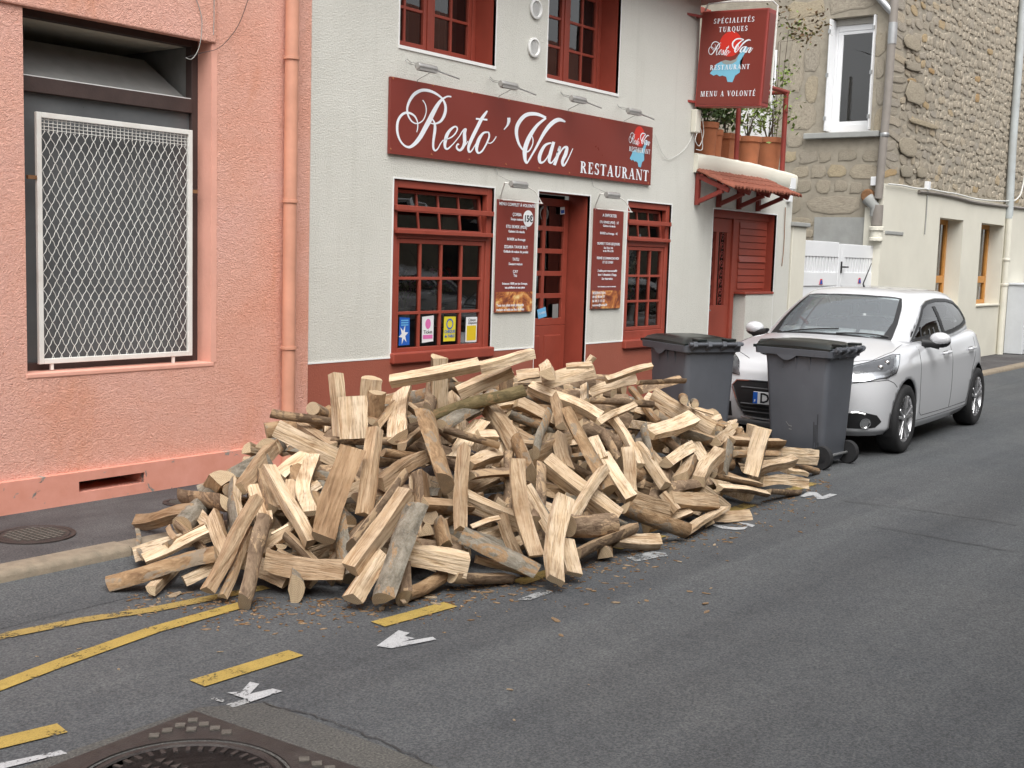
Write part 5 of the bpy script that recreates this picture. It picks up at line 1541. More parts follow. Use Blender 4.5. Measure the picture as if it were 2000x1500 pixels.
# terrace railing
rl = thing('terrace_railing', 'red tubular railing on the terrace above the side door', 'railing')
for px, top, r in ((1438, 100, .030), (1529, 178, .034)):
    p = fy(px, 305, .06); zt2 = fy(px, top, .06).z
    mb = MB(); mb.tube([(p.x, .06, PAR - .1), (p.x, .06, zt2)], r, 12); mb.build('post', M['red_dark'], rl, smooth=True)
    if px == 1529:
        q = fy(1420, 150, .06)
        mb = MB(); mb.tube([(RXC + .1, .06, zt2), (p.x + .05, .06, zt2)], .030, 12); mb.tube([(p.x, .06, zt2), (p.x, 1.6, zt2)], .028, 12); mb.build('rail', M['red_dark'], rl, smooth=True)
# pots and plants
def leafy(parent, n, c, spread, mt, size, name='leaves'):
    mb = MB()
    for k in range(n):
        p = Vector(c) + Vector((random.gauss(0, spread[0]), random.gauss(0, spread[1]), random.gauss(0, spread[2])))
        d = Vector((random.uniform(-1, 1), random.uniform(-1, 1), random.uniform(-.5, .8))).normalized() * size * random.uniform(.6, 1.2)
        u = d.cross(Vector((random.uniform(-1, 1), random.uniform(-1, 1), 1))).normalized() * size * .28
        mb.poly([p, p + d * .45 + u, p + d, p + d * .45 - u])
    mb.build(name, mt, parent, fix=False)
def pot(px, py_top, py_bot, y, w, label, mt, plant, cat='flowerpot', square=False, seed=1):
    random.seed(seed)
    a = fy(px, py_top, y); bq = fy(px, py_bot, y)
    zb = PAR - .10; h = a.z - zb
    t = thing('plant_pot', label, cat, (a.x, y, zb), 0, 'plant pots on the terrace edge')
    mb = MB()
    n = 4 if square else 24
    k = 1.25 if square else 1.0
    mb.lathe([(w * .36 * k, 0), (w * .47 * k, h - .07), (w * .52 * k, h - .068), (w * .53 * k, h), (w * .47 * k, h), (w * .45 * k, h - .05)], n=n, cap=False)
    o = mb.build('pot', mt, t, smooth=not square)
    if square: o.rotation_euler = (0, 0, pi / 4)
    mb = MB(); mb.lathe([(.0005, h - .045), (w * .45, h - .05)], n=16, cap=False); mb.build('soil', M['soil'], t)
    st = MB()
    for q in range(plant[1]):
        an = random.uniform(0, 6.28); top = Vector((cos(an) * plant[2], sin(an) * plant[2], h + plant[3] * random.uniform(.5, 1)))
        mid = Vector((top.x * .3, top.y * .3, h + (top.z - h) * .5))
        st.tube([(0, 0, h - .05), mid, top], [.008, .006, .003], 5, cap=False)
        leafy(t, plant[4], top * .8 + Vector((0, 0, h * .2)), (plant[2] * .6, plant[2] * .6, plant[3] * .25), plant[0], plant[5])
    st.build('stems', M['twig'], t, smooth=True, fix=False)
    return t
pot(1378, 240, 300, .34, .32, 'brown pot nearest the box sign holding a dark bushy plant', M['terracotta'], (M['leaf'], 7, .15, .34, 70, .075), seed=1)
pot(1397, 254, 303, .30, .20, 'small orange pot second from the box sign', M['terracotta'], (M['leaf'], 2, .06, .2, 14, .06), seed=2)
pot(1418, 262, 306, .30, .30, 'square embossed clay planter behind the railing post', M['terracotta'], (M['leaf'], 6, .14, .42, 40, .10), square=True, seed=3)
pot(1460, 268, 315, .30, .36, 'round orange pot right of the railing post with a bare shrub', M['terracotta'], (M['leaf_lime'], 7, .2, .5, 26, .075), seed=4)
pot(1500, 270, 322, .36, .40, 'brown pot at the end of the terrace row', M['terracotta'], (M['leaf_lime'], 7, .25, .55, 26, .08), seed=5)
# climbing shrub whose tips show beyond the box sign
random.seed(8)
vn = thing('climbing_shrub', 'thin climbing shrub with reddish and lime leaves behind the box sign', 'plant', (fxz(1508, 280, .9)[0], .9, PAR - .1))
vl = Vector(vn.location)
mb = MB()
base = Vector((0, 0, 0))
tips = [fy(1560, 60, .55) - vl, fy(1600, 42, .6) - vl, fy(1575, 75, .6) - vl, fy(1530, 18, .7) - vl, fy(1535, 150, .6) - vl, fy(1528, 180, .5) - vl]
mids = [fy(1520, 82, .8) - vl, fy(1540, 60, .7) - vl, fy(1525, 82, .7) - vl, fy(1515, 60, .8) - vl, fy(1512, 190, .8) - vl, fy(1510, 215, .8) - vl]
for a, q in zip(tips, mids): mb.tube([base, Vector((q.x * .6, q.y * .6, q.z * .55)), q, a], [.006, .005, .004, .002], 5, cap=False)
mb.build('stems', M['twig'], vn, smooth=True, fix=False)
for a, mt, n in ((tips[0], 'leaf_rust', 60), (tips[1], 'leaf_rust', 40), (tips[2], 'leaf_rust', 40), (tips[3], 'leaf_rust', 40), (tips[4], 'leaf_lime', 60), (tips[5], 'leaf_lime', 45), ((tips[0] + mids[1]) / 2, 'leaf_lime', 50)):
    leafy(vn, n, a, (.13, .08, .10), M[mt], .075)
# meter box, cables, hanging lantern, white pipe behind
mx, mz = fxz(1357, 237, -.02)
mb = MB(); mb.box(mx - .06, mx + .06, -.07, -.002, mz - .13, mz + .13); jb = mb.build('junction_box', M['render_cream'], None, bevel=.008); tag(jb, 'small beige junction box on the wall under the box sign', 'junction box')
wire('hanging_cable', 'white cable looping down from the beige junction box', [fy(x, y, -.06) for x, y in ((1364, 215), (1372, 235), (1374, 262), (1366, 285), (1358, 272), (1368, 250), (1372, 290), (1360, 292))], .005, M['wire_white'])
wire('hanging_cable', 'thin cable sagging across the wall beside the long red sign', [fy(x, y, -.02) for x, y in ((1279, 262), (1290, 292), (1303, 309), (1320, 305), (1342, 285), (1358, 252))], .003, M['wire_white'])
wpx = fy(1514, 120, 1.3)
mb = MB(); mb.tube([(wpx.x, 1.3, PAR - .1), (wpx.x, 1.3, TOPZ + .2)], .035, 12); o = mb.build('white_pipe', M['pvc'], None, smooth=True); tag(o, 'slim white pipe rising behind the box sign', 'pipe')
pw = fy(1478, 240, 1.9)
t = thing('terrace_door', 'white terrace door behind the plant pots', 'door', (pw.x, 1.9, PAR - .12))
mb = MB(); rects_frame(mb, -.45, .45, 0, 1.35, .09, 0, .05); mb.build('frame', M['pvc'], t, bevel=.004)
mb = MB(); mb.box(-.36, .36, .012, .03, .09, 1.26); mb.build('panel', M['pvc'], t)
lp = fy(1459, 236, .2)
t = thing('wire_hanger', 'bent white wire hanger among the terrace plants', 'hanger', tuple(lp))
mb = MB(); mb.tube([(0, 0, .12), (-.07, 0, .0), (-.09, 0, -.05), (.09, 0, -.05), (.07, 0, 0), (0, 0, .12), (.06, 0, .06), (.13, 0, .10)], .008, 6); mb.build('wire', M['white_metal'], t, smooth=True, fix=False)

# pillars either side of the gate
def pillar(label, x0, x1, y0, y1, zt, capd=.04):
    t = thing('gate_pillar', label, 'pillar')
    mb = MB(); mb.box(x0, x1, y0, y1, 0, zt); mb.build('shaft', M['render_cream'], t, bevel=.01)
    mb = MB(); mb.box(x0 - capd, x1 + capd, y0 - capd, y1 + capd, zt, zt + .055); mb.build('cap_stone', M['concrete'], t, bevel=.008)
    return t
P1X0, P1X1 = fxz(1543, 500)[0] + .012, fxz(1570, 500)[0]
pillar('cream gate pillar next to the restaurant side wing', P1X0, P1X1, -.02, .4, fxz(1555, 442)[1])
P2X0, P2X1 = fxz(1722, 500)[0], fxz(1752, 520)[0]
pillar('cream gate pillar at the foot of the stone house', P2X0, P2X1, -.02, .35, fxz(1735, 458)[1])
o = wire('stain_cable', 'rusty thin cable down the white wall by the gate pillar', [fy(1534, 405, -.02), fy(1531, 480, -.02), fy(1527, 520, -.02)], .006, M['rust'])
mb = MB(); bx_, bz_ = fxz(1540, 365); mb.box(bx_ - .06, bx_ + .10, -.06, .03, bz_ - .03, bz_ + .12); mb.box(bx_ - .05, bx_ + .05, -.05, .03, bz_ - .20, bz_ - .03); o = mb.build('wall_box', M['pvc'], None, bevel=.006); tag(o, 'white plastic box at the end of the tiled awning', 'box')
# gate
gt = thing('driveway_gate', 'white two-leaf driveway gate with vertical slats in its upper half', 'gate')
gx0, gx1 = P1X1 + .02, P2X0 - .02
gtop = fxz(1640, 473)[1]; gm = (gx0 + gx1) / 2 + .02
midz = fxz(1640, 540)[1]
for li, (xa, xb) in enumerate(((gx0, gm - .006), (gm + .006, gx1))):
    mb = MB(); y0, y1 = .06, .12
    w = .11
    mb.box(xa, xa + w, y0, y1, .06, gtop - .02); mb.box(xb - w, xb, y0, y1, .06, gtop - .02); mb.box(xa + w, xb - w, y0 + .002, y1 - .002, gtop - .22, gtop - (.02 if li else 0)); mb.box(xa + w, xb - w, y0 + .002, y1 - .002, midz - .14, midz + .06); mb.box(xa + w, xb - w, y0 + .002, y1 - .002, .06, .2)
    lf = mb.build('leaf', M['pvc'], gt, bevel=.006)
    n = 11
    for k in range(n):
        x = xa + w + (xb - xa - 2 * w) * (k + .5) / n
        mb = MB(); mb.box(x - .036, x + .036, y0 + .012, y1 - .012, midz + .06, gtop - .22); mb.build('slat', M['pvc'], lf, bevel=.004)
    for k in range(7):
        za = .2 + (midz - .14 - .2) * k / 7; zb_ = .2 + (midz - .14 - .2) * (k + 1) / 7
        mb = MB(); mb.box(xa + w, xb - w, y0 + .018, y1 - .018, za + .003, zb_ - .003); mb.build('plank', M['pvc'], lf, bevel=.004)
mb = MB(); mb.box(gm - .03, gm + .0, .045, .06, midz + .05, midz + .22); mb.tube([(gm - .015, .05, midz + .14), (gm - .015, 0.0, midz + .14), (gm + .10, -.005, midz + .14)], .012, 8); mb.build('handle', M['black_plastic'], gt, smooth=True)
def tri_sticker(px, py, label):
    c = fy(px, py, .055); k_ = .62
    t = thing('gate_sticker', label, 'sticker')
    mb = MB(); mb.prism([(c.x - .10 * k_, .054, c.z - .08 * k_), (c.x + .10 * k_, .054, c.z - .08 * k_), (c.x + .05 * k_, .054, c.z + .05 * k_), (c.x - .05 * k_, .054, c.z + .05 * k_)], (0, .003, 0)); mb.build('sheet', M['sun_red'], t)
    mb = MB(); mb.prism([(c.x - .075 * k_, .052, c.z - .07 * k_), (c.x + .075 * k_, .052, c.z - .07 * k_), (c.x + .03 * k_, .052, c.z + .025 * k_), (c.x - .03 * k_, .052, c.z + .025 * k_)], (0, .0015, 0)); mb.build('emblem', M['blue'], t)
tri_sticker(1604, 549, 'no-parking sticker with blue centre on the nearer gate leaf'); tri_sticker(1679, 547, 'no-parking sticker on the farther gate leaf')

# ---- stone house
st = thing('stone_house', 'old stone house with a white tall window and cream rendered base', 'building')
GX = 18.42
HT = 9.5
GDEP = 5.0
CZ = fxz(1870, 384)[1]
b = MB(); b.poly([(GX + .001, 0.03, CZ), (33, .03, CZ), (33, .03, HT), (GX + .001, .03, HT)]); b.build('mortar_face', M['mortar'], st, fix=False)
gwin = (.245, 1.0, 3.80, 5.58)
gy0, gy1, gza, gzb = gwin
b = MB()
for (ya, yb, za, zb_) in ((.03, gy0, 0, HT), (gy1, GDEP, 0, HT), (gy0, gy1, 0, gza), (gy0, gy1, gzb, HT)):
    b.poly([(GX, yb, za), (GX, ya, za), (GX, ya, zb_), (GX, yb, zb_)])
for (ya, yb) in ((gy0, gy0), (gy1, gy1)): b.poly([(GX, ya, gza), (GX + .22, ya, gza), (GX + .22, ya, gzb), (GX, ya, gzb)])
b.poly([(GX, gy0, gzb), (GX, gy1, gzb), (GX + .22, gy1, gzb), (GX + .22, gy0, gzb)]); b.poly([(GX, gy0, gza), (GX, gy1, gza), (GX + .22, gy1, gza), (GX + .22, gy0, gza)])
b.build('gable_face', M['mortar'], st, fix=False)
# stone shapes: a few rounded lumps shared by all stones (unit size, local x,z in plane, y out)
def lump(seed, bulge):
    random.seed(seed)
    mb = MB(); n = 10
    def ring(k, y):
        out = []
        for q in range(n):
            a = 2 * pi * q / n + .2
            c_, s_ = cos(a), sin(a); p_ = 7.0
            r = (abs(c_) ** p_ + abs(s_) ** p_) ** (-1 / p_) * k * rad[q]
            out.append(mb.vert((c_ * r * .5, y, s_ * r * .5)))
        return out
    rad = [random.uniform(.74, 1.06) for _ in range(n)]
    A = ring(1.0, .10); B = ring(.985, -.45 * bulge); C_ = ring(.86, -.95 * bulge); D = ring(.5, -1.05 * bulge * random.uniform(.9, 1.1))
    for X_, Y_ in ((A, B), (B, C_), (C_, D)):
        for q in range(n): mb.face(X_[q], X_[(q + 1) % n], Y_[(q + 1) % n], Y_[q])
    mb.face(*D)
    return mb
lumps = []
for s in range(12):
    me = lump(s, 1.0).mesh('stone', M['stone']); bm = bmesh.new(); bm.from_mesh(me); bmesh.ops.recalc_face_normals(bm, faces=bm.faces); bm.to_mesh(me); bm.free()
    me.polygons.foreach_set('use_smooth', [True] * len(me.polygons)); lumps.append(me)
dlumps = []
for s in range(8):
    me = lump(100 + s, .8).mesh('stone', M['stone_dressed']); bm = bmesh.new(); bm.from_mesh(me); bmesh.ops.recalc_face_normals(bm, faces=bm.faces); bm.to_mesh(me); bm.free()
    me.polygons.foreach_set('use_smooth', [True] * len(me.polygons)); dlumps.append(me)
random.seed(77)
allst = []
zz = CZ + .06
while zz < 8.2:
    ch = random.uniform(.10, .18)
    xx = GX + .02 + random.uniform(0, .1)
    first = True
    while xx < 28.6:
        L = random.choice((random.uniform(.12, .2), random.uniform(.16, .36)))
        hh = ch * random.uniform(.68, 1.2)
        if first: L = random.uniform(.45, .75); first = False
        elif xx < GX + 1.3: L *= 1.25
        allst.append((xx + L / 2, zz + ch / 2 + random.uniform(-.04, .04) + .02 * sin(xx * 1.3 + zz), L * random.uniform(.9, .99), hh * .98))
        xx += L
    zz += ch
allst.sort(key=lambda s: -(s[2] * s[3]) / (s[0] - 8) ** 2)
def put_stone(me, x, y, z, w, h, d, rz=0.0, tilt=0.0, name='stone'):
    o = link(name, me, st); o.location = (x, y, z); o.scale = (w, d, h); o.rotation_euler = (0, tilt, rz)
    return o
vis = [s for s in allst if s[1] < 1.72 + (s[0] * .335)]
for (x, z_, w, h) in vis[:300]:
    put_stone(random.choice(lumps), x, .03, z_, w, h, random.uniform(.008, .022), 0, random.uniform(-.2, .2))
rest_st = vis[300:] + [s for s in allst if not (s[1] < 1.72 + (s[0] * .335)) and s[1] < 9][:200]
if rest_st:
    mb = MB()
    for (x, z_, w, h) in rest_st:
        me = random.choice(lumps); b0 = len(mb.v); d = random.uniform(.008, .022)
        for v in me.vertices: mb.v.append((x + v.co.x * w, .03 + v.co.y * d, z_ + v.co.z * h))
        for p in me.polygons: mb.face(*[b0 + q for q in p.vertices])
    o = mb.build('rubble_stones', M['stone'], st, smooth=True); o['kind'] = 'stuff'
# dressed stones on the gable: pixel boxes measured on the gable plane
def gstone(xa, ya, xb, yb, d=.018, mesh=None):
    p = at(xa, ya, (1, 0, 0), GX); q = at(xb, yb, (1, 0, 0), GX)
    o = link('stone', mesh or random.choice(dlumps), st)
    o.location = (GX, (p.y + q.y) / 2, (p.z + q.z) / 2); o.scale = (abs(p.y - q.y), d, abs(p.z - q.z)); o.rotation_euler = (0, 0, -pi / 2)
for bx4 in [(1542, 75, 1568, 190), (1572, 78, 1600, 145), (1572, 150, 1598, 200), (1540, 200, 1592, 258), (1536, 262, 1568, 290), (1532, 295, 1556, 318), (1560, 295, 1596, 320), (1600, 296, 1622, 318), (1634, 292, 1672, 316), (1684, 294, 1720, 318), (1545, 325, 1578, 350), (1582, 322, 1612, 350), (1616, 322, 1652, 348), (1658, 322, 1718, 352),
            (1556, 352, 1586, 378), (1592, 352, 1624, 378), (1628, 352, 1654, 376), (1658, 356, 1684, 380), (1568, 384, 1690, 418), (1545, 385, 1562, 418), (1545, 425, 1588, 446), (1570, 448, 1588, 466),
            (1712, 160, 1728, 205), (1710, 60, 1730, 110), (1712, 115, 1728, 155), (1708, 210, 1728, 262), (1535, 5, 1610, 32), (1620, -40, 1720, 22), (1540, 36, 1604, 70)]:
    gstone(*bx4)
# quoins seen on the street side of the corner
for k, bx4 in enumerate([(1768, 150, 1806, 216), (1770, 225, 1835, 258), (1752, 262, 1795, 312), (1758, 318, 1785, 352), (1764, 60, 1800, 110), (1766, 112, 1798, 146), (1790, 322, 1812, 352)]):
    p = fy(bx4[0], bx4[1], .0); q = fy(bx4[2], bx4[3], .0)
    put_stone(random.choice(dlumps), (p.x + q.x) / 2, .0, (p.z + q.z) / 2, abs(p.x - q.x) * .9, abs(p.z - q.z) * .9, .028)
# cement-faced blocked opening behind the gate
p = at(1592, 424, (1, 0, 0), GX); q = at(1690, 500, (1, 0, 0), GX)
mb = MB(); mb.box(GX - .02, GX + .05, q.y, p.y, .3, p.z); mb.build('blocked_opening', M['concrete'], st)
p = at(1692, 405, (1, 0, 0), GX); q = at(1722, 475, (1, 0, 0), GX)
mb = MB(); mb.box(GX - .05, GX + .05, q.y, p.y, .3, p.z); mb.build('cream_strip', M['render_cream'], st)
# gable window
gw = MB()
xw = GX + .16
def gbox(mb, ya, yb, za, zb_, x0, x1): mb.box(x0, x1, ya, yb, za, zb_)
mb = MB(); f = .07
gbox(mb, gy0, gy0 + f, gza, gzb - .10, xw, xw + .06); gbox(mb, gy1 - f, gy1, gza, gzb - .10, xw, xw + .06); gbox(mb, gy0 + f, gy1 - f, gza, gza + .13, xw, xw + .06); gbox(mb, gy0 + f, gy1 - f, gzb - .19, gzb - .10, xw, xw + .06)
wn_ = mb.build('window', M['pvc'], st, bevel=.005)
mb = MB(); rects = (gy0 + f, gy1 - f, gza + .13, gzb - .19); s_ = .05
gbox(mb, rects[0], rects[0] + s_, rects[2], rects[3], xw + .012, xw + .05); gbox(mb, rects[1] - s_ * 1.6, rects[1], rects[2], rects[3], xw + .012, xw + .05); gbox(mb, rects[0] + s_, rects[1] - s_ * 1.6, rects[2], rects[2] + s_, xw + .012, xw + .05); gbox(mb, rects[0] + s_, rects[1] - s_ * 1.6, rects[3] - s_, rects[3], xw + .012, xw + .05)
mb.build('casement', M['pvc'], wn_, bevel=.004)
mb = MB(); mb.poly([(xw + .03, rects[0] + s_, rects[2] + s_), (xw + .03, rects[1] - s_, rects[2] + s_), (xw + .03, rects[1] - s_, rects[3] - s_), (xw + .03, rects[0] + s_, rects[3] - s_)]); mb.build('pane', M['glass'], wn_, fix=False)
mb = MB(); gbox(mb, gy0, gy1, gzb - .10, gzb - .003, xw - .03, xw + .06); mb.build('shutter_box', M['shutter_slat'], wn_, bevel=.003)
for ya in (gy0 + .002, gy1 - .035):
    for k in range(2):
        mb = MB(); gbox(mb, ya + k * .018, ya + k * .018 + .014, gza + .02, gzb - .02, GX - .08 + k * .02, xw - .004); sh = mb.build('folded_shutter', M['pvc'], wn_, bevel=.003)
    for zf in (.12, .5, .88):
        mb = MB(); zc = gza + (gzb - gza) * zf; gbox(mb, ya - .001, ya + .034, zc - .03, zc + .03, GX - .092, GX - .06); mb.build('hinge', M['galv'], wn_)
mb = MB(); mb.poly([(GX + .6, gy0 - .16, 3), (GX + .6, gy1 + .5, 3), (GX + .6, gy1 + .5, 6), (GX + .6, gy0 - .16, 6)]); mb.poly([(GX + .24, gy0 - .10, 3), (GX + .6, gy0 - .10, 3), (GX + .6, gy0 - .10, 6), (GX + .24, gy0 - .10, 6)]); mb.poly([(GX + .24, gy1 + .4, 3), (GX + .6, gy1 + .4, 3), (GX + .6, gy1 + .4, 6), (GX + .24, gy1 + .4, 6)]); mb.poly([(GX + .2, gy0 - .1, gzb + .1), (GX + .6, gy0 - .1, gzb + .1), (GX + .6, gy1 + .5, gzb + .1), (GX + .2, gy1 + .5, gzb + .1)]); mb.build('room', M['room_dark'], st, fix=False)
p = at(1574, 263, (1, 0, 0), GX); q = at(1718, 262, (1, 0, 0), GX)
mb = MB(); mb.box(GX - .10, GX + .16, q.y - .02, p.y, gza - .10, gza - .01); mb.build('window_sill', M['concrete'], st, bevel=.01)
# cream base on the street side with two honey-wood windows
ow = []
for l, r_, tpx, bpx in ((1826, 1872, (1850, 427), (1850, 600)), (1908, 1952, (1930, 440), (1930, 595))):
    ow.append((fxz(l, 500)[0], fxz(r_, 505)[0], fxz(*bpx)[1], fxz(*tpx)[1], .32))
ow[1] = (ow[1][0], ow[1][1], ow[1][2], ow[0][3] - .0, .32); ow[0] = (ow[0][0], ow[0][1], ow[1][2], ow[0][3], .32)
b = MB(); wall_holes(b, GX - .02, 33, 0, CZ + .0, ow, -.045, True, .08)
for hh in ow: reveal(b, hh, -.045)
b.build('cream_base_wall', M['render_cream'], st, fix=False)
for hh in ow:
    xa, xb, za, zb_, d = hh; y = .24
    mb = MB(); rects_frame(mb, xa + .002, xb - .002, za + .002, zb_ - .002, .085, y - .01, y + .06); mb.box(xa + .087, xb - .087, y - .008, y + .058, za + .42, za + .55); w_ = mb.build('wood_window', M['wood_yellow'], st, bevel=.006)
    for z0, z1 in ((za + .085, za + .42), (za + .55, zb_ - .085)):
        mb = MB(); mb.poly([(xa + .08, y + .03, z0), (xb - .08, y + .03, z0), (xb - .08, y + .03, z1), (xa + .08, y + .03, z1)]); mb.build('pane', M['glass'], w_, fix=False)
    mb = MB(); mb.poly([(xa + .05, y + .10, za), (xb - .05, y + .10, za), (xb - .05, y + .10, zb_), (xa + .05, y + .10, zb_)]); mb.build('net_curtain', M['curtain'], st, fix=False)
    mb = MB(); mb.box(xa - .0, xb + .0, -.075, .2, za - .02, za + .012); mb.build('sill', M['render_cream'], st, bevel=.006)

# downpipe at the stone corner
p_t = at(1750, 20, (1, 0, 0), GX - .07); p_b = at(1722, 400, (1, 0, 0), GX - .07)
dpy = -.02
dp2 = thing('taupe_downpipe', 'taupe downpipe with an elbow at the corner of the stone house', 'downpipe')
zj = at(1722, 388, (1, 0, 0), GX - .06).z
mb = MB(); mb.tube([(GX - .075, .02, zj), (GX - .075, -.03, 4.4), (GX - .075, -.06, 9.0)], .062, 16); mb.build('pipe', M['pipe_brown'], dp2, smooth=True)
mb = MB(); mb.tube([(GX - .075, -.03, 5.55), (GX - .075, .25, 5.85), (GX - .075, .6, 6.15)], .055, 14); mb.build('branch', M['galv'], dp2, smooth=True)
mb = MB(); mb.lathe([(.066, -.16), (.068, -.02), (.068, .02), (.066, .16)], (GX - .075, -.04, 5.25), 16, cap=False); mb.build('collar', M['galv'], dp2, smooth=True)
mb = MB(); mb.lathe([(.066, -.03), (.070, -.02), (.070, .02), (.066, .03)], (GX - .075, -.015, 3.72), 16, cap=False); mb.build('collar', M['galv'], dp2, smooth=True)
mb = MB(); mb.lathe([(.085, -.02), (.085, .30)], (GX - .075, .02, zj - .40), 16); mb.build('socket', M['pipe_brown'], dp2, smooth=True)
mb = MB(); mb.lathe([(.10, -.14), (.11, -.13), (.11, -.09), (.09, -.08), (.09, .02), (.115, .03), (.115, .08), (.10, .09)], (GX - .075, .02, zj - .52), 18); mb.build('drain_collar', M['render_cream'], dp2, smooth=True)
# clay elbow from the gable into the drain
ce = at(1692, 382, (1, 0, 0), GX - .1)
t = thing('clay_elbow', 'round rusty clay pipe end with a cemented elbow on the gable', 'pipe')
mb = MB(); mb.lathe([(.0005, GX - .08), (.085, GX - .08), (.105, GX - .06), (.11, GX)], (0, ce.y, ce.z), 20, 'x', cap=False); mb.build('pipe_end', M['rust'], t, smooth=True)
mb = MB(); mb.tube([(GX - .1, ce.y - .02, ce.z - .04), (GX - .09, ce.y - .15, ce.z - .18), (GX - .08, .08, ce.z - .32)], [.10, .075, .06], 12); mb.build('cement_elbow', M['concrete'], t, smooth=True)
# pale downpipe on the right
t = thing('pale_downpipe', 'long pale blue-grey downpipe on the street side of the stone house', 'downpipe')
xa = fxz(1969, 450, -.1)[0]
zc = CZ - .02
mb = MB(); mb.tube([(xa, -.10, zc - .25), (xa + .02, -.06, zc + 1.2), (xa + .03, -.06, 9.2)], .075, 14); mb.build('upper_pipe', M['pipe_lightblue'], t, smooth=True)
mb = MB(); mb.tube([(xa, -.11, .0), (xa, -.11, zc - .2)], .065, 14); mb.build('lower_pipe', M['render_cream'], t, smooth=True)
for zq_ in (.9 + .5, 1.9): mb = MB(); mb.lathe([(.072, -.03), (.078, -.02), (.078, .02), (.072, .03)], (xa, -.11, zq_), 14, cap=False); mb.build('clip', M['render_cream'], t, smooth=True)
# cables along the ledge
random.seed(3)
pts = [fy(x, y + random.uniform(-1, 1), -.09) for x, y in ((1735, 360), (1762, 362), (1790, 368), (1815, 369), (1840, 374), (1870, 380), (1900, 388), (1935, 391), (1970, 393), (1985, 390), (1996, 370), (2004, 320))]
wire('wall_cable', 'white cable clipped along the top of the cream wall', pts, .014, M['wire_white'])
pts = [fy(x, y + 4, -.07) for x, y in ((1795, 370), (1830, 374), (1870, 382), (1900, 390), (1940, 396), (2010, 404))]
wire('wall_cable', 'dark cable bundle under the white cable on the ledge', pts, .028, M['pipe_brown'])
o = wire('drop_cable', 'pair of thin cables hanging down the cream wall', [fy(1812, 372, -.06), fy(1809, 420, -.06), fy(1806, 458, -.06)], .012, M['wire_grey'])
mb = MB(); jx, jz = fxz(1811, 364, -.08); mb.box(jx - .06, jx + .06, -.12, -.05, jz - .06, jz + .08); o = mb.build('junction_box', M['pvc'], None, bevel=.008); tag(o, 'small white junction box on the cable along the cream wall', 'junction box')
jp = at(1708, 354, (1, 0, 0), GX - .03); mb = MB(); mb.box(GX - .07, GX - .002, jp.y - .05, jp.y + .05, jp.z - .07, jp.z + .07); o = mb.build('junction_box', M['pvc'], None, bevel=.008); tag(o, 'small white junction box on the gable beside the taupe downpipe', 'junction box')
# utility cabinet at the right edge
cx0 = fxz(1966, 600, -.06)[0]
t = thing('utility_cabinet', 'grey metal utility cabinet with scribbles at the foot of the cream wall', 'cabinet', (cx0, -.42, 0))
ctop = fxz(1970, 558, -.42)[1]
mb = MB(); mb.box(0, 1.1, 0, .36, .0, ctop); mb.build('body', M['cabinet'], t, bevel=.01)
mb = MB(); mb.box(-.03, 1.13, -.03, .37, ctop, ctop + .04); mb.build('lid', M['cabinet'], t, bevel=.01)
mb = MB(); mb.box(.05, .72, -.012, .004, .08, ctop - .06); dd = mb.build('door', M['cabinet'], t, bevel=.006)
mb = MB(); mb.box(.12, .4, -.02, -.01, ctop * .42, ctop * .46); mb.build('nameplate', M['curtain'], dd)
mb = MB(); script_strokes(mb, [[(0, 0, 10), (40, -30, 12), (20, -80, 12), (60, -120, 10), (30, -170, 10)], [(0, 60, 10), (60, 70, 12), (110, 55, 10)], [(70, 40, 8), (90, 80, 8)]], lambda x, y, l: (.2 + x * .0018, -.014, ctop * .72 - y * -.0016), 1.0); mb.build('scribble', M['black_print'], dd, fix=False)
# ================================================================= FIREWOOD HEAP
def interp(tab, x):
    if x <= tab[0][0]: return tab[0][1]
    for (xa, ya), (xb, yb) in zip(tab, tab[1:]):
        if x <= xb: return ya + (yb - ya) * (x - xa) / (xb - xa)
    return tab[-1][1]
T_YC = [(3.6, -1.55), (5, -1.5), (8, -1.5), (8.8, -1.9), (9.6, -2.3), (10.3, -2.5)]
T_HZ = [(3.4, -.12), (3.7, -.04), (4.0, .10), (4.4, .26), (4.8, .42), (5.2, .60), (5.6, .72), (6.5, .80), (7.5, .80), (8.3, .70), (8.9, .48), (9.4, .26), (9.9, .06), (10.3, -.12)]
T_YF = [(3.6, -1.6), (3.73, -1.85), (3.94, -2.3), (4.43, -2.8), (5.06, -3.0), (5.4, -3.15), (7.6, -3.2), (8.8, -3.12), (9.5, -3.0), (10.1, -2.8)]
T_YB = [(3.6, -1.45), (4.2, -1.2), (4.8, -.75), (5.4, -.3), (8.6, -.22), (9.4, -.9), (10.1, -1.9)]
def ground(x, y):
    k = kerb_y(x)
    return -.012 if y > k else ROAD + max(0.0, .065 * (1 - (k - y) / .5))
def heap(x, y):
    hz_, yc, yf, yb = interp(T_HZ, x), interp(T_YC, x), interp(T_YF, x), interp(T_YB, x)
    if y < yf or y > yb: return ground(x, y)
    t = (y - yf) / (yc - yf) if y < yc else (yb - y) / (yb - yc)
    t = max(0, min(1, t))
    z_ = ROAD + (hz_ - ROAD) * (sin(t * pi / 2) ** .85)
    return max(z_, ground(x, y))
def heap_normal(x, y):
    e = .05
    return Vector((heap(x - e, y) - heap(x + e, y), heap(x, y - e) - heap(x, y + e), 2 * e)).normalized()
def heap_hit(px, py):
    d = ray(px, py); t = 3.5; prev = None
    while t < 13:
        p = CAM + d * t
        if p.y > -.12: return None
        if p.z <= heap(p.x, p.y): return t
        t += .02
    return None

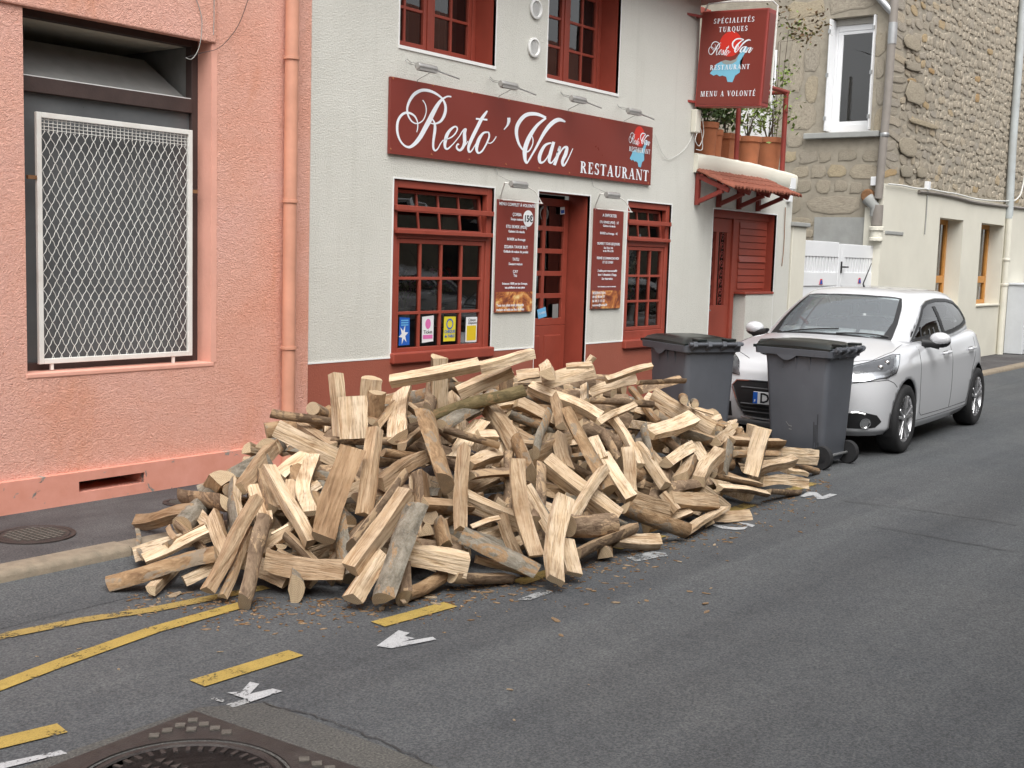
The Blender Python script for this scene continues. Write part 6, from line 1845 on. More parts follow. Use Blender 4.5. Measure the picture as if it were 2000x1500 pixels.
def log_mesh(name, L, r, kind, bark, bend, seed, taper=.0, skew=0.0, round_=1.0):
    """one split or round log; local X along it, bark centred on +Z. slots: wood, bark, end"""
    rnd = random.Random(seed)
    off = Vector((rnd.uniform(0, 90), rnd.uniform(0, 90), rnd.uniform(0, 90)))
    sec = []        # (y, z, tag) ; tag of the side from this point to the next
    if kind == 'r':
        n = 14
        for k in range(n):
            a = 2 * pi * k / n; sec.append((cos(a) * r, sin(a) * r, 'b'))
    elif kind == 's':
        w, t = r, r * rnd.uniform(.30, .46)
        e = rnd.uniform(-.15, .15)
        base = [(-w, -t * (1 + e)), (-w * .35, -t * 1.05), (w * .35, -t * .95), (w * .98, -t * (1 - e)), (w * 1.02, -t * .2), (w, t * (1 + e)), (w * .4, t * 1.04), (-w * .3, t), (-w, t * (1 - e)), (-w * 1.02, t * .1)]
        sec = [(y, z, 'b' if (bark != '-' and 3 <= i <= 4) else 'w') for i, (y, z) in enumerate(base)]
    else:
        th = {'q': radians(rnd.uniform(78, 100)), 'h': radians(rnd.uniform(150, 178)), 't': radians(rnd.uniform(48, 64))}[kind]
        n = {'q': 7, 'h': 9, 't': 5}[kind]
        rr = r
        arc = [(sin(-th / 2 + th * k / n) * rr, cos(-th / 2 + th * k / n) * rr) for k in range(n + 1)]
        cz_ = rr * .58 * sin(th / 2) / (th / 2) if kind != 'h' else rr * .38
        ap = (rnd.uniform(-.08, .08) * rr, rnd.uniform(-.03, .08) * rr)
        for i, p in enumerate(arc[:-1]): sec.append((p[0], p[1] - cz_, 'b'))
        a, c = arc[-1], arc[0]
        sec.append((a[0], a[1] - cz_, 'w'))
        for f in (.35, .7): sec.append((a[0] + (ap[0] - a[0]) * f, a[1] + (ap[1] - a[1]) * f - cz_, 'w'))
        sec.append((ap[0], ap[1] - cz_, 'w'))
        for f in (.35, .7): sec.append((ap[0] + (c[0] - ap[0]) * f, ap[1] + (c[1] - ap[1]) * f - cz_, 'w'))
    mb = MB(); N = 12; m_ = len(sec)
    rings = []
    by, bz = bend[0], bend[1]
    ph = rnd.uniform(0, 6.28); wav = rnd.uniform(.0, .011) * L / .5
    sk0, sk1 = rnd.uniform(-.35, .35) + skew, rnd.uniform(-.35, .35)
    tw = rnd.uniform(-.12, .12)
    for i in range(N + 1):
        t = i / N; x = (t - .5) * L
        q = 4 * (t - .5) ** 2 - .33
        cy = by * q * L + wav * sin(t * 5.5 + ph); cz = bz * q * L + wav * .7 * cos(t * 4.7 + ph)
        sc = 1 + taper * (t - .5)
        ct, stt = cos(tw * (t - .5) * 2), sin(tw * (t - .5) * 2)
        ring = []
        for (y, z, g) in sec:
            yy, z2 = (y * ct - z * stt) * sc, (y * stt + z * ct) * sc
            nv = Vector((x * 5.5, y * 9, z * 9)) + off
            lo = mnoise.noise(nv * 1.2)
            hi = mnoise.noise(Vector((x * 5, y * 60, z * 60)) + off)
            f = 1 + .10 * lo + (.085 * hi if g == 'w' else 0.075 * mnoise.noise(Vector((x * 22, y * 22, z * 22)) + off))
            xx = x
            if i == 0: xx += sk0 * z2 * .6
            if i == N: xx += sk1 * z2 * .6
            ring.append(mb.vert((xx, yy * f + cy, z2 * f + cz)))
        rings.append(ring)
    for A, B in zip(rings, rings[1:]):
        for k in range(m_):
            mb.m = 1 if sec[k][2] == 'b' and bark != '-' else 0
            mb.face(A[k], A[(k + 1) % m_], B[(k + 1) % m_], B[k])
    mb.m = 2
    # ends, fanned round their middle so that they shade flat
    for ring, s in ((rings[0], -1), (rings[-1], 1)):
        c = Vector((0, 0, 0))
        for v in ring: c += Vector(mb.v[v])
        c /= m_
        ci = mb.vert(c)
        for k in range(m_):
            if s < 0: mb.face(ci, ring[(k + 1) % m_], ring[k])
            else: mb.face(ci, ring[k], ring[(k + 1) % m_])
    me = mb.mesh(name, [M['wood'], M[{'b': 'bark_brown', 'o': 'bark_orange', 'g': 'bark_grey', 'm': 'bark_moss', '-': 'wood'}[bark]], M['end']])
    bm = bmesh.new(); bm.from_mesh(me); bmesh.ops.recalc_face_normals(bm, faces=bm.faces); bm.to_mesh(me); bm.free()
    me.polygons.foreach_set('use_smooth', [True] * len(me.polygons)); me.set_sharp_from_angle(angle=radians(26))
    return me

ZN = {1: (200, 820, 4.055), 2: (500, 690, 4.688), 3: (560, 900, 4.762), 4: (820, 680, 4.688), 5: (820, 880, 4.762), 6: (1100, 720, 6.25), 7: (1140, 860, 6.25), 8: (1300, 760, 5.77), 0: (0, 0, 1.0)}
# zone, x1,y1, x2,y2, width, kind+facing, bark, tone, lift, end-darkness, bend, flag ('' both ends on the heap, 'd' second end runs deeper, 'n' second end comes nearer)
LOGS = [
(1,45,1290,900,1060,130,'hB','o',2,1,.5,.02,''),(1,330,1105,830,880,80,'sS','-',0,1,0,0,''),(1,255,830,710,735,112,'qS','b',2,0,.3,0,''),(1,672,620,1010,665,165,'hU','-',0,2,0,0,''),
(1,1045,500,1075,870,118,'rB','g',1,2,.5,.02,''),(1,1385,185,1085,540,125,'qS','g',2,2,.4,.03,''),(2,180,690,650,895,150,'hS','-',0,1,0,0,''),(1,1150,235,1290,260,95,'qS','b',0,0,0,0,'d'),
(1,1305,370,1645,975,120,'qS','b',0,2,.8,-.03,''),(1,1255,420,1345,710,95,'qB','b',2,1,.5,0,''),(2,515,880,215,1115,115,'sS','g',0,1,0,0,''),(2,470,955,460,1490,120,'sS','-',1,2,0,.08,''),
(1,1230,605,825,1345,112,'qS','g',2,3,.4,.02,''),(1,1185,860,955,1395,62,'tS','-',0,2,0,0,''),(1,1290,795,1105,1445,150,'hB','b',2,3,.4,.02,''),(1,395,1345,600,1235,105,'qS','-',1,2,0,0,'d'),
(1,640,1265,880,1165,95,'rB','b',2,0,.8,0,''),(1,875,760,985,1000,115,'tS','-',0,2,0,0,''),(1,645,690,840,815,75,'sS','-',1,1,0,0,''),(1,1215,520,1285,800,115,'sS','-',1,1,0,0,''),
(3,0,690,275,905,100,'qB','-',2,1,.2,.06,''),(0,518,1094,673,1121,36,'hS','-',2,2,0,.05,''),(1,1515,1345,1520,1260,200,'hB','g',2,1,.2,0,'d'),(1,1420,1000,1320,985,85,'hU','-',0,0,0,0,'d'),(1,1340,903,1470,832,16,'tS','-',0,3,0,0,''),
(1,500,1010,640,930,90,'qB','-',2,1,.2,0,''),(1,520,850,575,945,40,'tB','b',2,0,.3,0,''),(1,600,820,720,900,110,'rB','b',3,0,.9,0,''),(1,1000,560,1010,500,90,'rB','o',3,1,.9,0,'d'),(1,1500,480,1480,700,80,'sS','-',2,0,0,0,''),(1,1640,560,1703,520,70,'sS','-',0,0,0,0,''),(1,1500,390,1580,470,90,'qB','b',2,0,.4,0,''),(1,320,1110,260,870,30,'tS','g',2,0,.2,0,''),(1,1380,1040,1500,1080,60,'qB','-',2,0,.3,0,''),
(2,720,185,775,755,140,'qS','-',1,2,0,0,''),(2,885,395,905,775,235,'hS','-',0,3,0,0,''),(2,1062,230,1042,565,178,'hS','-',0,1,0,0,''),(2,1118,358,1108,555,148,'rB','o',2,2,.3,0,''),(2,1080,615,1085,560,115,'hU','b',2,2,.3,0,'d'),
(2,1262,465,1105,665,62,'tB','o',1,3,.2,0,''),(2,1342,345,1285,785,180,'hS','-',0,2,0,.05,''),(2,140,545,705,632,122,'hU','b',0,1,.3,-.04,''),(2,525,505,705,590,115,'rB','b',2,0,.5,0,'d'),(2,405,665,695,855,125,'qS','-',2,1,.2,0,''),
(2,690,808,1375,800,95,'hU','-',0,1,0,.02,''),(0,686,878,627,1052,43,'hS','o',3,3,.5,.02,''),(0,735,835,710,1004,28,'qS','g',2,3,.2,.02,''),(0,748,882,786,884,24,'rB','o',2,2,0,0,''),(0,828,886,740,941,34,'qS','-',2,1,0,.03,''),(2,1325,865,1440,765,100,'qB','g',2,1,.4,0,''),
(0,829,815,867,943,45,'hB','o',2,4,.7,.03,''),(0,904,872,897,1033,27,'rB','b',2,4,.3,.03,''),(0,843,748,832,812,38,'hB','b',2,1,.5,0,''),(2,1395,475,1585,565,85,'qB','b',2,1,.4,0,''),(0,762,746,936,713,27,'qS','g',0,3,.2,.01,''),(0,857,697,862,735,32,'tS','-',1,1,0,0,''),
(0,937,717,1006,695,24,'qS','-',0,2,0,0,''),(0,843,760,894,752,27,'hB','-',2,1,.2,0,''),(0,895,767,979,728,28,'qS','-',1,2,.2,0,''),(0,994,724,997,760,25,'qB','-',1,2,0,0,''),(0,1010,734,1053,727,20,'sS','-',1,1,0,0,''),(0,1072,728,1068,712,32,'qU','-',1,1,0,0,'d'),
(0,1060,747,1161,722,27,'hS','-',0,3,0,.02,''),(0,1106,716,1156,711,16,'sS','-',0,2,0,0,''),(0,1158,696,1144,718,13,'qS','-',0,2,0,0,''),(0,1035,752,1173,816,25,'qS','-',0,3,0,.02,''),(0,1024,760,845,813,24,'rB','m',2,1,.3,.02,''),(0,966,769,864,830,27,'hB','g',2,2,0,.02,''),
(0,964,791,1009,782,23,'rB','b',2,2,0,0,''),(0,1008,787,1080,814,29,'qS','b',2,1,.2,0,''),(0,992,808,1036,820,20,'hU','-',2,1,0,0,''),(0,957,794,1010,872,33,'qS','-',2,3,.2,.04,''),(0,1012,860,1039,924,38,'hB','o',2,4,.1,0,''),(0,940,822,928,846,36,'hU','b',1,1,0,0,''),
(0,866,837,975,869,24,'hU','b',0,3,.2,.03,''),(0,934,848,969,850,19,'sS','-',1,1,0,0,''),(0,917,906,963,890,30,'rB','o',2,2,.2,0,''),(0,913,932,994,922,31,'hB','b',3,1,0,-.03,''),(0,994,884,1001,908,19,'rB','g',2,2,.4,0,''),(0,1004,899,1041,1088,28,'sS','g',2,5,0,.07,''),
(0,1066,808,1045,887,24,'hB','g',1,2,.2,0,''),(0,1083,762,1098,832,22,'rB','g',2,3,.4,.03,''),(0,1104,804,1188,958,37,'hB','o',2,4,.2,.03,''),(0,1089,848,1108,917,25,'rB','g',2,1,.4,0,''),(0,1128,831,1173,846,36,'hU','-',1,2,0,0,''),(0,1155,857,1173,900,29,'hS','-',0,3,0,0,''),
(0,1174,891,1229,977,32,'qS','-',0,3,.6,.03,''),(0,1180,848,1211,902,27,'rB','g',2,3,.8,0,''),(0,1178,913,1113,1017,22,'rB','o',2,5,.3,.04,''),(0,1063,903,1206,1012,35,'qS','g',2,2,.3,.02,''),(0,1112,1027,1196,1027,43,'rB','g',2,4,0,0,''),(0,908,971,976,994,38,'rB','g',1,2,.2,0,''),
(0,920,1028,976,1010,10,'sS','-',0,3,0,0,''),(0,1056,918,1050,1022,30,'hB','g',2,2,.4,0,''),(0,1030,952,1080,1036,22,'tS','-',0,4,0,0,''),(0,1097,972,1079,1134,33,'sS','-',0,6,.3,.04,''),(0,1104,1056,1121,1122,31,'sS','-',0,5,0,0,''),(0,1230,1029,1120,1084,35,'hB','b',2,2,.2,.02,''),
(0,903,1040,1047,1117,41,'hL','g',1,4,.3,-.03,''),(0,791,1078,915,1101,43,'qS','-',1,4,.2,.02,''),(0,883,1126,957,1137,31,'hB','-',2,2,0,0,''),(0,930,1091,987,1116,15,'tS','-',0,1,.2,0,''),(0,795,1161,870,1126,27,'rB','o',2,2,.3,0,''),(0,811,990,744,1170,41,'hB','g',2,5,.2,.02,''),
(0,796,962,688,1112,39,'qS','-',2,4,.2,.02,''),(0,787,928,684,1065,31,'hB','b',2,3,.6,.02,''),(0,742,1083,688,1168,37,'rB','b',3,4,.2,.0,''),(0,658,1006,674,1044,40,'hB','g',2,2,.4,0,''),(0,820,925,832,964,35,'qB','g',3,1,.7,0,''),(0,828,986,878,985,31,'rB','-',2,2,0,0,''),
(0,840,1008,836,1000,31,'rB','b',2,1,.7,0,'d'),(0,831,1036,826,1028,30,'tS','-',1,1,0,0,'d'),(0,860,1018,872,1068,31,'qB','o',2,3,.0,0,''),(0,811,1068,806,1060,25,'rB','-',2,2,.2,0,'d'),(0,788,1112,796,1152,38,'hB','g',2,2,.3,0,''),(0,775,1142,788,1179,7,'sS','-',0,2,0,.1,''),
(0,1184,741,1226,726,15,'rB','-',1,1,0,0,''),(0,1154,766,1243,737,18,'sS','-',0,2,0,.05,''),(0,1246,746,1276,741,18,'hU','b',0,2,0,0,''),(0,1250,764,1279,754,17,'rB','b',2,1,.2,0,''),(0,1149,782,1275,790,15,'hU','b',0,2,0,0,''),(0,1231,760,1262,780,18,'qB','o',2,1,.2,0,''),
(0,1142,754,1142,786,15,'tS','-',0,1,0,0,''),(0,1274,771,1392,840,29,'hS','b',0,3,0,.01,''),(0,1328,794,1376,816,14,'sS','-',0,1,0,0,''),(0,1337,782,1333,776,17,'rB','-',1,1,0,0,'d'),(0,1359,791,1355,786,15,'rB','-',1,1,0,0,'d'),(0,1358,797,1394,808,8,'sS','-',0,1,0,0,''),
(0,1169,826,1241,789,16,'qS','-',1,4,0,.03,''),(0,1197,813,1251,907,21,'qS','b',0,3,0,.02,''),(0,1244,866,1301,947,25,'qS','-',0,4,0,.02,''),(0,1261,838,1276,908,25,'hB','g',2,3,.4,0,''),(0,1267,849,1354,817,29,'sS','g',0,4,0,.03,''),(0,1323,841,1402,863,21,'qB','g',2,2,.3,.03,''),
(0,1299,903,1349,871,29,'qS','-',0,3,.2,0,''),(0,1298,855,1326,872,17,'rB','g',1,1,.3,0,''),(0,1221,878,1236,924,31,'qS','-',1,2,.2,0,''),(0,1330,935,1352,905,30,'qB','-',1,2,0,0,''),(0,1406,880,1364,937,28,'qS','-',1,4,0,.02,''),(0,1420,872,1421,908,28,'rB','g',2,2,.5,0,''),
(0,1302,954,1380,940,25,'rB','b',3,2,.3,.02,''),(0,1310,977,1398,986,33,'rB','b',3,3,.3,0,''),(0,1294,963,1323,997,15,'qS','-',0,3,0,0,''),(0,1228,971,1302,994,29,'hS','-',2,2,.2,0,''),(0,1218,994,1337,1039,31,'hU','o',1,4,.2,.02,''),(0,1336,1041,1414,991,19,'sS','-',0,3,0,.02,''),
(0,1393,1009,1447,1019,21,'hS','-',1,1,0,0,''),(0,1385,1031,1380,1020,20,'tU','-',1,1,0,0,'d'),(0,1203,1055,1287,1066,29,'rB','o',2,2,.8,0,''),(0,1180,1090,1176,1078,27,'tU','-',1,1,0,0,'d'),(0,1393,925,1482,946,21,'hU','b',0,3,.2,.02,''),(0,1404,950,1500,964,19,'qU','b',1,2,0,0,''),
(0,1499,960,1559,963,16,'rB','b',3,2,.2,0,''),(0,1488,937,1580,941,17,'hS','-',0,2,0,.02,''),(0,1490,836,1466,927,29,'sS','-',0,4,0,.03,''),(0,1423,858,1522,863,27,'rB','o',2,2,.3,0,''),(0,1398,864,1424,838,25,'qS','-',1,3,0,0,''),(0,1430,834,1424,826,24,'hU','-',1,1,0,0,'d'),
(0,1470,830,1470,850,18,'rB','o',2,1,.2,0,''),(0,1494,888,1597,893,27,'hS','-',0,1,0,.01,''),(0,1430,888,1517,888,21,'rB','o',2,2,.4,0,''),(0,1476,921,1552,896,23,'qS','-',0,3,.2,.03,''),(0,1538,917,1578,926,10,'qS','b',1,2,.2,0,''),(0,1553,914,1596,919,13,'rB','o',1,1,0,0,''),
(0,1524,858,1551,834,5,'rB','o',2,3,.2,.05,''),(0,1460,918,1452,910,23,'hU','-',1,2,0,0,'d'),(0,1383,826,1409,814,13,'sS','-',0,2,0,0,''),(0,1345,1000,1315,1012,22,'qB','b',2,1,.3,0,''),(0,1365,955,1398,972,22,'qS','-',1,1,.2,0,''),
(0,1470,950,1440,930,18,'qB','o',2,1,.3,0,''),(0,905,1075,850,1062,26,'rB','b',2,1,.4,0,''),(0,980,1005,1010,1060,22,'rB','b',2,1,.4,0,''),(0,735,1000,700,1040,26,'qB','b',3,1,.5,0,''),(0,600,1010,560,1040,24,'rB','b',2,1,.5,0,''),
]
TONE = {0: (0.0, .06), 1: (.06, .22), 2: (.30, .68), 3: (.80, 1.0)}
random.seed(2024)
WORD_SHAPE = {'r': 'round log', 'h': 'half log', 'q': 'quarter log', 't': 'wood wedge', 's': 'split slab'}
WORD_BARK = {'b': 'brown-barked', 'o': 'orange-barked', 'g': 'grey-barked', 'm': 'mossy', '-': 'bare'}
WORD_TONE = {0: 'fresh pale', 1: 'light tan', 2: 'weathered tan', 3: 'dark brown'}
def region(px):
    for lim, w in ((330, 'at the kerb end'), (440, 'below the barred window'), (560, 'below the pink wall'), (700, 'below the pink downpipe'), (790, 'under sign letter R'), (880, 'below the star sticker'), (970, 'below the four-pane window'),
                   (1045, 'below the taller menu'), (1140, 'below the restaurant door'), (1220, 'below the take-away menu'), (1300, 'below the three-pane window'), (1400, 'before the farther bin'), (1470, 'below the number plate'), (3000, 'by the nearer bin')):
        if px < lim: return w
def level(px, py):
    crest = interp([(200, 1080), (480, 900), (640, 760), (850, 720), (1150, 720), (1300, 780), (1500, 840), (1600, 880)], px)
    foot = interp([(200, 1160), (480, 1180), (750, 1180), (1000, 1140), (1190, 1100), (1340, 1045), (1560, 965), (1600, 940)], px)
    f = (py - crest) / max(20, foot - crest)
    return 'on crest' if f < .16 else 'high up' if f < .42 else 'on mid slope' if f < .72 else 'at foot'
def posture(dx, dy, flag):
    if flag == 'd': return 'end-on'
    a = abs(math.degrees(atan2(dy, dx))); a = min(a, 180 - a)
    return 'lying level' if a < 16 else 'slanting' if a < 52 else 'leaning' if a < 76 else 'upright'
lab_count = {}
placed = []
for i, (zn, x1, y1, x2, y2, w, kf, bark, tone, lift, endd, bend, flag) in enumerate(LOGS):
    if kf == 'rB' and i % 6 and flag == '' and w / ZN[zn][2] > 14: kf = ('hB', 'qS', 'hU', 'qS', 'qB')[i % 5]; tone = min(tone, 1 + i % 2)
    if bark == 'g' and i % 3 == 0: bark = 'b'
    if bark == '-' and (kf[0] != 's' or i % 3): bark = 'bogb'[i % 4]
    ox, oy, s = ZN[zn]
    a = (ox + x1 / s, oy + y1 / s); c = (ox + x2 / s, oy + y2 / s); wp_ = w / s
    ta, tb = heap_hit(*a), heap_hit(*c)
    if ta is None and tb is None: ta = tb = 7.2 + (a[0] - 600) * .0028
    if ta is None: ta = tb
    if tb is None: tb = ta
    dpt = (ta + tb) / 2
    wm = wp_ * dpt / FPX
    kind, face = kf[0], kf[1]
    r = {'r': wm / 2, 'h': wm / 2 * (1.3 if face == 'B' else 1.12), 'q': wm / (1.05 if face == 'B' else 1.28), 't': wm * 1.15, 's': wm / 2 * 1.06}[kind]
    pull = .045 * lift + r * .35
    ra, rb = ray(*a), ray(*c)
    A = CAM + ra * (ta - pull); B = CAM + rb * (tb - pull)
    Lmax = .64
    if flag == 'd':
        # second end runs into the heap
        want = random.uniform(.40, .50); t_ = tb
        for _ in range(60):
            B = CAM + rb * t_
            if (B - A).length >= want: break
            t_ += .02
        B.z = max(B.z, ground(B.x, B.y) + r)
    else:
        if (B - A).length > Lmax:
            # bring the far end towards the depth of the near end, keeping its bearing
            for k in range(20):
                if tb > ta: B = CAM + rb * (tb - pull + (ta - tb) * (k + 1) / 20)
                else: A = CAM + ra * (ta - pull + (tb - ta) * (k + 1) / 20)
                if (B - A).length <= Lmax: break
    hh = r * (.9 if kind == 'r' else .55)
    for P in (A, B):
        g = ground(P.x, P.y) + hh
        if P.z < g: P.z = g
    ax = (B - A)
    L = max(ax.length, .10)
    if not flag and (kind != 's' and lift < 3) and L < .34 and wp_ > 14:
        # short visible stretch: the log goes on into the heap
        deep = (B - A).normalized() * .5 + Vector((.3, .55, -.25)) * .5
        B = A + (B - A) + deep.normalized() * (.42 - L); ax = B - A; L = ax.length
        if B.z < ground(B.x, B.y) + hh: B.z = ground(B.x, B.y) + hh; ax = B - A; L = ax.length
    ax.normalize()
    mid = (A + B) / 2
    tov = (CAM - mid).normalized(); upv = Vector((0, 0, 1))
    zd = {'B': tov * .9 + upv * .45, 'S': -tov - upv * .15, 'U': -upv * .8 + tov * .45, 'L': upv * .9 + tov * .5}[face]
    if face == 'B' and kind in 'hq':
        sdv = ax.cross(tov).normalized()
        if sdv.z < 0: sdv = -sdv
        zd = tov * (.30 if kind == 'h' else .5) - sdv * random.choice((1.0, 1.0, .9, -.9))
    if kind == 't': zd = ax.cross(tov) * random.choice((-1, 1)) + tov * .2 + upv * .3
    if kind == 's': zd = tov * .8 + upv * .5
    zd = zd + Vector((random.uniform(-.4, .4), random.uniform(-.4, .4), random.uniform(-.4, .4)))
    zd = (zd - ax * zd.dot(ax)).normalized()
    yd = zd.cross(ax)
    bs_ = random.choice((-1, 1)) if abs(bend) < .06 else 1
    me = log_mesh('firewood_log', L, r, kind, bark, (bend * bs_ * .65, bend * .25 * bs_), 500 + i, random.uniform(-.12, .12))
    o = link('firewood_log', me)
    mw = Matrix((ax, yd, zd)).transposed().to_4x4(); mw.translation = mid
    o.matrix_world = mw
    lo_, hi_ = TONE[tone]
    o.color = (random.uniform(lo_, hi_), 0, endd, 1)
    mx_, my_ = (a[0] + c[0]) / 2, (a[1] + c[1]) / 2
    sh = WORD_SHAPE[kind]
    look = (WORD_TONE[tone] + ' ' + sh) if (face in 'SU' or bark == '-') else (WORD_BARK[bark] + ' ' + sh)
    if wp_ > 40: look = 'thick ' + look
    elif wp_ < 13: look = 'slender ' + look
    lab = '%s %s %s %s' % (look, posture(c[0] - a[0], c[1] - a[1], flag), level(mx_, my_), region(mx_))
    placed.append((o, lab, mx_, my_))
by = {}
for q in placed: by.setdefault(q[1], []).append(q)
ORD = ['first', 'second', 'third', 'fourth', 'fifth', 'sixth', 'seventh', 'eighth']
for lab, qs in by.items():
    qs.sort(key=lambda q: q[2])
    for k, q in enumerate(qs):
        l2 = lab if len(qs) == 1 else '%s, %s from left' % (lab, ORD[min(k, 7)])
        tag(q[0], l2, 'log', 'split firewood logs in the heap')

# logs deeper in the heap, seen in the gaps between the outer ones
random.seed(99)
fill = []
nf = 0
tries = 0
while nf < 168 and tries < 9000:
    tries += 1
    x = random.uniform(3.9, 9.9); back = nf >= 134
    yc, yf, yb = interp(T_YC, x), interp(T_YF, x), interp(T_YB, x)
    y = random.uniform(yf + .22, yc + .1) if not back else random.uniform(yc + .1, yb - .3)
    hz_ = heap(x, y); g = ground(x, y)
    if hz_ - g < .14: continue
    n_ = heap_normal(x, y)
    dep = random.uniform(.05, .18) if not back else random.uniform(-.02, .1)
    P = Vector((x, y, hz_)) - n_ * dep
    ang_ = random.uniform(0, pi)
    tx = Vector((cos(ang_), sin(ang_), 0)); tx = (tx - n_ * tx.dot(n_)).normalized()
    tx = (tx + n_ * random.uniform(-.25, .25)).normalized()
    L = random.uniform(.42, .52); kind = random.choice('rhqqqhqh'); r = random.uniform(.052, .08) * (1.35 if kind == 'q' else 1)
    bad = False
    for e in (-1, 1):
        E_ = P + tx * L / 2 * e
        if E_.z < ground(E_.x, E_.y) + r * .8: bad = True
        if E_.z > heap(E_.x, E_.y) + (.03 if not back else .25) or E_.y > -.12: bad = True
    if bad: continue
    zd = Vector((random.uniform(-1, 1), random.uniform(-1, 1), random.uniform(-1, 1))); zd = (zd - tx * zd.dot(tx)).normalized(); yd = zd.cross(tx)
    bark = random.choice('bbogg'); me = log_mesh('firewood_log', L, r, kind, bark, (random.uniform(-.03, .03), 0), 9000 + nf, random.uniform(-.1, .1))
    o = link('firewood_log', me); mw = Matrix((tx, yd, zd)).transposed().to_4x4(); mw.translation = P; o.matrix_world = mw
    o.color = (random.uniform(0, .45), 0, random.uniform(0, .35), 1)
    v_ = P - CAM; px_ = 1000 + FPX * v_.dot(RT) / v_.dot(FW); py_ = 750 - FPX * v_.dot(UP) / v_.dot(FW)
    fill.append((o, ('wall-side %s %s behind the crest %s' if back else 'deep-set %s %s half buried %s').replace(' half buried', ' half buried' if back else ' half buried ' + level(px_, py_)) % (WORD_BARK[bark], WORD_SHAPE[kind], region(px_)), px_, back))
    nf += 1

# the packed core of the heap: logs nobody could count, joined
core = MB(); random.seed(404); cnt = 0; tries = 0
while cnt < 190 and tries < 9000:
    tries += 1
    x = random.uniform(4.0, 9.7); y = random.uniform(-3.0, -.4)
    hz_ = heap(x, y); g = ground(x, y)
    if hz_ - g < .2: continue
    zz = random.uniform(g + .07, hz_ - .10)
    if random.random() < .55: zz = max(g + .07, hz_ - random.uniform(.09, .2))
    a_ = random.uniform(0, pi); tx = Vector((cos(a_), sin(a_), random.uniform(-.25, .25))).normalized(); L = random.uniform(.4, .5); r = random.uniform(.05, .075)
    P = Vector((x, y, zz))
    if any((lambda E_: E_.z < ground(E_.x, E_.y) + r * .7 or E_.z > heap(E_.x, E_.y) - .02 or E_.y > -.12)(P + tx * L / 2 * e) for e in (-1, 1)): continue
    zd = Vector((random.uniform(-1, 1), random.uniform(-1, 1), random.uniform(-1, 1))); zd = (zd - tx * zd.dot(tx)).normalized(); yd = zd.cross(tx)
    me = log_mesh('t', L, r, random.choice('hqqq'), random.choice('bog'), (0, 0), 20000 + cnt)
    mw = Matrix((tx, yd, zd)).transposed().to_4x4(); mw.translation = P
    b0 = len(core.v); bk = {'brown_bark': 1, 'stripped_orange_bark': 3, 'grey_bark': 4}.get(me.materials[1].name, 1)
    for v in me.vertices: core.v.append(tuple(mw @ v.co))
    for p in me.polygons:
        core.m = {0: 0, 1: bk, 2: 2}[p.material_index]; core.face(*[b0 + q for q in p.vertices])
    bpy.data.meshes.remove(me); cnt += 1
o = core.build('firewood_core', [M['wood'], M['bark_brown'], M['end'], M['bark_orange'], M['bark_grey']], None, smooth=True, fix=False, angle=radians(26))
o.color = (.2, 0, .2, 1)
tag(o, 'packed mass of logs inside the firewood heap', 'firewood', kind='stuff')
by = {}
for q in fill: by.setdefault(q[1], []).append(q)
for lab, qs in by.items():
    qs.sort(key=lambda q: q[2])
    for k, q in enumerate(qs):
        tag(q[0], lab if len(qs) == 1 else '%s, %s from left' % (lab, ORD[min(k, 7)]), 'log', 'logs on the wall side of the heap' if q[3] else 'logs deep inside the heap')

# chips and bark flakes
def chip_mesh(seed, big):
    rnd = random.Random(seed); mb = MB(); n = rnd.randint(5, 8); l = rnd.uniform(.5, 1.0); w = rnd.uniform(.22, .5)
    top = []; bot = []
    cv = rnd.uniform(.02, .12)
    for k in range(n):
        a = 2 * pi * k / n; q = rnd.uniform(.7, 1.15)
        x, y = cos(a) * l * q, sin(a) * w * q
        z_ = cv * (x * x) + rnd.uniform(0, .03)
        top.append(mb.vert((x, y, z_ + .12))); bot.append(mb.vert((x, y, z_)))
    mb.face(*top); mb.face(*bot[::-1])
    for k in range(n): mb.face(top[k], bot[k], bot[(k + 1) % n], top[(k + 1) % n])
    return mb
chips_mats = ['bark_orange', 'wood', 'bark_brown', 'bark_orange']
CH = [(1178, 1089, 26, 1), (745, 1190, 30, 1), (735, 1182, 24, 0), (672, 1190, 20, 0), (662, 1226, 17, 0), (808, 1203, 18, 1), (840, 1168, 42, 1), (850, 1180, 34, 1), (935, 1150, 14, 0), (950, 1158, 34, 0), (1000, 1162, 30, 0), (1040, 1152, 26, 0), (1150, 1152, 28, 0), (1160, 1155, 22, 0),
      (1202, 1178, 26, 1), (1262, 1174, 20, 0), (1248, 1178, 16, 1), (1085, 1212, 30, 0), (1096, 1242, 26, 0), (935, 1205, 14, 0), (1150, 1338, 8, 0), (996, 1348, 26, 1), (1004, 1407, 15, 1), (952, 1148, 20, 0), (1380, 1160, 22, 0), (1380, 1196, 20, 0), (1388, 1150, 14, 1), (1347, 1156, 18, 0), (1378, 1180, 30, 0), (1328, 1098, 18, 1), (1395, 1065, 16, 1), (1275, 1032, 16, 0),
      (430, 1274, 18, 1), (342, 1163, 44, 1), (370, 1158, 20, 0), (205, 1152, 24, 1), (155, 1268, 20, 1), (72, 1283, 10, 1), (232, 1308, 12, 1), (18, 1153, 18, 1), (12, 1170, 20, 0), (205, 1168, 22, 0), (60, 1202, 14, 1), (285, 1150, 30, 1), (560, 1223, 12, 0), (604, 1196, 12, 1), (660, 1210, 14, 0), (990, 1195, 12, 1), (1420, 1096, 14, 0), (1426, 1060, 22, 0), (1430, 1052, 22, 0)]
random.seed(31)
seen_lab = {}
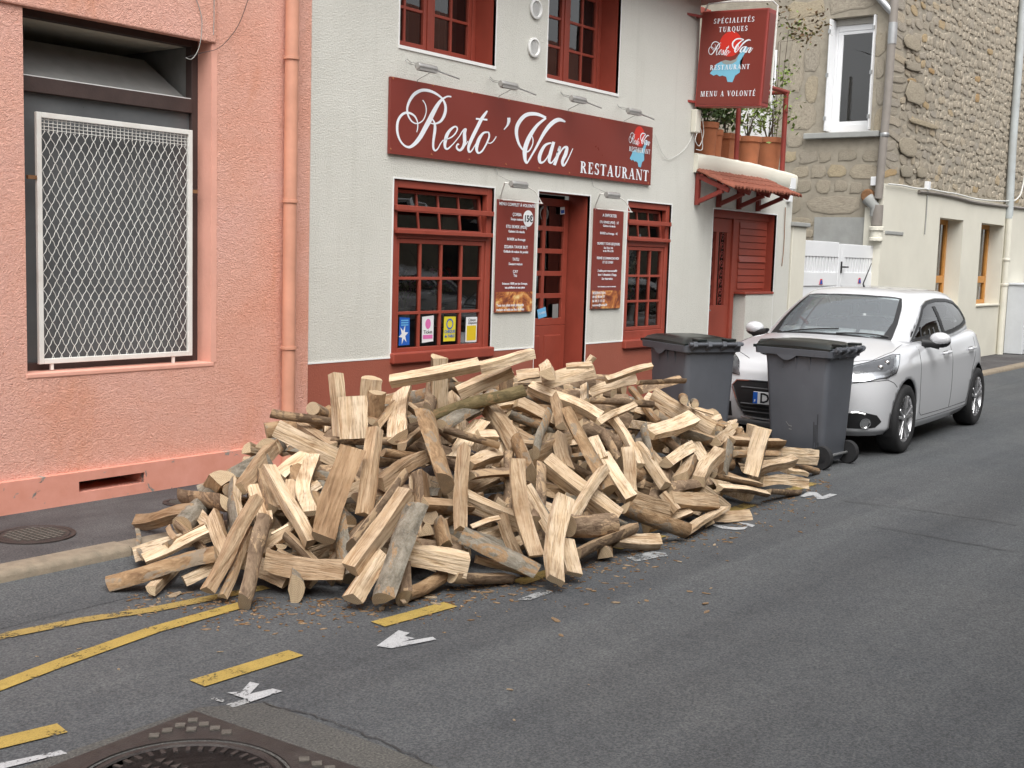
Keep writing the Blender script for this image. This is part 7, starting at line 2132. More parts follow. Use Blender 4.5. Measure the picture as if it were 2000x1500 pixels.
for i, (px, py, w, pale) in enumerate(CH):
    p = gz(px, py, ROAD)
    s = w / 2 * ((p - CAM).length) / FPX
    mt = M['wood'] if pale else M[random.choice(('bark_orange', 'bark_brown', 'bark_orange'))]
    o = chip_mesh(i, True).build('wood_chip', mt, None)
    o.location = (p.x, p.y, ROAD + .002); o.scale = (s, s, s * .6); o.rotation_euler = (random.uniform(-.12, .12), random.uniform(-.15, .15), random.uniform(0, 6.28))
    o.color = (.1 if pale else .8, 0, 0, 1)
    where = region(px)
    base = ('pale splinter' if pale else 'rusty bark flake') + ' on asphalt ' + ('off the heap ' if py < interp([(200, 1180), (750, 1210), (1100, 1180), (1400, 1080)], px) else 'farther out ') + where
    seen_lab.setdefault(base, []).append((px, o))
for base, qs in seen_lab.items():
    qs.sort(key=lambda q: q[0])
    for k, (px, o) in enumerate(qs): tag(o, base if len(qs) == 1 else '%s, %s from left' % (base, ORD[min(k, 7)]), 'wood chip', 'chips fallen from the heap')
mb = MB()
for k in range(1100):
    px = random.uniform(250, 1620)
    foot = interp([(200, 1160), (480, 1182), (750, 1182), (1000, 1145), (1190, 1105), (1340, 1050), (1560, 968), (1640, 930)], px)
    py = foot - 15 + abs(random.gauss(0, 1)) * 30
    p = gz(px, py, ROAD); s = random.choice((random.uniform(.004, .012), random.uniform(.006, .026))); a = random.uniform(0, 6.28)
    q = Vector((cos(a), sin(a), 0)) * s; u = Vector((-sin(a), cos(a), 0)) * s * random.uniform(.2, .6)
    mb.m = random.choice((0, 1, 1, 2))
    p.z = ROAD + .001
    mb.prism([p - q, p + u * .8, p + q, p - u], (0, 0, .0035))
o = mb.build('wood_crumbs', [M['bark_orange'], M['wood'], M['bark_brown']], None, fix=False); tag(o, 'fine wood crumbs and bark dust scattered along the foot of the heap', 'crumbs', kind='stuff')
# ================================================================= WHEELIE BINS
def make_bin(label, loc, rz, seed):
    """local: back (hinge, wheels) faces -Y, side faces -X; origin at ground under the middle"""
    t = thing('wheelie_bin', label, 'wheelie bin', loc, rz, 'grey wheelie bins before the car')
    t.scale = (1.0, 1.0, 1.08)
    W0_, W1_, D0, D1, H0, H1_ = .235, .285, .250, .345, .045, 1.00
    mb = MB()
    # body: stacked rounded sections, slightly swelling
    def sect(hw, yb, yf, z_, rc):
        pts = []
        for cx, cy, a0 in ((hw - rc, yf - rc, 0), (-hw + rc, yf - rc, pi / 2), (-hw + rc, yb + rc, pi), (hw - rc, yb + rc, 1.5 * pi)):
            for k in range(5):
                a = a0 + pi / 2 * k / 4; pts.append((cx + rc * cos(a), cy + rc * sin(a), z_))
        return pts
    secs = [sect(W0_ - .02, -.27, .22, H0, .04), sect(W0_, -.285, .235, H0 + .03, .05), sect(W0_ + .012, -.30, .265, .30, .05), sect(W0_ + .026, -.31, .29, .60, .05), sect(W0_ + .036, -.318, .315, .86, .05), sect(W1_ - .014, -.322, .33, .93, .05)]
    rings = [[mb.vert(p) for p in s] for s in secs]
    n = len(rings[0])
    for A, B in zip(rings, rings[1:]):
        for k in range(n): mb.face(A[k], A[(k + 1) % n], B[(k + 1) % n], B[k])
    mb.face(*rings[0][::-1])
    body = mb.build('body', M['bin_grey'], t, smooth=True, angle=radians(50))
    mb = MB()
    rr = [sect(W1_ + a, -.325 - a, .365 + a * 1.6, z_, .05) for a, z_ in ((.0, .925), (.028, .932), (.032, .985), (.0, .992), (-.03, .98))]
    rings = [[mb.vert(p) for p in s] for s in rr]
    for A, B in zip(rings, rings[1:]):
        for k in range(n): mb.face(A[k], A[(k + 1) % n], B[(k + 1) % n], B[k])
    mb.build('rim', M['bin_grey'], t, smooth=True, angle=radians(40))
    # lifting comb: scalloped flap under the front rim
    mb = MB(); pts = [(-.22, .40, .935)]
    for k in range(13):
        u = -.22 + .44 * k / 12; pts.append((u, .40, .935 - .045 * max(0, sin(pi * k / 12)) ** .6))
    pts.append((.22, .40, .935)); mb.prism(pts, (0, .012, 0)); mb.build('front_comb', M['bin_grey'], t)
    for sx in (-1, 1):
        mb = MB(); pts = []
        for k in range(11):
            u = -.02 + .20 * k / 10; pts.append((sx * (W1_ + .018), u, .933 - .045 * sin(pi * k / 10)))
        mb.prism(pts, (sx * .010, 0, 0)); mb.build('side_comb', M['bin_grey'], t)
        for y in (-.13, .0, .13):
            mb = MB(); mb.prism([(sx * (W0_ + .028), y - .008, .78), (sx * (W0_ + .028), y + .008, .78), (sx * (W1_ + .006), y + .008, .93), (sx * (W1_ + .006), y - .008, .93)], (-sx * .02, 0, 0)); mb.build('rib', M['bin_grey'], t)
    # lid: shallow dome, lip in front, hinge lugs behind
    mb = MB(); NX_, NY_ = 12, 14; grid = []
    for j in range(NY_ + 1):
        v = j / NY_; row = []
        for i in range(NX_ + 1):
            u = -1 + 2 * i / NX_
            x = u * (W1_ + .022); y = -.335 + v * .76
            edge = max(abs(u) ** 6, (abs(2 * v - 1)) ** 7)
            z_ = 1.0 + .048 * (1 - edge) * (1 - .25 * u * u) + .012 * sin(pi * v) - (.012 if abs(u) < .42 and .2 < v < .85 else 0)
            row.append(mb.vert((x, y, z_)))
        grid.append(row)
    for j in range(NY_):
        for i in range(NX_): mb.face(grid[j][i], grid[j][i + 1], grid[j + 1][i + 1], grid[j + 1][i])
    # skirt
    loop = grid[0] + [r[-1] for r in grid[1:]] + grid[-1][-2::-1] + [r[0] for r in grid[-2:0:-1]]
    low = [mb.vert((mb.v[q][0] * 1.005, mb.v[q][1], .978)) for q in loop]
    for k in range(len(loop)): mb.face(loop[k], low[k], low[(k + 1) % len(loop)], loop[(k + 1) % len(loop)])
    lid = mb.build('lid', M['bin_green'], t, smooth=True, angle=radians(45))
    mb = MB(); mb.tube([(-.24, .40, 1.012), (-.12, .45, 1.022), (.12, .45, 1.022), (.24, .40, 1.012)], .014, 8); mb.build('lid_handle', M['bin_green'], lid, smooth=True)
    mb = MB(); mb.tube([(-.29, -.385, 1.0), (.29, -.385, 1.0)], .017, 12); mb.build('handle_bar', M['bin_grey'], t, smooth=True)
    for x in (-.235, -.08, .08, .235):
        mb = MB(); mb.prism([(x - .02, -.31, .90), (x - .02, -.33, 1.0), (x - .02, -.40, 1.025), (x - .02, -.415, .985), (x - .02, -.36, .95)], (.04, 0, 0)); mb.build('hinge_lug', M['bin_grey'], t, bevel=.004)
    for x in (-.16, .16):
        mb = MB(); mb.box(x - .05, x + .05, -.40, -.30, 1.022, 1.045); mb.build('hinge_strap', M['bin_green'], lid, bevel=.008)
    for sx in (-1, 1):
        mb = MB(); mb.lathe([(.03, -.03), (.094, -.03), (.10, -.022), (.10, .022), (.094, .03), (.03, .03)], (sx * .262, -.30, .10), 28, 'x', cap=True); w = mb.build('wheel', M['rubber'], t, smooth=True)
        mb = MB(); mb.lathe([(.0005, .034), (.03, .034), (.066, .026), (.07, .012)], (0, 0, 0), 20, 'x', cap=False); h = mb.build('hub', M['black_plastic'], w, smooth=True); h.location = (sx * .262, -.30, .10); h.scale = (sx, 1, 1)
    mb = MB(); mb.tube([(-.26, -.30, .10), (.26, -.30, .10)], .012, 8); mb.build('axle', M['galv'], t, smooth=True)
    # scratches and a creased dent
    rnd = random.Random(seed); mb = MB()
    def sidept(y, z_): return (-(W0_ + .012 + (z_ - .30) * .046) - .0012, y, z_)
    strokes = [[(.08, .36), (.05, .33), (.02, .325)], [(.05, .30), (.02, .298)]]
    for S_ in strokes:
        for (ya, za), (yb, zb_) in zip(S_, S_[1:]): mb.poly([sidept(ya, za), sidept(ya, za + .008), sidept(yb, zb_ + .007), sidept(yb, zb_)])
    mb.build('scratch', M['galv'], t, fix=False)
    mb = MB()
    for k in range(5):
        ya = -.20 - .012 * k; za = rnd.uniform(.1, .25); zb_ = za + rnd.uniform(.1, .3)
        mb.poly([sidept(ya, za), sidept(ya + .004, za), sidept(ya + .006, zb_), sidept(ya, zb_)])
    mb.build('scuff', M['black_plastic'], t, fix=False)
    return t
make_bin('nearer grey wheelie bin with dark green lid beside the white car', (10.36, -2.51, ROAD), radians(-3), 1)
make_bin('farther grey wheelie bin with dark green lid behind the firewood crest', (9.85, -1.56, ROAD), radians(-27), 2)
# ================================================================= CAR
def subsurf_mesh(verts, faces, levels, creases=None):
    me = bpy.data.meshes.new('tmp'); me.from_pydata(verts, [], faces); me.update()
    bm = bmesh.new(); bm.from_mesh(me); bmesh.ops.remove_doubles(bm, verts=bm.verts, dist=1e-4); bmesh.ops.recalc_face_normals(bm, faces=bm.faces); bm.to_mesh(me); bm.free()
    o = bpy.data.objects.new('tmp', me); COL.objects.link(o)
    if creases:
        at_ = me.attributes.new('crease_edge', 'FLOAT', 'EDGE')
        for e in me.edges:
            a, c = me.vertices[e.vertices[0]].co, me.vertices[e.vertices[1]].co
            at_.data[e.index].value = creases(a, c)
    md = o.modifiers.new('s', 'SUBSURF'); md.levels = levels; md.render_levels = levels
    dg = bpy.context.evaluated_depsgraph_get(); dg.update()
    out = bpy.data.meshes.new_from_object(o.evaluated_get(dg))
    bpy.data.objects.remove(o); bpy.data.meshes.remove(me)
    return out

def ring_shell(rings, cap=False):
    """rings of (u,v,w) half-stations, mirrored across v=0"""
    V = []; F = []
    full = []
    for r in rings:
        idx = []
        pts = list(r) + [(u, -v, w) for (u, v, w) in r[-2:0:-1]]
        for p in pts: V.append(p); idx.append(len(V) - 1)
        full.append(idx)
    for A, B in zip(full, full[1:]):
        n = len(A)
        for k in range(n): F.append((A[k], A[(k + 1) % n], B[(k + 1) % n], B[k]))
    if cap:
        # close the last ring with a strip of quads across
        R = full[-1]; n = len(R); h = n // 2
        for k in range(h):
            a, b_ = R[k], R[k + 1]; c, d = R[(n - k - 1) % n], R[(n - k) % n]
            if k == 0: F.append((R[0], R[1], R[n - 1]))
            elif k == h - 1: F.append((R[k], R[k + 1], R[n - k]))
            else: F.append((R[k], R[k + 1], R[n - k - 1], R[n - k]))
    return V, F

def S_(us, vs, ws): return list(zip(us, vs, ws))
LOWER = [
 S_([.16,.165,.20,.34,.46,.80,1.20,1.9,2.6,3.22,3.62,3.80,3.86],[0,.34,.58,.72,.78,.79,.80,.81,.81,.80,.74,.60,0],[.185,.185,.185,.19,.19,.19,.175,.175,.175,.19,.24,.27,.27]),
 S_([.05,.06,.11,.27,.44,.80,1.22,1.9,2.6,3.24,3.70,3.90,3.95],[0,.36,.62,.79,.835,.845,.845,.85,.85,.85,.79,.64,0],[.24,.24,.24,.245,.25,.25,.235,.235,.235,.25,.30,.33,.33]),
 S_([.0,.015,.07,.25,.44,.80,1.22,1.9,2.6,3.26,3.72,3.94,3.99],[0,.37,.64,.81,.85,.875,.865,.865,.867,.88,.81,.66,0],[.40,.40,.40,.41,.43,.45,.40,.38,.38,.44,.45,.46,.46]),
 S_([.005,.02,.075,.25,.46,.80,1.22,1.9,2.6,3.26,3.72,3.93,3.975],[0,.38,.65,.815,.86,.882,.868,.867,.869,.888,.82,.66,0],[.56,.56,.56,.57,.60,.63,.58,.56,.57,.62,.63,.63,.63]),
 S_([.04,.055,.11,.27,.48,.82,1.22,1.9,2.6,3.28,3.70,3.88,3.93],[0,.37,.63,.80,.85,.87,.86,.858,.862,.872,.80,.64,0],[.70,.70,.70,.715,.755,.80,.785,.78,.80,.82,.82,.80,.80]),
 S_([.10,.115,.18,.34,.56,.86,1.24,1.9,2.6,3.28,3.66,3.83,3.88],[0,.36,.60,.755,.80,.815,.815,.822,.825,.81,.74,.60,0],[.775,.775,.775,.80,.855,.905,.925,.925,.95,.985,.99,.97,.97]),
 S_([.22,.235,.30,.44,.66,.92,1.22,1.9,2.6,3.26,3.60,3.78,3.83],[0,.35,.57,.69,.735,.745,.75,.775,.78,.745,.68,.54,0],[.845,.842,.838,.85,.90,.945,.965,.955,.985,1.03,1.04,1.01,1.01]),
 S_([.62,.63,.66,.72,.82,.98,1.20,1.9,2.6,3.2,3.5,3.7,3.76],[0,.34,.52,.62,.675,.70,.71,.74,.745,.70,.62,.5,0],[.955,.948,.938,.93,.94,.958,.97,.955,.985,1.03,1.04,1.01,1.01]),
 S_([1.06,1.06,1.08,1.10,1.12,1.16,1.24,1.9,2.6,3.15,3.4,3.6,3.66],[0,.34,.50,.58,.63,.66,.68,.70,.70,.66,.58,.46,0],[1.025,1.018,1.005,.995,.985,.98,.97,.93,.96,1.0,1.0,1.0,1.0])]
GREEN0 = S_([.98,1.0,1.08,1.22,1.60,2.20,2.80,3.28,3.60,3.78,3.84],[0,.35,.585,.705,.765,.782,.772,.73,.66,.50,0],[1.0,.995,.98,.965,.95,.962,.99,1.03,1.05,1.03,1.03])
GREEN2 = S_([1.74,1.76,1.82,1.90,2.08,2.36,2.80,3.16,3.36,3.44,3.47],[0,.31,.485,.565,.592,.602,.595,.575,.535,.42,0],[1.412,1.405,1.388,1.362,1.388,1.405,1.402,1.375,1.345,1.355,1.378])
GREEN1 = [tuple((a + b_) / 2 for a, b_ in zip(p, q)) for p, q in zip(GREEN0, GREEN2)]
GREEN1 = [(u - (.02 if i < 3 else 0) + (.02 if i > 8 else 0), v * 1.028, w + .012) for i, (u, v, w) in enumerate(GREEN1)]
GREEN3 = S_([1.86,1.87,1.90,1.96,2.10,2.36,2.80,3.14,3.28,3.34,3.37],[0,.27,.41,.475,.50,.51,.50,.48,.44,.35,0],[1.446,1.442,1.434,1.428,1.436,1.45,1.448,1.424,1.402,1.402,1.412])
GREEN4 = S_([2.05,2.05,2.06,2.08,2.16,2.38,2.80,3.05,3.14,3.17,3.18],[0,.14,.21,.25,.265,.27,.265,.25,.22,.16,0],[1.464,1.462,1.46,1.458,1.46,1.47,1.468,1.452,1.44,1.438,1.44])

def build_car(name, label, loc, rz, scale, plate=True):
    car = thing(name, label, 'car', loc, rz)
    car.scale = (scale, scale, scale)
    AX_F, AX_R, RW = .80, 3.34, .312
    ringset = {}
    for ri in (4, 5, 1):
        for p in LOWER[ri]: ringset[(round(p[0], 3), round(abs(p[1]), 3), round(p[2], 3))] = ri
    def crease(a, c):
        ka = ringset.get((round(a.x, 3), round(abs(a.y), 3), round(a.z, 3))); kc = ringset.get((round(c.x, 3), round(abs(c.y), 3), round(c.z, 3)))
        if ka is None or ka != kc: return 0.0
        return {4: .45, 5: .35, 1: .5}[ka]
    lower = subsurf_mesh(*ring_shell(LOWER), 3, crease)
    green = subsurf_mesh(*ring_shell([GREEN0, GREEN1, GREEN2, GREEN3, GREEN4], True), 3)
    def bvh(me): return BVHTree.FromPolygons([v.co.copy() for v in me.vertices], [tuple(p.vertices) for p in me.polygons])
    bl, bg_ = bvh(lower), bvh(green)
    # --- wheel arches: remove faces, pull the edge onto a circle
    bm = bmesh.new(); bm.from_mesh(lower)
    RA = .352
    for axu in (AX_F, AX_R):
        dele = [f for f in bm.faces if (f.calc_center_median().x - axu) ** 2 + (f.calc_center_median().z - .325) ** 2 < RA * RA and abs(f.calc_center_median().y) > .55]
        bmesh.ops.delete(bm, geom=dele, context='FACES')
        for v in bm.verts:
            if abs(v.co.y) > .55 and any(e.is_boundary for e in v.link_edges):
                dx, dz_ = v.co.x - axu, v.co.z - .325; d = sqrt(dx * dx + dz_ * dz_)
                if abs(d - RA) < .07 and dz_ > -.14:
                    v.co.x = axu + dx / d * RA; v.co.z = .325 + dz_ / d * RA
    bm.to_mesh(lower); bm.free()
    lower.materials.clear(); lower.materials.append(M['car_paint']); lower.polygons.foreach_set('use_smooth', [True] * len(lower.polygons))
    body = link('body', lower, car)
    sol = body.modifiers.new('thick', 'SOLIDIFY'); sol.thickness = .018; sol.offset = -1
    # --- helpers that lay pieces on the shell
    def near(tree, p, off):
        c, n_, _, _ = tree.find_nearest(Vector(p))
        if n_.dot(Vector(c) - Vector((2.0, 0, .6))) < 0: n_ = -n_
        return c + n_ * off
    def panel(pname, pts, tree, off, mt, parent, cuts=4, thick=0.0, smooth=True):
        bm = bmesh.new(); vs = [bm.verts.new(p) for p in pts]; f = bm.faces.new(vs)
        bmesh.ops.triangulate(bm, faces=[f])
        for _ in range(cuts):
            bmesh.ops.subdivide_edges(bm, edges=[e for e in bm.edges if e.calc_length() > .045], cuts=1)
            bmesh.ops.triangulate(bm, faces=[f for f in bm.faces if len(f.verts) > 3])
        for v in bm.verts: v.co = near(tree, v.co, off)
        bmesh.ops.recalc_face_normals(bm, faces=bm.faces)
        me = bpy.data.meshes.new(pname); bm.to_mesh(me); bm.free(); me.materials.append(mt)
        if smooth: me.polygons.foreach_set('use_smooth', [True] * len(me.polygons))
        o = link(pname, me, parent)
        if thick: s_ = o.modifiers.new('t', 'SOLIDIFY'); s_.thickness = thick; s_.offset = 0
        return o
    def dens(pts, closed=True, step=.05):
        out = []; n = len(pts)
        for i in range(n if closed else n - 1):
            a = Vector(pts[i]); c = Vector(pts[(i + 1) % n]); k = max(1, int((c - a).length / step))
            for q in range(k): out.append(a.lerp(c, q / k))
        if not closed: out.append(Vector(pts[-1]))
        return out
    def band(pname, outer, inner, tree, off, mt, parent):
        """closed strip between two outlines with the same number of points"""
        mb = MB(); n = len(outer); O = []; I = []
        for i in range(n):
            k = 18
            for q in range(k):
                O.append(mb.vert(near(tree, Vector(outer[i]).lerp(Vector(outer[(i + 1) % n]), q / k), off))); I.append(mb.vert(near(tree, Vector(inner[i]).lerp(Vector(inner[(i + 1) % n]), q / k), off)))
        m_ = len(O)
        for k in range(m_): mb.face(O[k], O[(k + 1) % m_], I[(k + 1) % m_], I[k])
        return mb.build(pname, mt, parent, smooth=True, angle=radians(80))
    def line(pname, pts, tree, w, off, mt, parent, closed=False):
        P = [near(tree, p, off) for p in dens(pts, closed)]
        mb = MB(); mb.tube(P, w, 5, closed=closed, cap=False); return mb.build(pname, mt, parent, smooth=True, fix=False)
    def inset(pts, d, plane):
        """shrink an outline towards its middle by d, in the two given axes"""
        c = Vector((0, 0, 0))
        for p in pts: c += Vector(p)
        c /= len(pts); out = []
        n = len(pts)
        for i in range(n):
            p = Vector(pts[i]); a = Vector(pts[i - 1]); b_ = Vector(pts[(i + 1) % n])
            def nrm(q, r):
                t = r - q; t2 = Vector((-t[plane[1]], t[plane[0]])); 
                if t2.length: t2.normalize()
                m_ = Vector((c[plane[0]] - q[plane[0]], c[plane[1]] - q[plane[1]]))
                return t2 if t2.dot(m_) > 0 else -t2
            n1, n2 = nrm(a, p), nrm(p, b_); s = n1 + n2; l = s.length
            s = s / l * min(d / max(.35, l / 2), d * 2.2) if l > 1e-6 else n1 * d
            q = p.copy(); q[plane[0]] += s[0]; q[plane[1]] += s[1]; out.append(q)
        return out
    def inside(poly, x, y):
        r = False; n = len(poly)
        for i in range(n):
            x1, y1 = poly[i]; x2, y2 = poly[(i + 1) % n]
            if (y1 > y) != (y2 > y) and x < (x2 - x1) * (y - y1) / (y2 - y1) + x1: r = not r
        return r
    # --- window outlines
    WS = [(1.09, -.61, 1.012), (1.0, -.45, 1.032), (.98, 0, 1.045), (1.0, .45, 1.032), (1.09, .61, 1.012), (1.36, .575, 1.15), (1.62, .525, 1.30), (1.76, .475, 1.372), (1.7, .25, 1.392), (1.69, 0, 1.397), (1.7, -.25, 1.392), (1.76, -.475, 1.372), (1.62, -.525, 1.30), (1.36, -.575, 1.15)]
    RWN = [(3.82, -.56, 1.085), (3.86, 0, 1.075), (3.82, .56, 1.085), (3.6, .50, 1.25), (3.50, .44, 1.325), (3.5, 0, 1.345), (3.50, -.44, 1.325), (3.6, -.50, 1.25)]
    def side_outline(s): return [(1.30, s * .75, 1.0), (1.62, s * .70, 1.165), (1.90, s * .62, 1.295), (2.06, s * .61, 1.338), (2.36, s * .61, 1.358), (2.75, s * .61, 1.352), (3.02, s * .61, 1.325), (3.22, s * .63, 1.265), (3.36, s * .66, 1.185), (3.40, s * .69, 1.135), (3.34, s * .71, 1.10), (3.0, s * .76, 1.062), (2.6, s * .78, 1.028), (2.2, s * .78, 1.008), (1.7, s * .77, .995)]
    # delete shell faces under the glass
    bm = bmesh.new(); bm.from_mesh(green)
    wsi = [(p[1], p[2]) for p in inset(WS, .012, (1, 2))]; rwi = [(p[1], p[2]) for p in inset(RWN, .012, (1, 2))]; sdi = [(p[0], p[2]) for p in inset(side_outline(1), .008, (0, 2))]
    dele = []
    for f in bm.faces:
        n_ = f.normal; C3 = [v.co for v in f.verts]
        if n_.x < -.35 and all(c.x < 1.9 and inside(wsi, c.y, c.z) for c in C3): dele.append(f)
        elif n_.x > .35 and all(c.x > 3.3 and inside(rwi, c.y, c.z) for c in C3): dele.append(f)
        elif abs(n_.y) > .45 and all(abs(c.y) > .5 and inside(sdi, c.x, c.z) for c in C3): dele.append(f)
    bmesh.ops.delete(bm, geom=dele, context='FACES'); bm.to_mesh(green); bm.free()
    green.materials.clear(); green.materials.append(M['car_paint']); green.polygons.foreach_set('use_smooth', [True] * len(green.polygons))
    roof = link('roof', green, car)
    sol = roof.modifiers.new('thick', 'SOLIDIFY'); sol.thickness = .02; sol.offset = -1
    ws = panel('windscreen', WS, bg_, .004, M['car_glass'], car, 5)
    band('black_border', WS, inset(WS, .056, (1, 2)), bg_, .009, M['black_plastic'], ws)
    rw = panel('rear_window', RWN, bg_, .004, M['car_glass'], car, 5)
    band('black_border', RWN, inset(RWN, .05, (1, 2)), bg_, .0055, M['black_plastic'], rw)
    for s in (1, -1):
        SO = side_outline(s)
        sw_ = panel('side_window', SO, bg_, .003, M['car_glass_side'], car, 5)
        band('window_seal', SO, inset(SO, .042, (0, 2)), bg_, .008, M['black_plastic'], sw_)
        line('chrome_strip', SO, bg_, .006, .006, M['chrome'], sw_, True)
        # pillars
        for ua, ub, w0, w1, wd in ((2.26, 2.20, 1.0, 1.37, .045), (1.56, 1.62, .985, 1.16, .018)):
            mb = MB(); L = []; R = []
            for k in range(9):
                t_ = k / 8; u_ = ua + (ub - ua) * t_; w_ = w0 + (w1 - w0) * t_
                L.append(mb.vert(near(bg_, (u_ - wd, s * .8, w_), .007))); R.append(mb.vert(near(bg_, (u_ + wd, s * .8, w_), .007)))
            for k in range(8): mb.face(L[k], R[k], R[k + 1], L[k + 1])
            mb.build('door_pillar', M['black_plastic'], car, smooth=True)
        # door seams
        line('door_seam', [(1.26, s * .8, .965), (1.20, s * .9, .80), (1.19, s * .9, .55), (1.24, s * .9, .33), (1.32, s * .9, .29)], bl, .0035, -.001, M['black_plastic'], body)
        line('door_seam', [(1.32, s * .9, .29), (2.2, s * .9, .285), (2.9, s * .9, .29)], bl, .0035, -.001, M['black_plastic'], body)
        line('door_seam', [(2.27, s * .8, .98), (2.29, s * .9, .75), (2.28, s * .9, .5), (2.26, s * .9, .29)], bl, .0035, -.001, M['black_plastic'], body)
        line('door_seam', [(2.9, s * .9, .29), (2.98, s * .9, .42), (3.02, s * .9, .62), (3.18, s * .9, .80), (3.24, s * .85, .98)], bl, .0035, -.001, M['black_plastic'], body)
        line('sill_seam', [(1.18, s * .9, .25), (2.95, s * .9, .25)], bl, .003, 0, M['black_plastic'], body)
        line('bumper_seam', [(.14, s * .5, .625), (.36, s * .8, .69), (.46, s * .85, .66), (.52, s * .86, .62)], bl, .003, 0, M['black_plastic'], body)
        line('bonnet_seam', [(.18, s * .40, .80), (.42, s * .66, .87), (.75, s * .735, .93), (1.08, s * .71, .975)], bl, .0032, 0, M['black_plastic'], body)
        # handles
        for u_ in (2.06, 2.98):
            c = near(bl, (u_, s * .9, .86), 0.0); mb = MB()
            mb.tube([c + Vector((-.10, s * .004, 0)), c + Vector((-.08, s * .03, .004)), c + Vector((0, s * .038, .008)), c + Vector((.08, s * .032, .010)), c + Vector((.10, s * .004, .008))], [.010, .015, .016, .015, .010], 8)
            mb.build('door_handle', M['car_paint'], car, smooth=True)
            mb = MB(); c2 = near(bl, (u_, s * .9, .86), .001)
            mb.obox(c2, (1, 0, .02), (0, 1, 0), (0, 0, 1), .07, .003, .022); mb.build('handle_cup', M['curtain'], car, bevel=.002)
        # mirror
        mc_ = Vector((1.50, s * .935, 1.01))
        mb = MB(); mb.sphere(mc_, .098, 18, 12, (.72, 1.0, .66))
        mir = mb.build('mirror', M['car_paint'], car, smooth=True, angle=radians(80))
        mb = MB(); mb.sphere(mc_ + Vector((.015, 0, -.022)), .098, 16, 10, (.74, .98, .62)); mb.tube([(1.47, s * .78, .965), (1.48, s * .86, .965), mc_ + Vector((0, 0, -.05))], [.05, .04, .05], 10); mb.build('mirror_base', M['black_plastic'], mir, smooth=True)
        # headlight
        HL = [(.10, s * .43, .645), (.20, s * .64, .662), (.36, s * .79, .705), (.50, s * .84, .745), (.60, s * .82, .80), (.745, s * .80, .905), (.66, s * .755, .905), (.47, s * .70, .868), (.33, s * .62, .81), (.18, s * .48, .735)]
        hl = panel('headlight', HL, bl, .003, M['silver'], car, 5)
        DRL = [(.50, s * .84, .752), (.60, s * .82, .806), (.735, s * .80, .90), (.67, s * .76, .90), (.58, s * .80, .825), (.46, s * .80, .775), (.33, s * .76, .725), (.20, s * .62, .685), (.20, s * .64, .67), (.36, s * .79, .712)]
        panel('light_strip', [(.52, s * .835, .765), (.60, s * .82, .806), (.72, s * .80, .893), (.69, s * .78, .893), (.57, s * .80, .812)], bl, .006, M['white_print'], hl, 4)
        panel('dark_insert', [(.20, s * .58, .685), (.38, s * .765, .735), (.50, s * .80, .785), (.60, s * .785, .855), (.48, s * .72, .845), (.33, s * .63, .79), (.20, s * .53, .73)], bl, .0055, M['seat'], hl, 4)
        for uu, vv, ww, rr_ in ((.36, .73, .765, .026), (.46, .765, .815, .024)):
            c = near(bl, (uu, s * vv, ww), .010); mb = MB(); mb.sphere(c, rr_, 14, 8); mb.build('bulb', M['chrome'], hl, smooth=True)
        lens_ = panel('lens', HL, bl, .014, M['lamp_glass'], hl, 5)
        line('lamp_edge', HL, bl, .004, .004, M['black_plastic'], hl, True)
        # fog lamp in its black pocket
        FG = [(.07, s * .50, .41), (.13, s * .66, .425), (.24, s * .79, .385), (.30, s * .82, .325), (.24, s * .79, .272), (.12, s * .64, .262), (.07, s * .50, .268)]
        fg = panel('fog_light_surround', FG, bl, .003, M['black_plastic'], car, 4)
        c = near(bl, (.17, s * .70, .318), .008); nrm_ = (c - near(bl, (.17, s * .70, .318), 0)).normalized()
        mb = MB(); u1_ = nrm_.orthogonal().normalized(); u2_ = nrm_.cross(u1_)
        ringv = []
        for rr_, hh_ in ((.048, 0), (.050, .012), (.040, .012), (.034, .004)):
            ringv.append([mb.vert(c + (u1_ * cos(2 * pi * k / 20) + u2_ * sin(2 * pi * k / 20)) * rr_ + nrm_ * hh_) for k in range(20)])
        for A, B in zip(ringv, ringv[1:]):
            for k in range(20): mb.face(A[k], A[(k + 1) % 20], B[(k + 1) % 20], B[k])
        mb.face(*ringv[-1]); mb.build('fog_lamp', M['chrome'], fg, smooth=True)
        line('chrome_brow', [(.08, s * .52, .402), (.12, s * .64, .415), (.16, s * .70, .40)], bl, .009, .006, M['chrome'], fg)
        # rear lamp
        panel('rear_lamp', [(3.60, s * .80, .99), (3.86, s * .62, .93), (3.88, s * .62, .80), (3.72, s * .80, .84)], bl, .004, M['sun_red'], car, 4)
        # wheels
        for axu in (AX_F, AX_R):
            yc_ = s * .775
            mb = MB(); mb.lathe([(.205, -.085), (.225, -.098), (.285, -.100), (.305, -.085), (.312, -.04), (.312, .04), (.305, .085), (.285, .100), (.225, .098), (.205, .085)], (axu, yc_, RW), 40, 'y', cap=False)
            wh = mb.build('wheel', M['rubber'], car, smooth=True, angle=radians(50))
            so_ = s * .070
            mb = MB(); mb.lathe([(.21, -.08), (.205, .0), (.21, .055), (.218, .088), (.207, .092), (.198, .06), (.192, 0)], (axu, yc_, RW), 40, 'y', cap=False) if s > 0 else mb.lathe([(.21, .08), (.205, .0), (.21, -.055), (.218, -.088), (.207, -.092), (.198, -.06), (.192, 0)], (axu, yc_, RW), 40, 'y', cap=False)
            mb.build('rim', M['silver'], wh, smooth=True, angle=radians(60))
            mb = MB(); mb.lathe([(.0005, yc_ + s * .02), (.205, yc_ + s * .02)], (axu, 0, RW), 30, 'y', cap=False); mb.build('brake_disc', M['black_plastic'], wh)
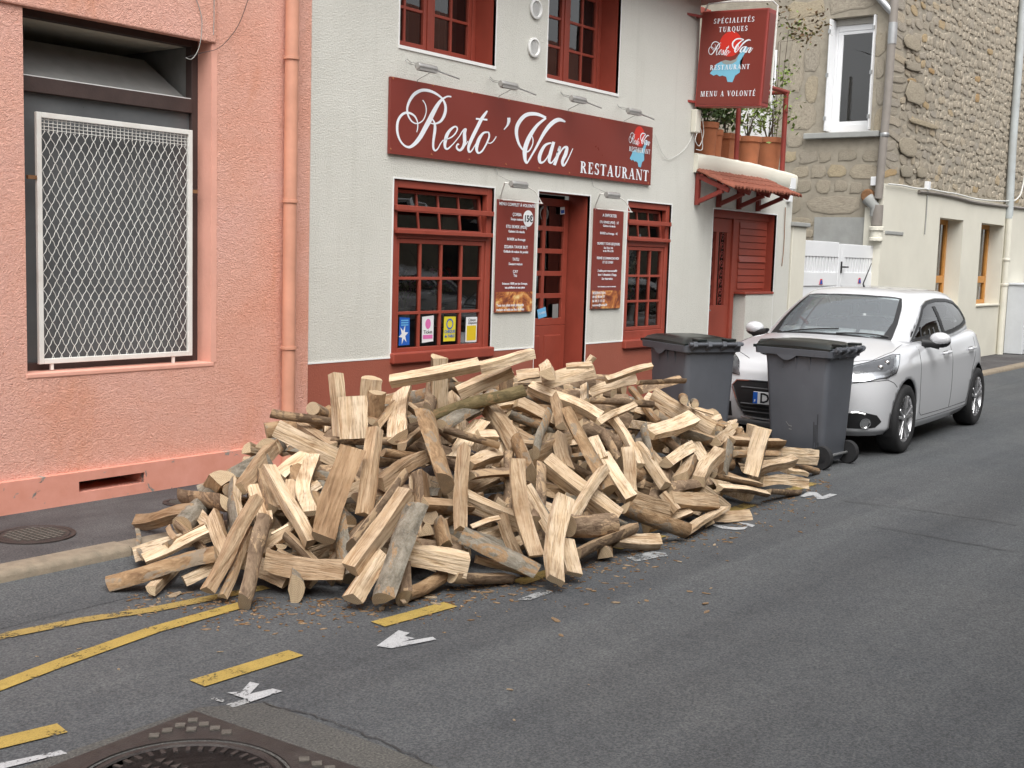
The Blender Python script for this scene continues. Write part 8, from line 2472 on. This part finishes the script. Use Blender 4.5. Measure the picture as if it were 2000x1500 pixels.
            for k in range(5):
                for dlt in (-.17, .17):
                    a = 2 * pi * k / 5 + dlt + .3
                    a0 = 2 * pi * k / 5 + dlt * .45 + .3
                    p_in = Vector((axu + cos(a0) * .03, yc_ + s * .072, RW + sin(a0) * .03)); p_out = Vector((axu + cos(a) * .205, yc_ + s * .082, RW + sin(a) * .205))
                    mb = MB(); mb.bar(p_in, p_out, .026, .030, (0, 1, 0)); mb.build('spoke', M['silver'], wh, bevel=.006)
            mb = MB(); mb.lathe([(.0005, yc_ + s * .092), (.035, yc_ + s * .09), (.045, yc_ + s * .07)], (axu, 0, RW), 20, 'y', cap=False); mb.build('hub_cap', M['silver'], wh, smooth=True)
            # wheel well
            mb = MB(); prof = []
            A = []; B = []
            for k in range(17):
                a = radians(-25 + 230 * k / 16)
                A.append(mb.vert((axu + cos(a) * .350, s * .845, .325 + sin(a) * .350))); B.append(mb.vert((axu + cos(a) * .345, s * .45, .325 + sin(a) * .345)))
            for k in range(16): mb.face(A[k], A[k + 1], B[k + 1], B[k])
            mb.face(*B); mb.build('wheel_well', M['black_plastic'], car, fix=False)
    # grille, plate, lower trim
    GR = [(.02, -.46, .615), (.01, 0, .625), (.02, .46, .615), (.04, .50, .56), (.02, .43, .40), (.05, .36, .30), (.03, 0, .285), (.05, -.36, .30), (.02, -.43, .40), (.04, -.50, .56)]
    gp = panel('grille', GR, bl, .004, M['black_plastic'], car, 4)
    line('chrome_frame', GR, bl, .008, .006, M['chrome'], gp, True)
    for k in range(7):
        w_ = .33 + k * .037
        if .415 < w_ < .53: continue
        line('grille_bar', [(.02, -.40, w_), (.0, 0, w_), (.02, .40, w_)], bl, .006, .008, M['wire_black'] if k % 2 else M['seat'], gp)
    line('chrome_lip', [(.06, -.40, .272), (.03, 0, .255), (.06, .40, .272)], bl, .009, .004, M['chrome'], gp)
    # lion-free round badge on the bonnet edge
    c = near(bl, (.06, 0, .70), .004); mb = MB(); mb.sphere(c, .045, 16, 8, (.25, 1, 1)); mb.build('badge', M['chrome'], car, smooth=True)
    mb = MB(); mb.box(-.028, -.014, -.26, .26, .415, .525); pl = mb.build('number_plate', M['plate'], car, bevel=.004)
    mb = MB(); mb.box(-.0295, -.02, .215, .258, .418, .522); mb.build('blue_band', M['blue'], pl)
    text_obj('plate_text', 'DW-208-KF' if False else 'DW·', .125, M['black_print'], pl, (-.0305, .195, .430), (0, -1, 0), (0, 0, 1), 'LEFT', bold=.002)
    text_obj('plate_letter', 'F', .035, M['white_print'], pl, (-.0305, .240, .430), (0, -1, 0), (0, 0, 1), 'CENTER', bold=.001)
    # roof antenna and wiper
    mb = MB(); mb.tube([(2.05, 0, 1.45), (2.0, 0, 1.49), (2.22, 0, 1.70)], [.012, .008, .004], 6); mb.build('antenna', M['black_plastic'], car, smooth=True)
    for a, c in (((1.0, .52, 1.045), (1.08, -.10, 1.075)), ((1.0, -.10, 1.055), (1.10, -.58, 1.06))):
        P_ = [near(bg_, q, .018) for q in dens([a, c], False)]; mb = MB(); mb.tube(P_, .008, 6); mb.build('wiper', M['black_plastic'], car, smooth=True)
    # floor pan and cabin
    mb = MB(); mb.box(.45, 3.6, -.70, .70, .19, .30); mb.build('floor_pan', M['black_plastic'], car)
    mb = MB(); mb.box(.46, 1.20, -.58, .58, .30, .76); mb.build('engine_bay', M['black_plastic'], car)
    mb = MB(); mb.prism([(1.06, -.46, .90), (1.06, -.46, 1.02), (1.25, -.46, 1.035), (1.25, -.46, .55), (1.06, -.46, .55)], (0, .92, 0)); mb.prism([(1.252, -.64, .90), (1.252, -.64, 1.03), (1.38, -.64, 1.03), (1.55, -.64, .95), (1.55, -.64, .55), (1.252, -.64, .55)], (0, 1.28, 0)); mb.build('dashboard', M['seat'], car, bevel=.02)
    for (u_, v_) in ((2.05, .36), (2.05, -.36), (2.95, .36), (2.95, -.36)):
        mb = MB(); mb.box(u_ - .25, u_ + .25, v_ - .25, v_ + .25, .42, .58); mb.build('seat_cushion', M['seat'], car, bevel=.04)
        mb = MB(); mb.prism([(u_ + .18, v_ - .24, .55), (u_ + .30, v_ - .24, .55), (u_ + .42, v_ - .22, 1.10), (u_ + .30, v_ - .22, 1.12)], (0, .46, 0)); mb.build('seat_back', M['seat'], car, bevel=.04)
        mb = MB(); mb.box(u_ + .34, u_ + .44, v_ - .12, v_ + .12, 1.14, 1.28); mb.build('headrest', M['seat'], car, bevel=.03)
    mb = MB(); cst = Vector((1.62, -.36, .95)); ax_ = Vector((-.85, 0, .5)).normalized(); e1 = ax_.cross(Vector((0, 1, 0))).normalized(); e2 = Vector((0, 1, 0))
    mb.tube([cst + (e1 * cos(2 * pi * k / 24) + e2 * sin(2 * pi * k / 24)) * .18 for k in range(24)], .016, 8, closed=True); mb.bar(cst - e2 * .17, cst + e2 * .17, .05, .02); mb.build('steering_wheel', M['black_plastic'], car, smooth=True)
    mb = MB(); mb.obox((1.72, 0, 1.33), (0, 1, 0), (.3, 0, 1), (1, 0, 0), .12, .035, .02); mb.build('inner_mirror', M['black_plastic'], car, bevel=.01)
    return car
CAR_YAW = radians(3.0)
CAR_S = 1.09
fwl = gz(1750, 883, ROAD)                        # where the street-side front wheel meets the road
loc = Vector((fwl.x, fwl.y, ROAD)) - Matrix.Rotation(CAR_YAW, 3, 'Z') @ (Vector((.80, -.80, 0)) * CAR_S)
car = build_car('parked_car', 'white five-door hatchback parked facing the firewood heap', (loc.x, loc.y, ROAD), CAR_YAW, CAR_S)
# ================================================================= ACROSS THE STREET (only its reflections show)
random.seed(55)
op = thing('opposite_house', 'plain house across the street, showing only as reflections in the windows', 'building')
holes = []
x = -6.0
while x < 36:
    holes.append((x, x + 1.05, .95, 2.35, .2)); holes.append((x, x + 1.05, 3.7, 5.2, .2)); x += 2.9
b = MB(); wall_holes(b, -9, 40, 0, 5.8, holes, 0.0, True, .3)
# built facing -Y, then turned round to face the street
o = b.build('wall', M['mortar'], op, fix=False)
for hh in holes:
    mb = MB(); mb.box(hh[0], hh[1], .12, .14, hh[2], hh[3]); mb.build('pane', M['room_dark'], op)
    mb = MB(); rects_frame(mb, hh[0], hh[1], hh[2], hh[3], .07, .08, .13); mb.build('window_frame', M['pvc'], op)
mb = MB(); mb.poly([(-9, -.5, 5.7), (40, -.5, 5.7), (40, 4, 7.8), (-9, 4, 7.8)]); mb.build('roof', M['tile'], op)
op.location = (31, -9.3, 0); op.rotation_euler = (0, 0, pi)
c2 = copy_tree(car)
c2.name = 'parked_car'
tag(c2, 'second hatchback across the street, showing only as a reflection', 'car')
c2.location = (18.6, -8.05 + .0, ROAD); c2.rotation_euler = (0, 0, pi)
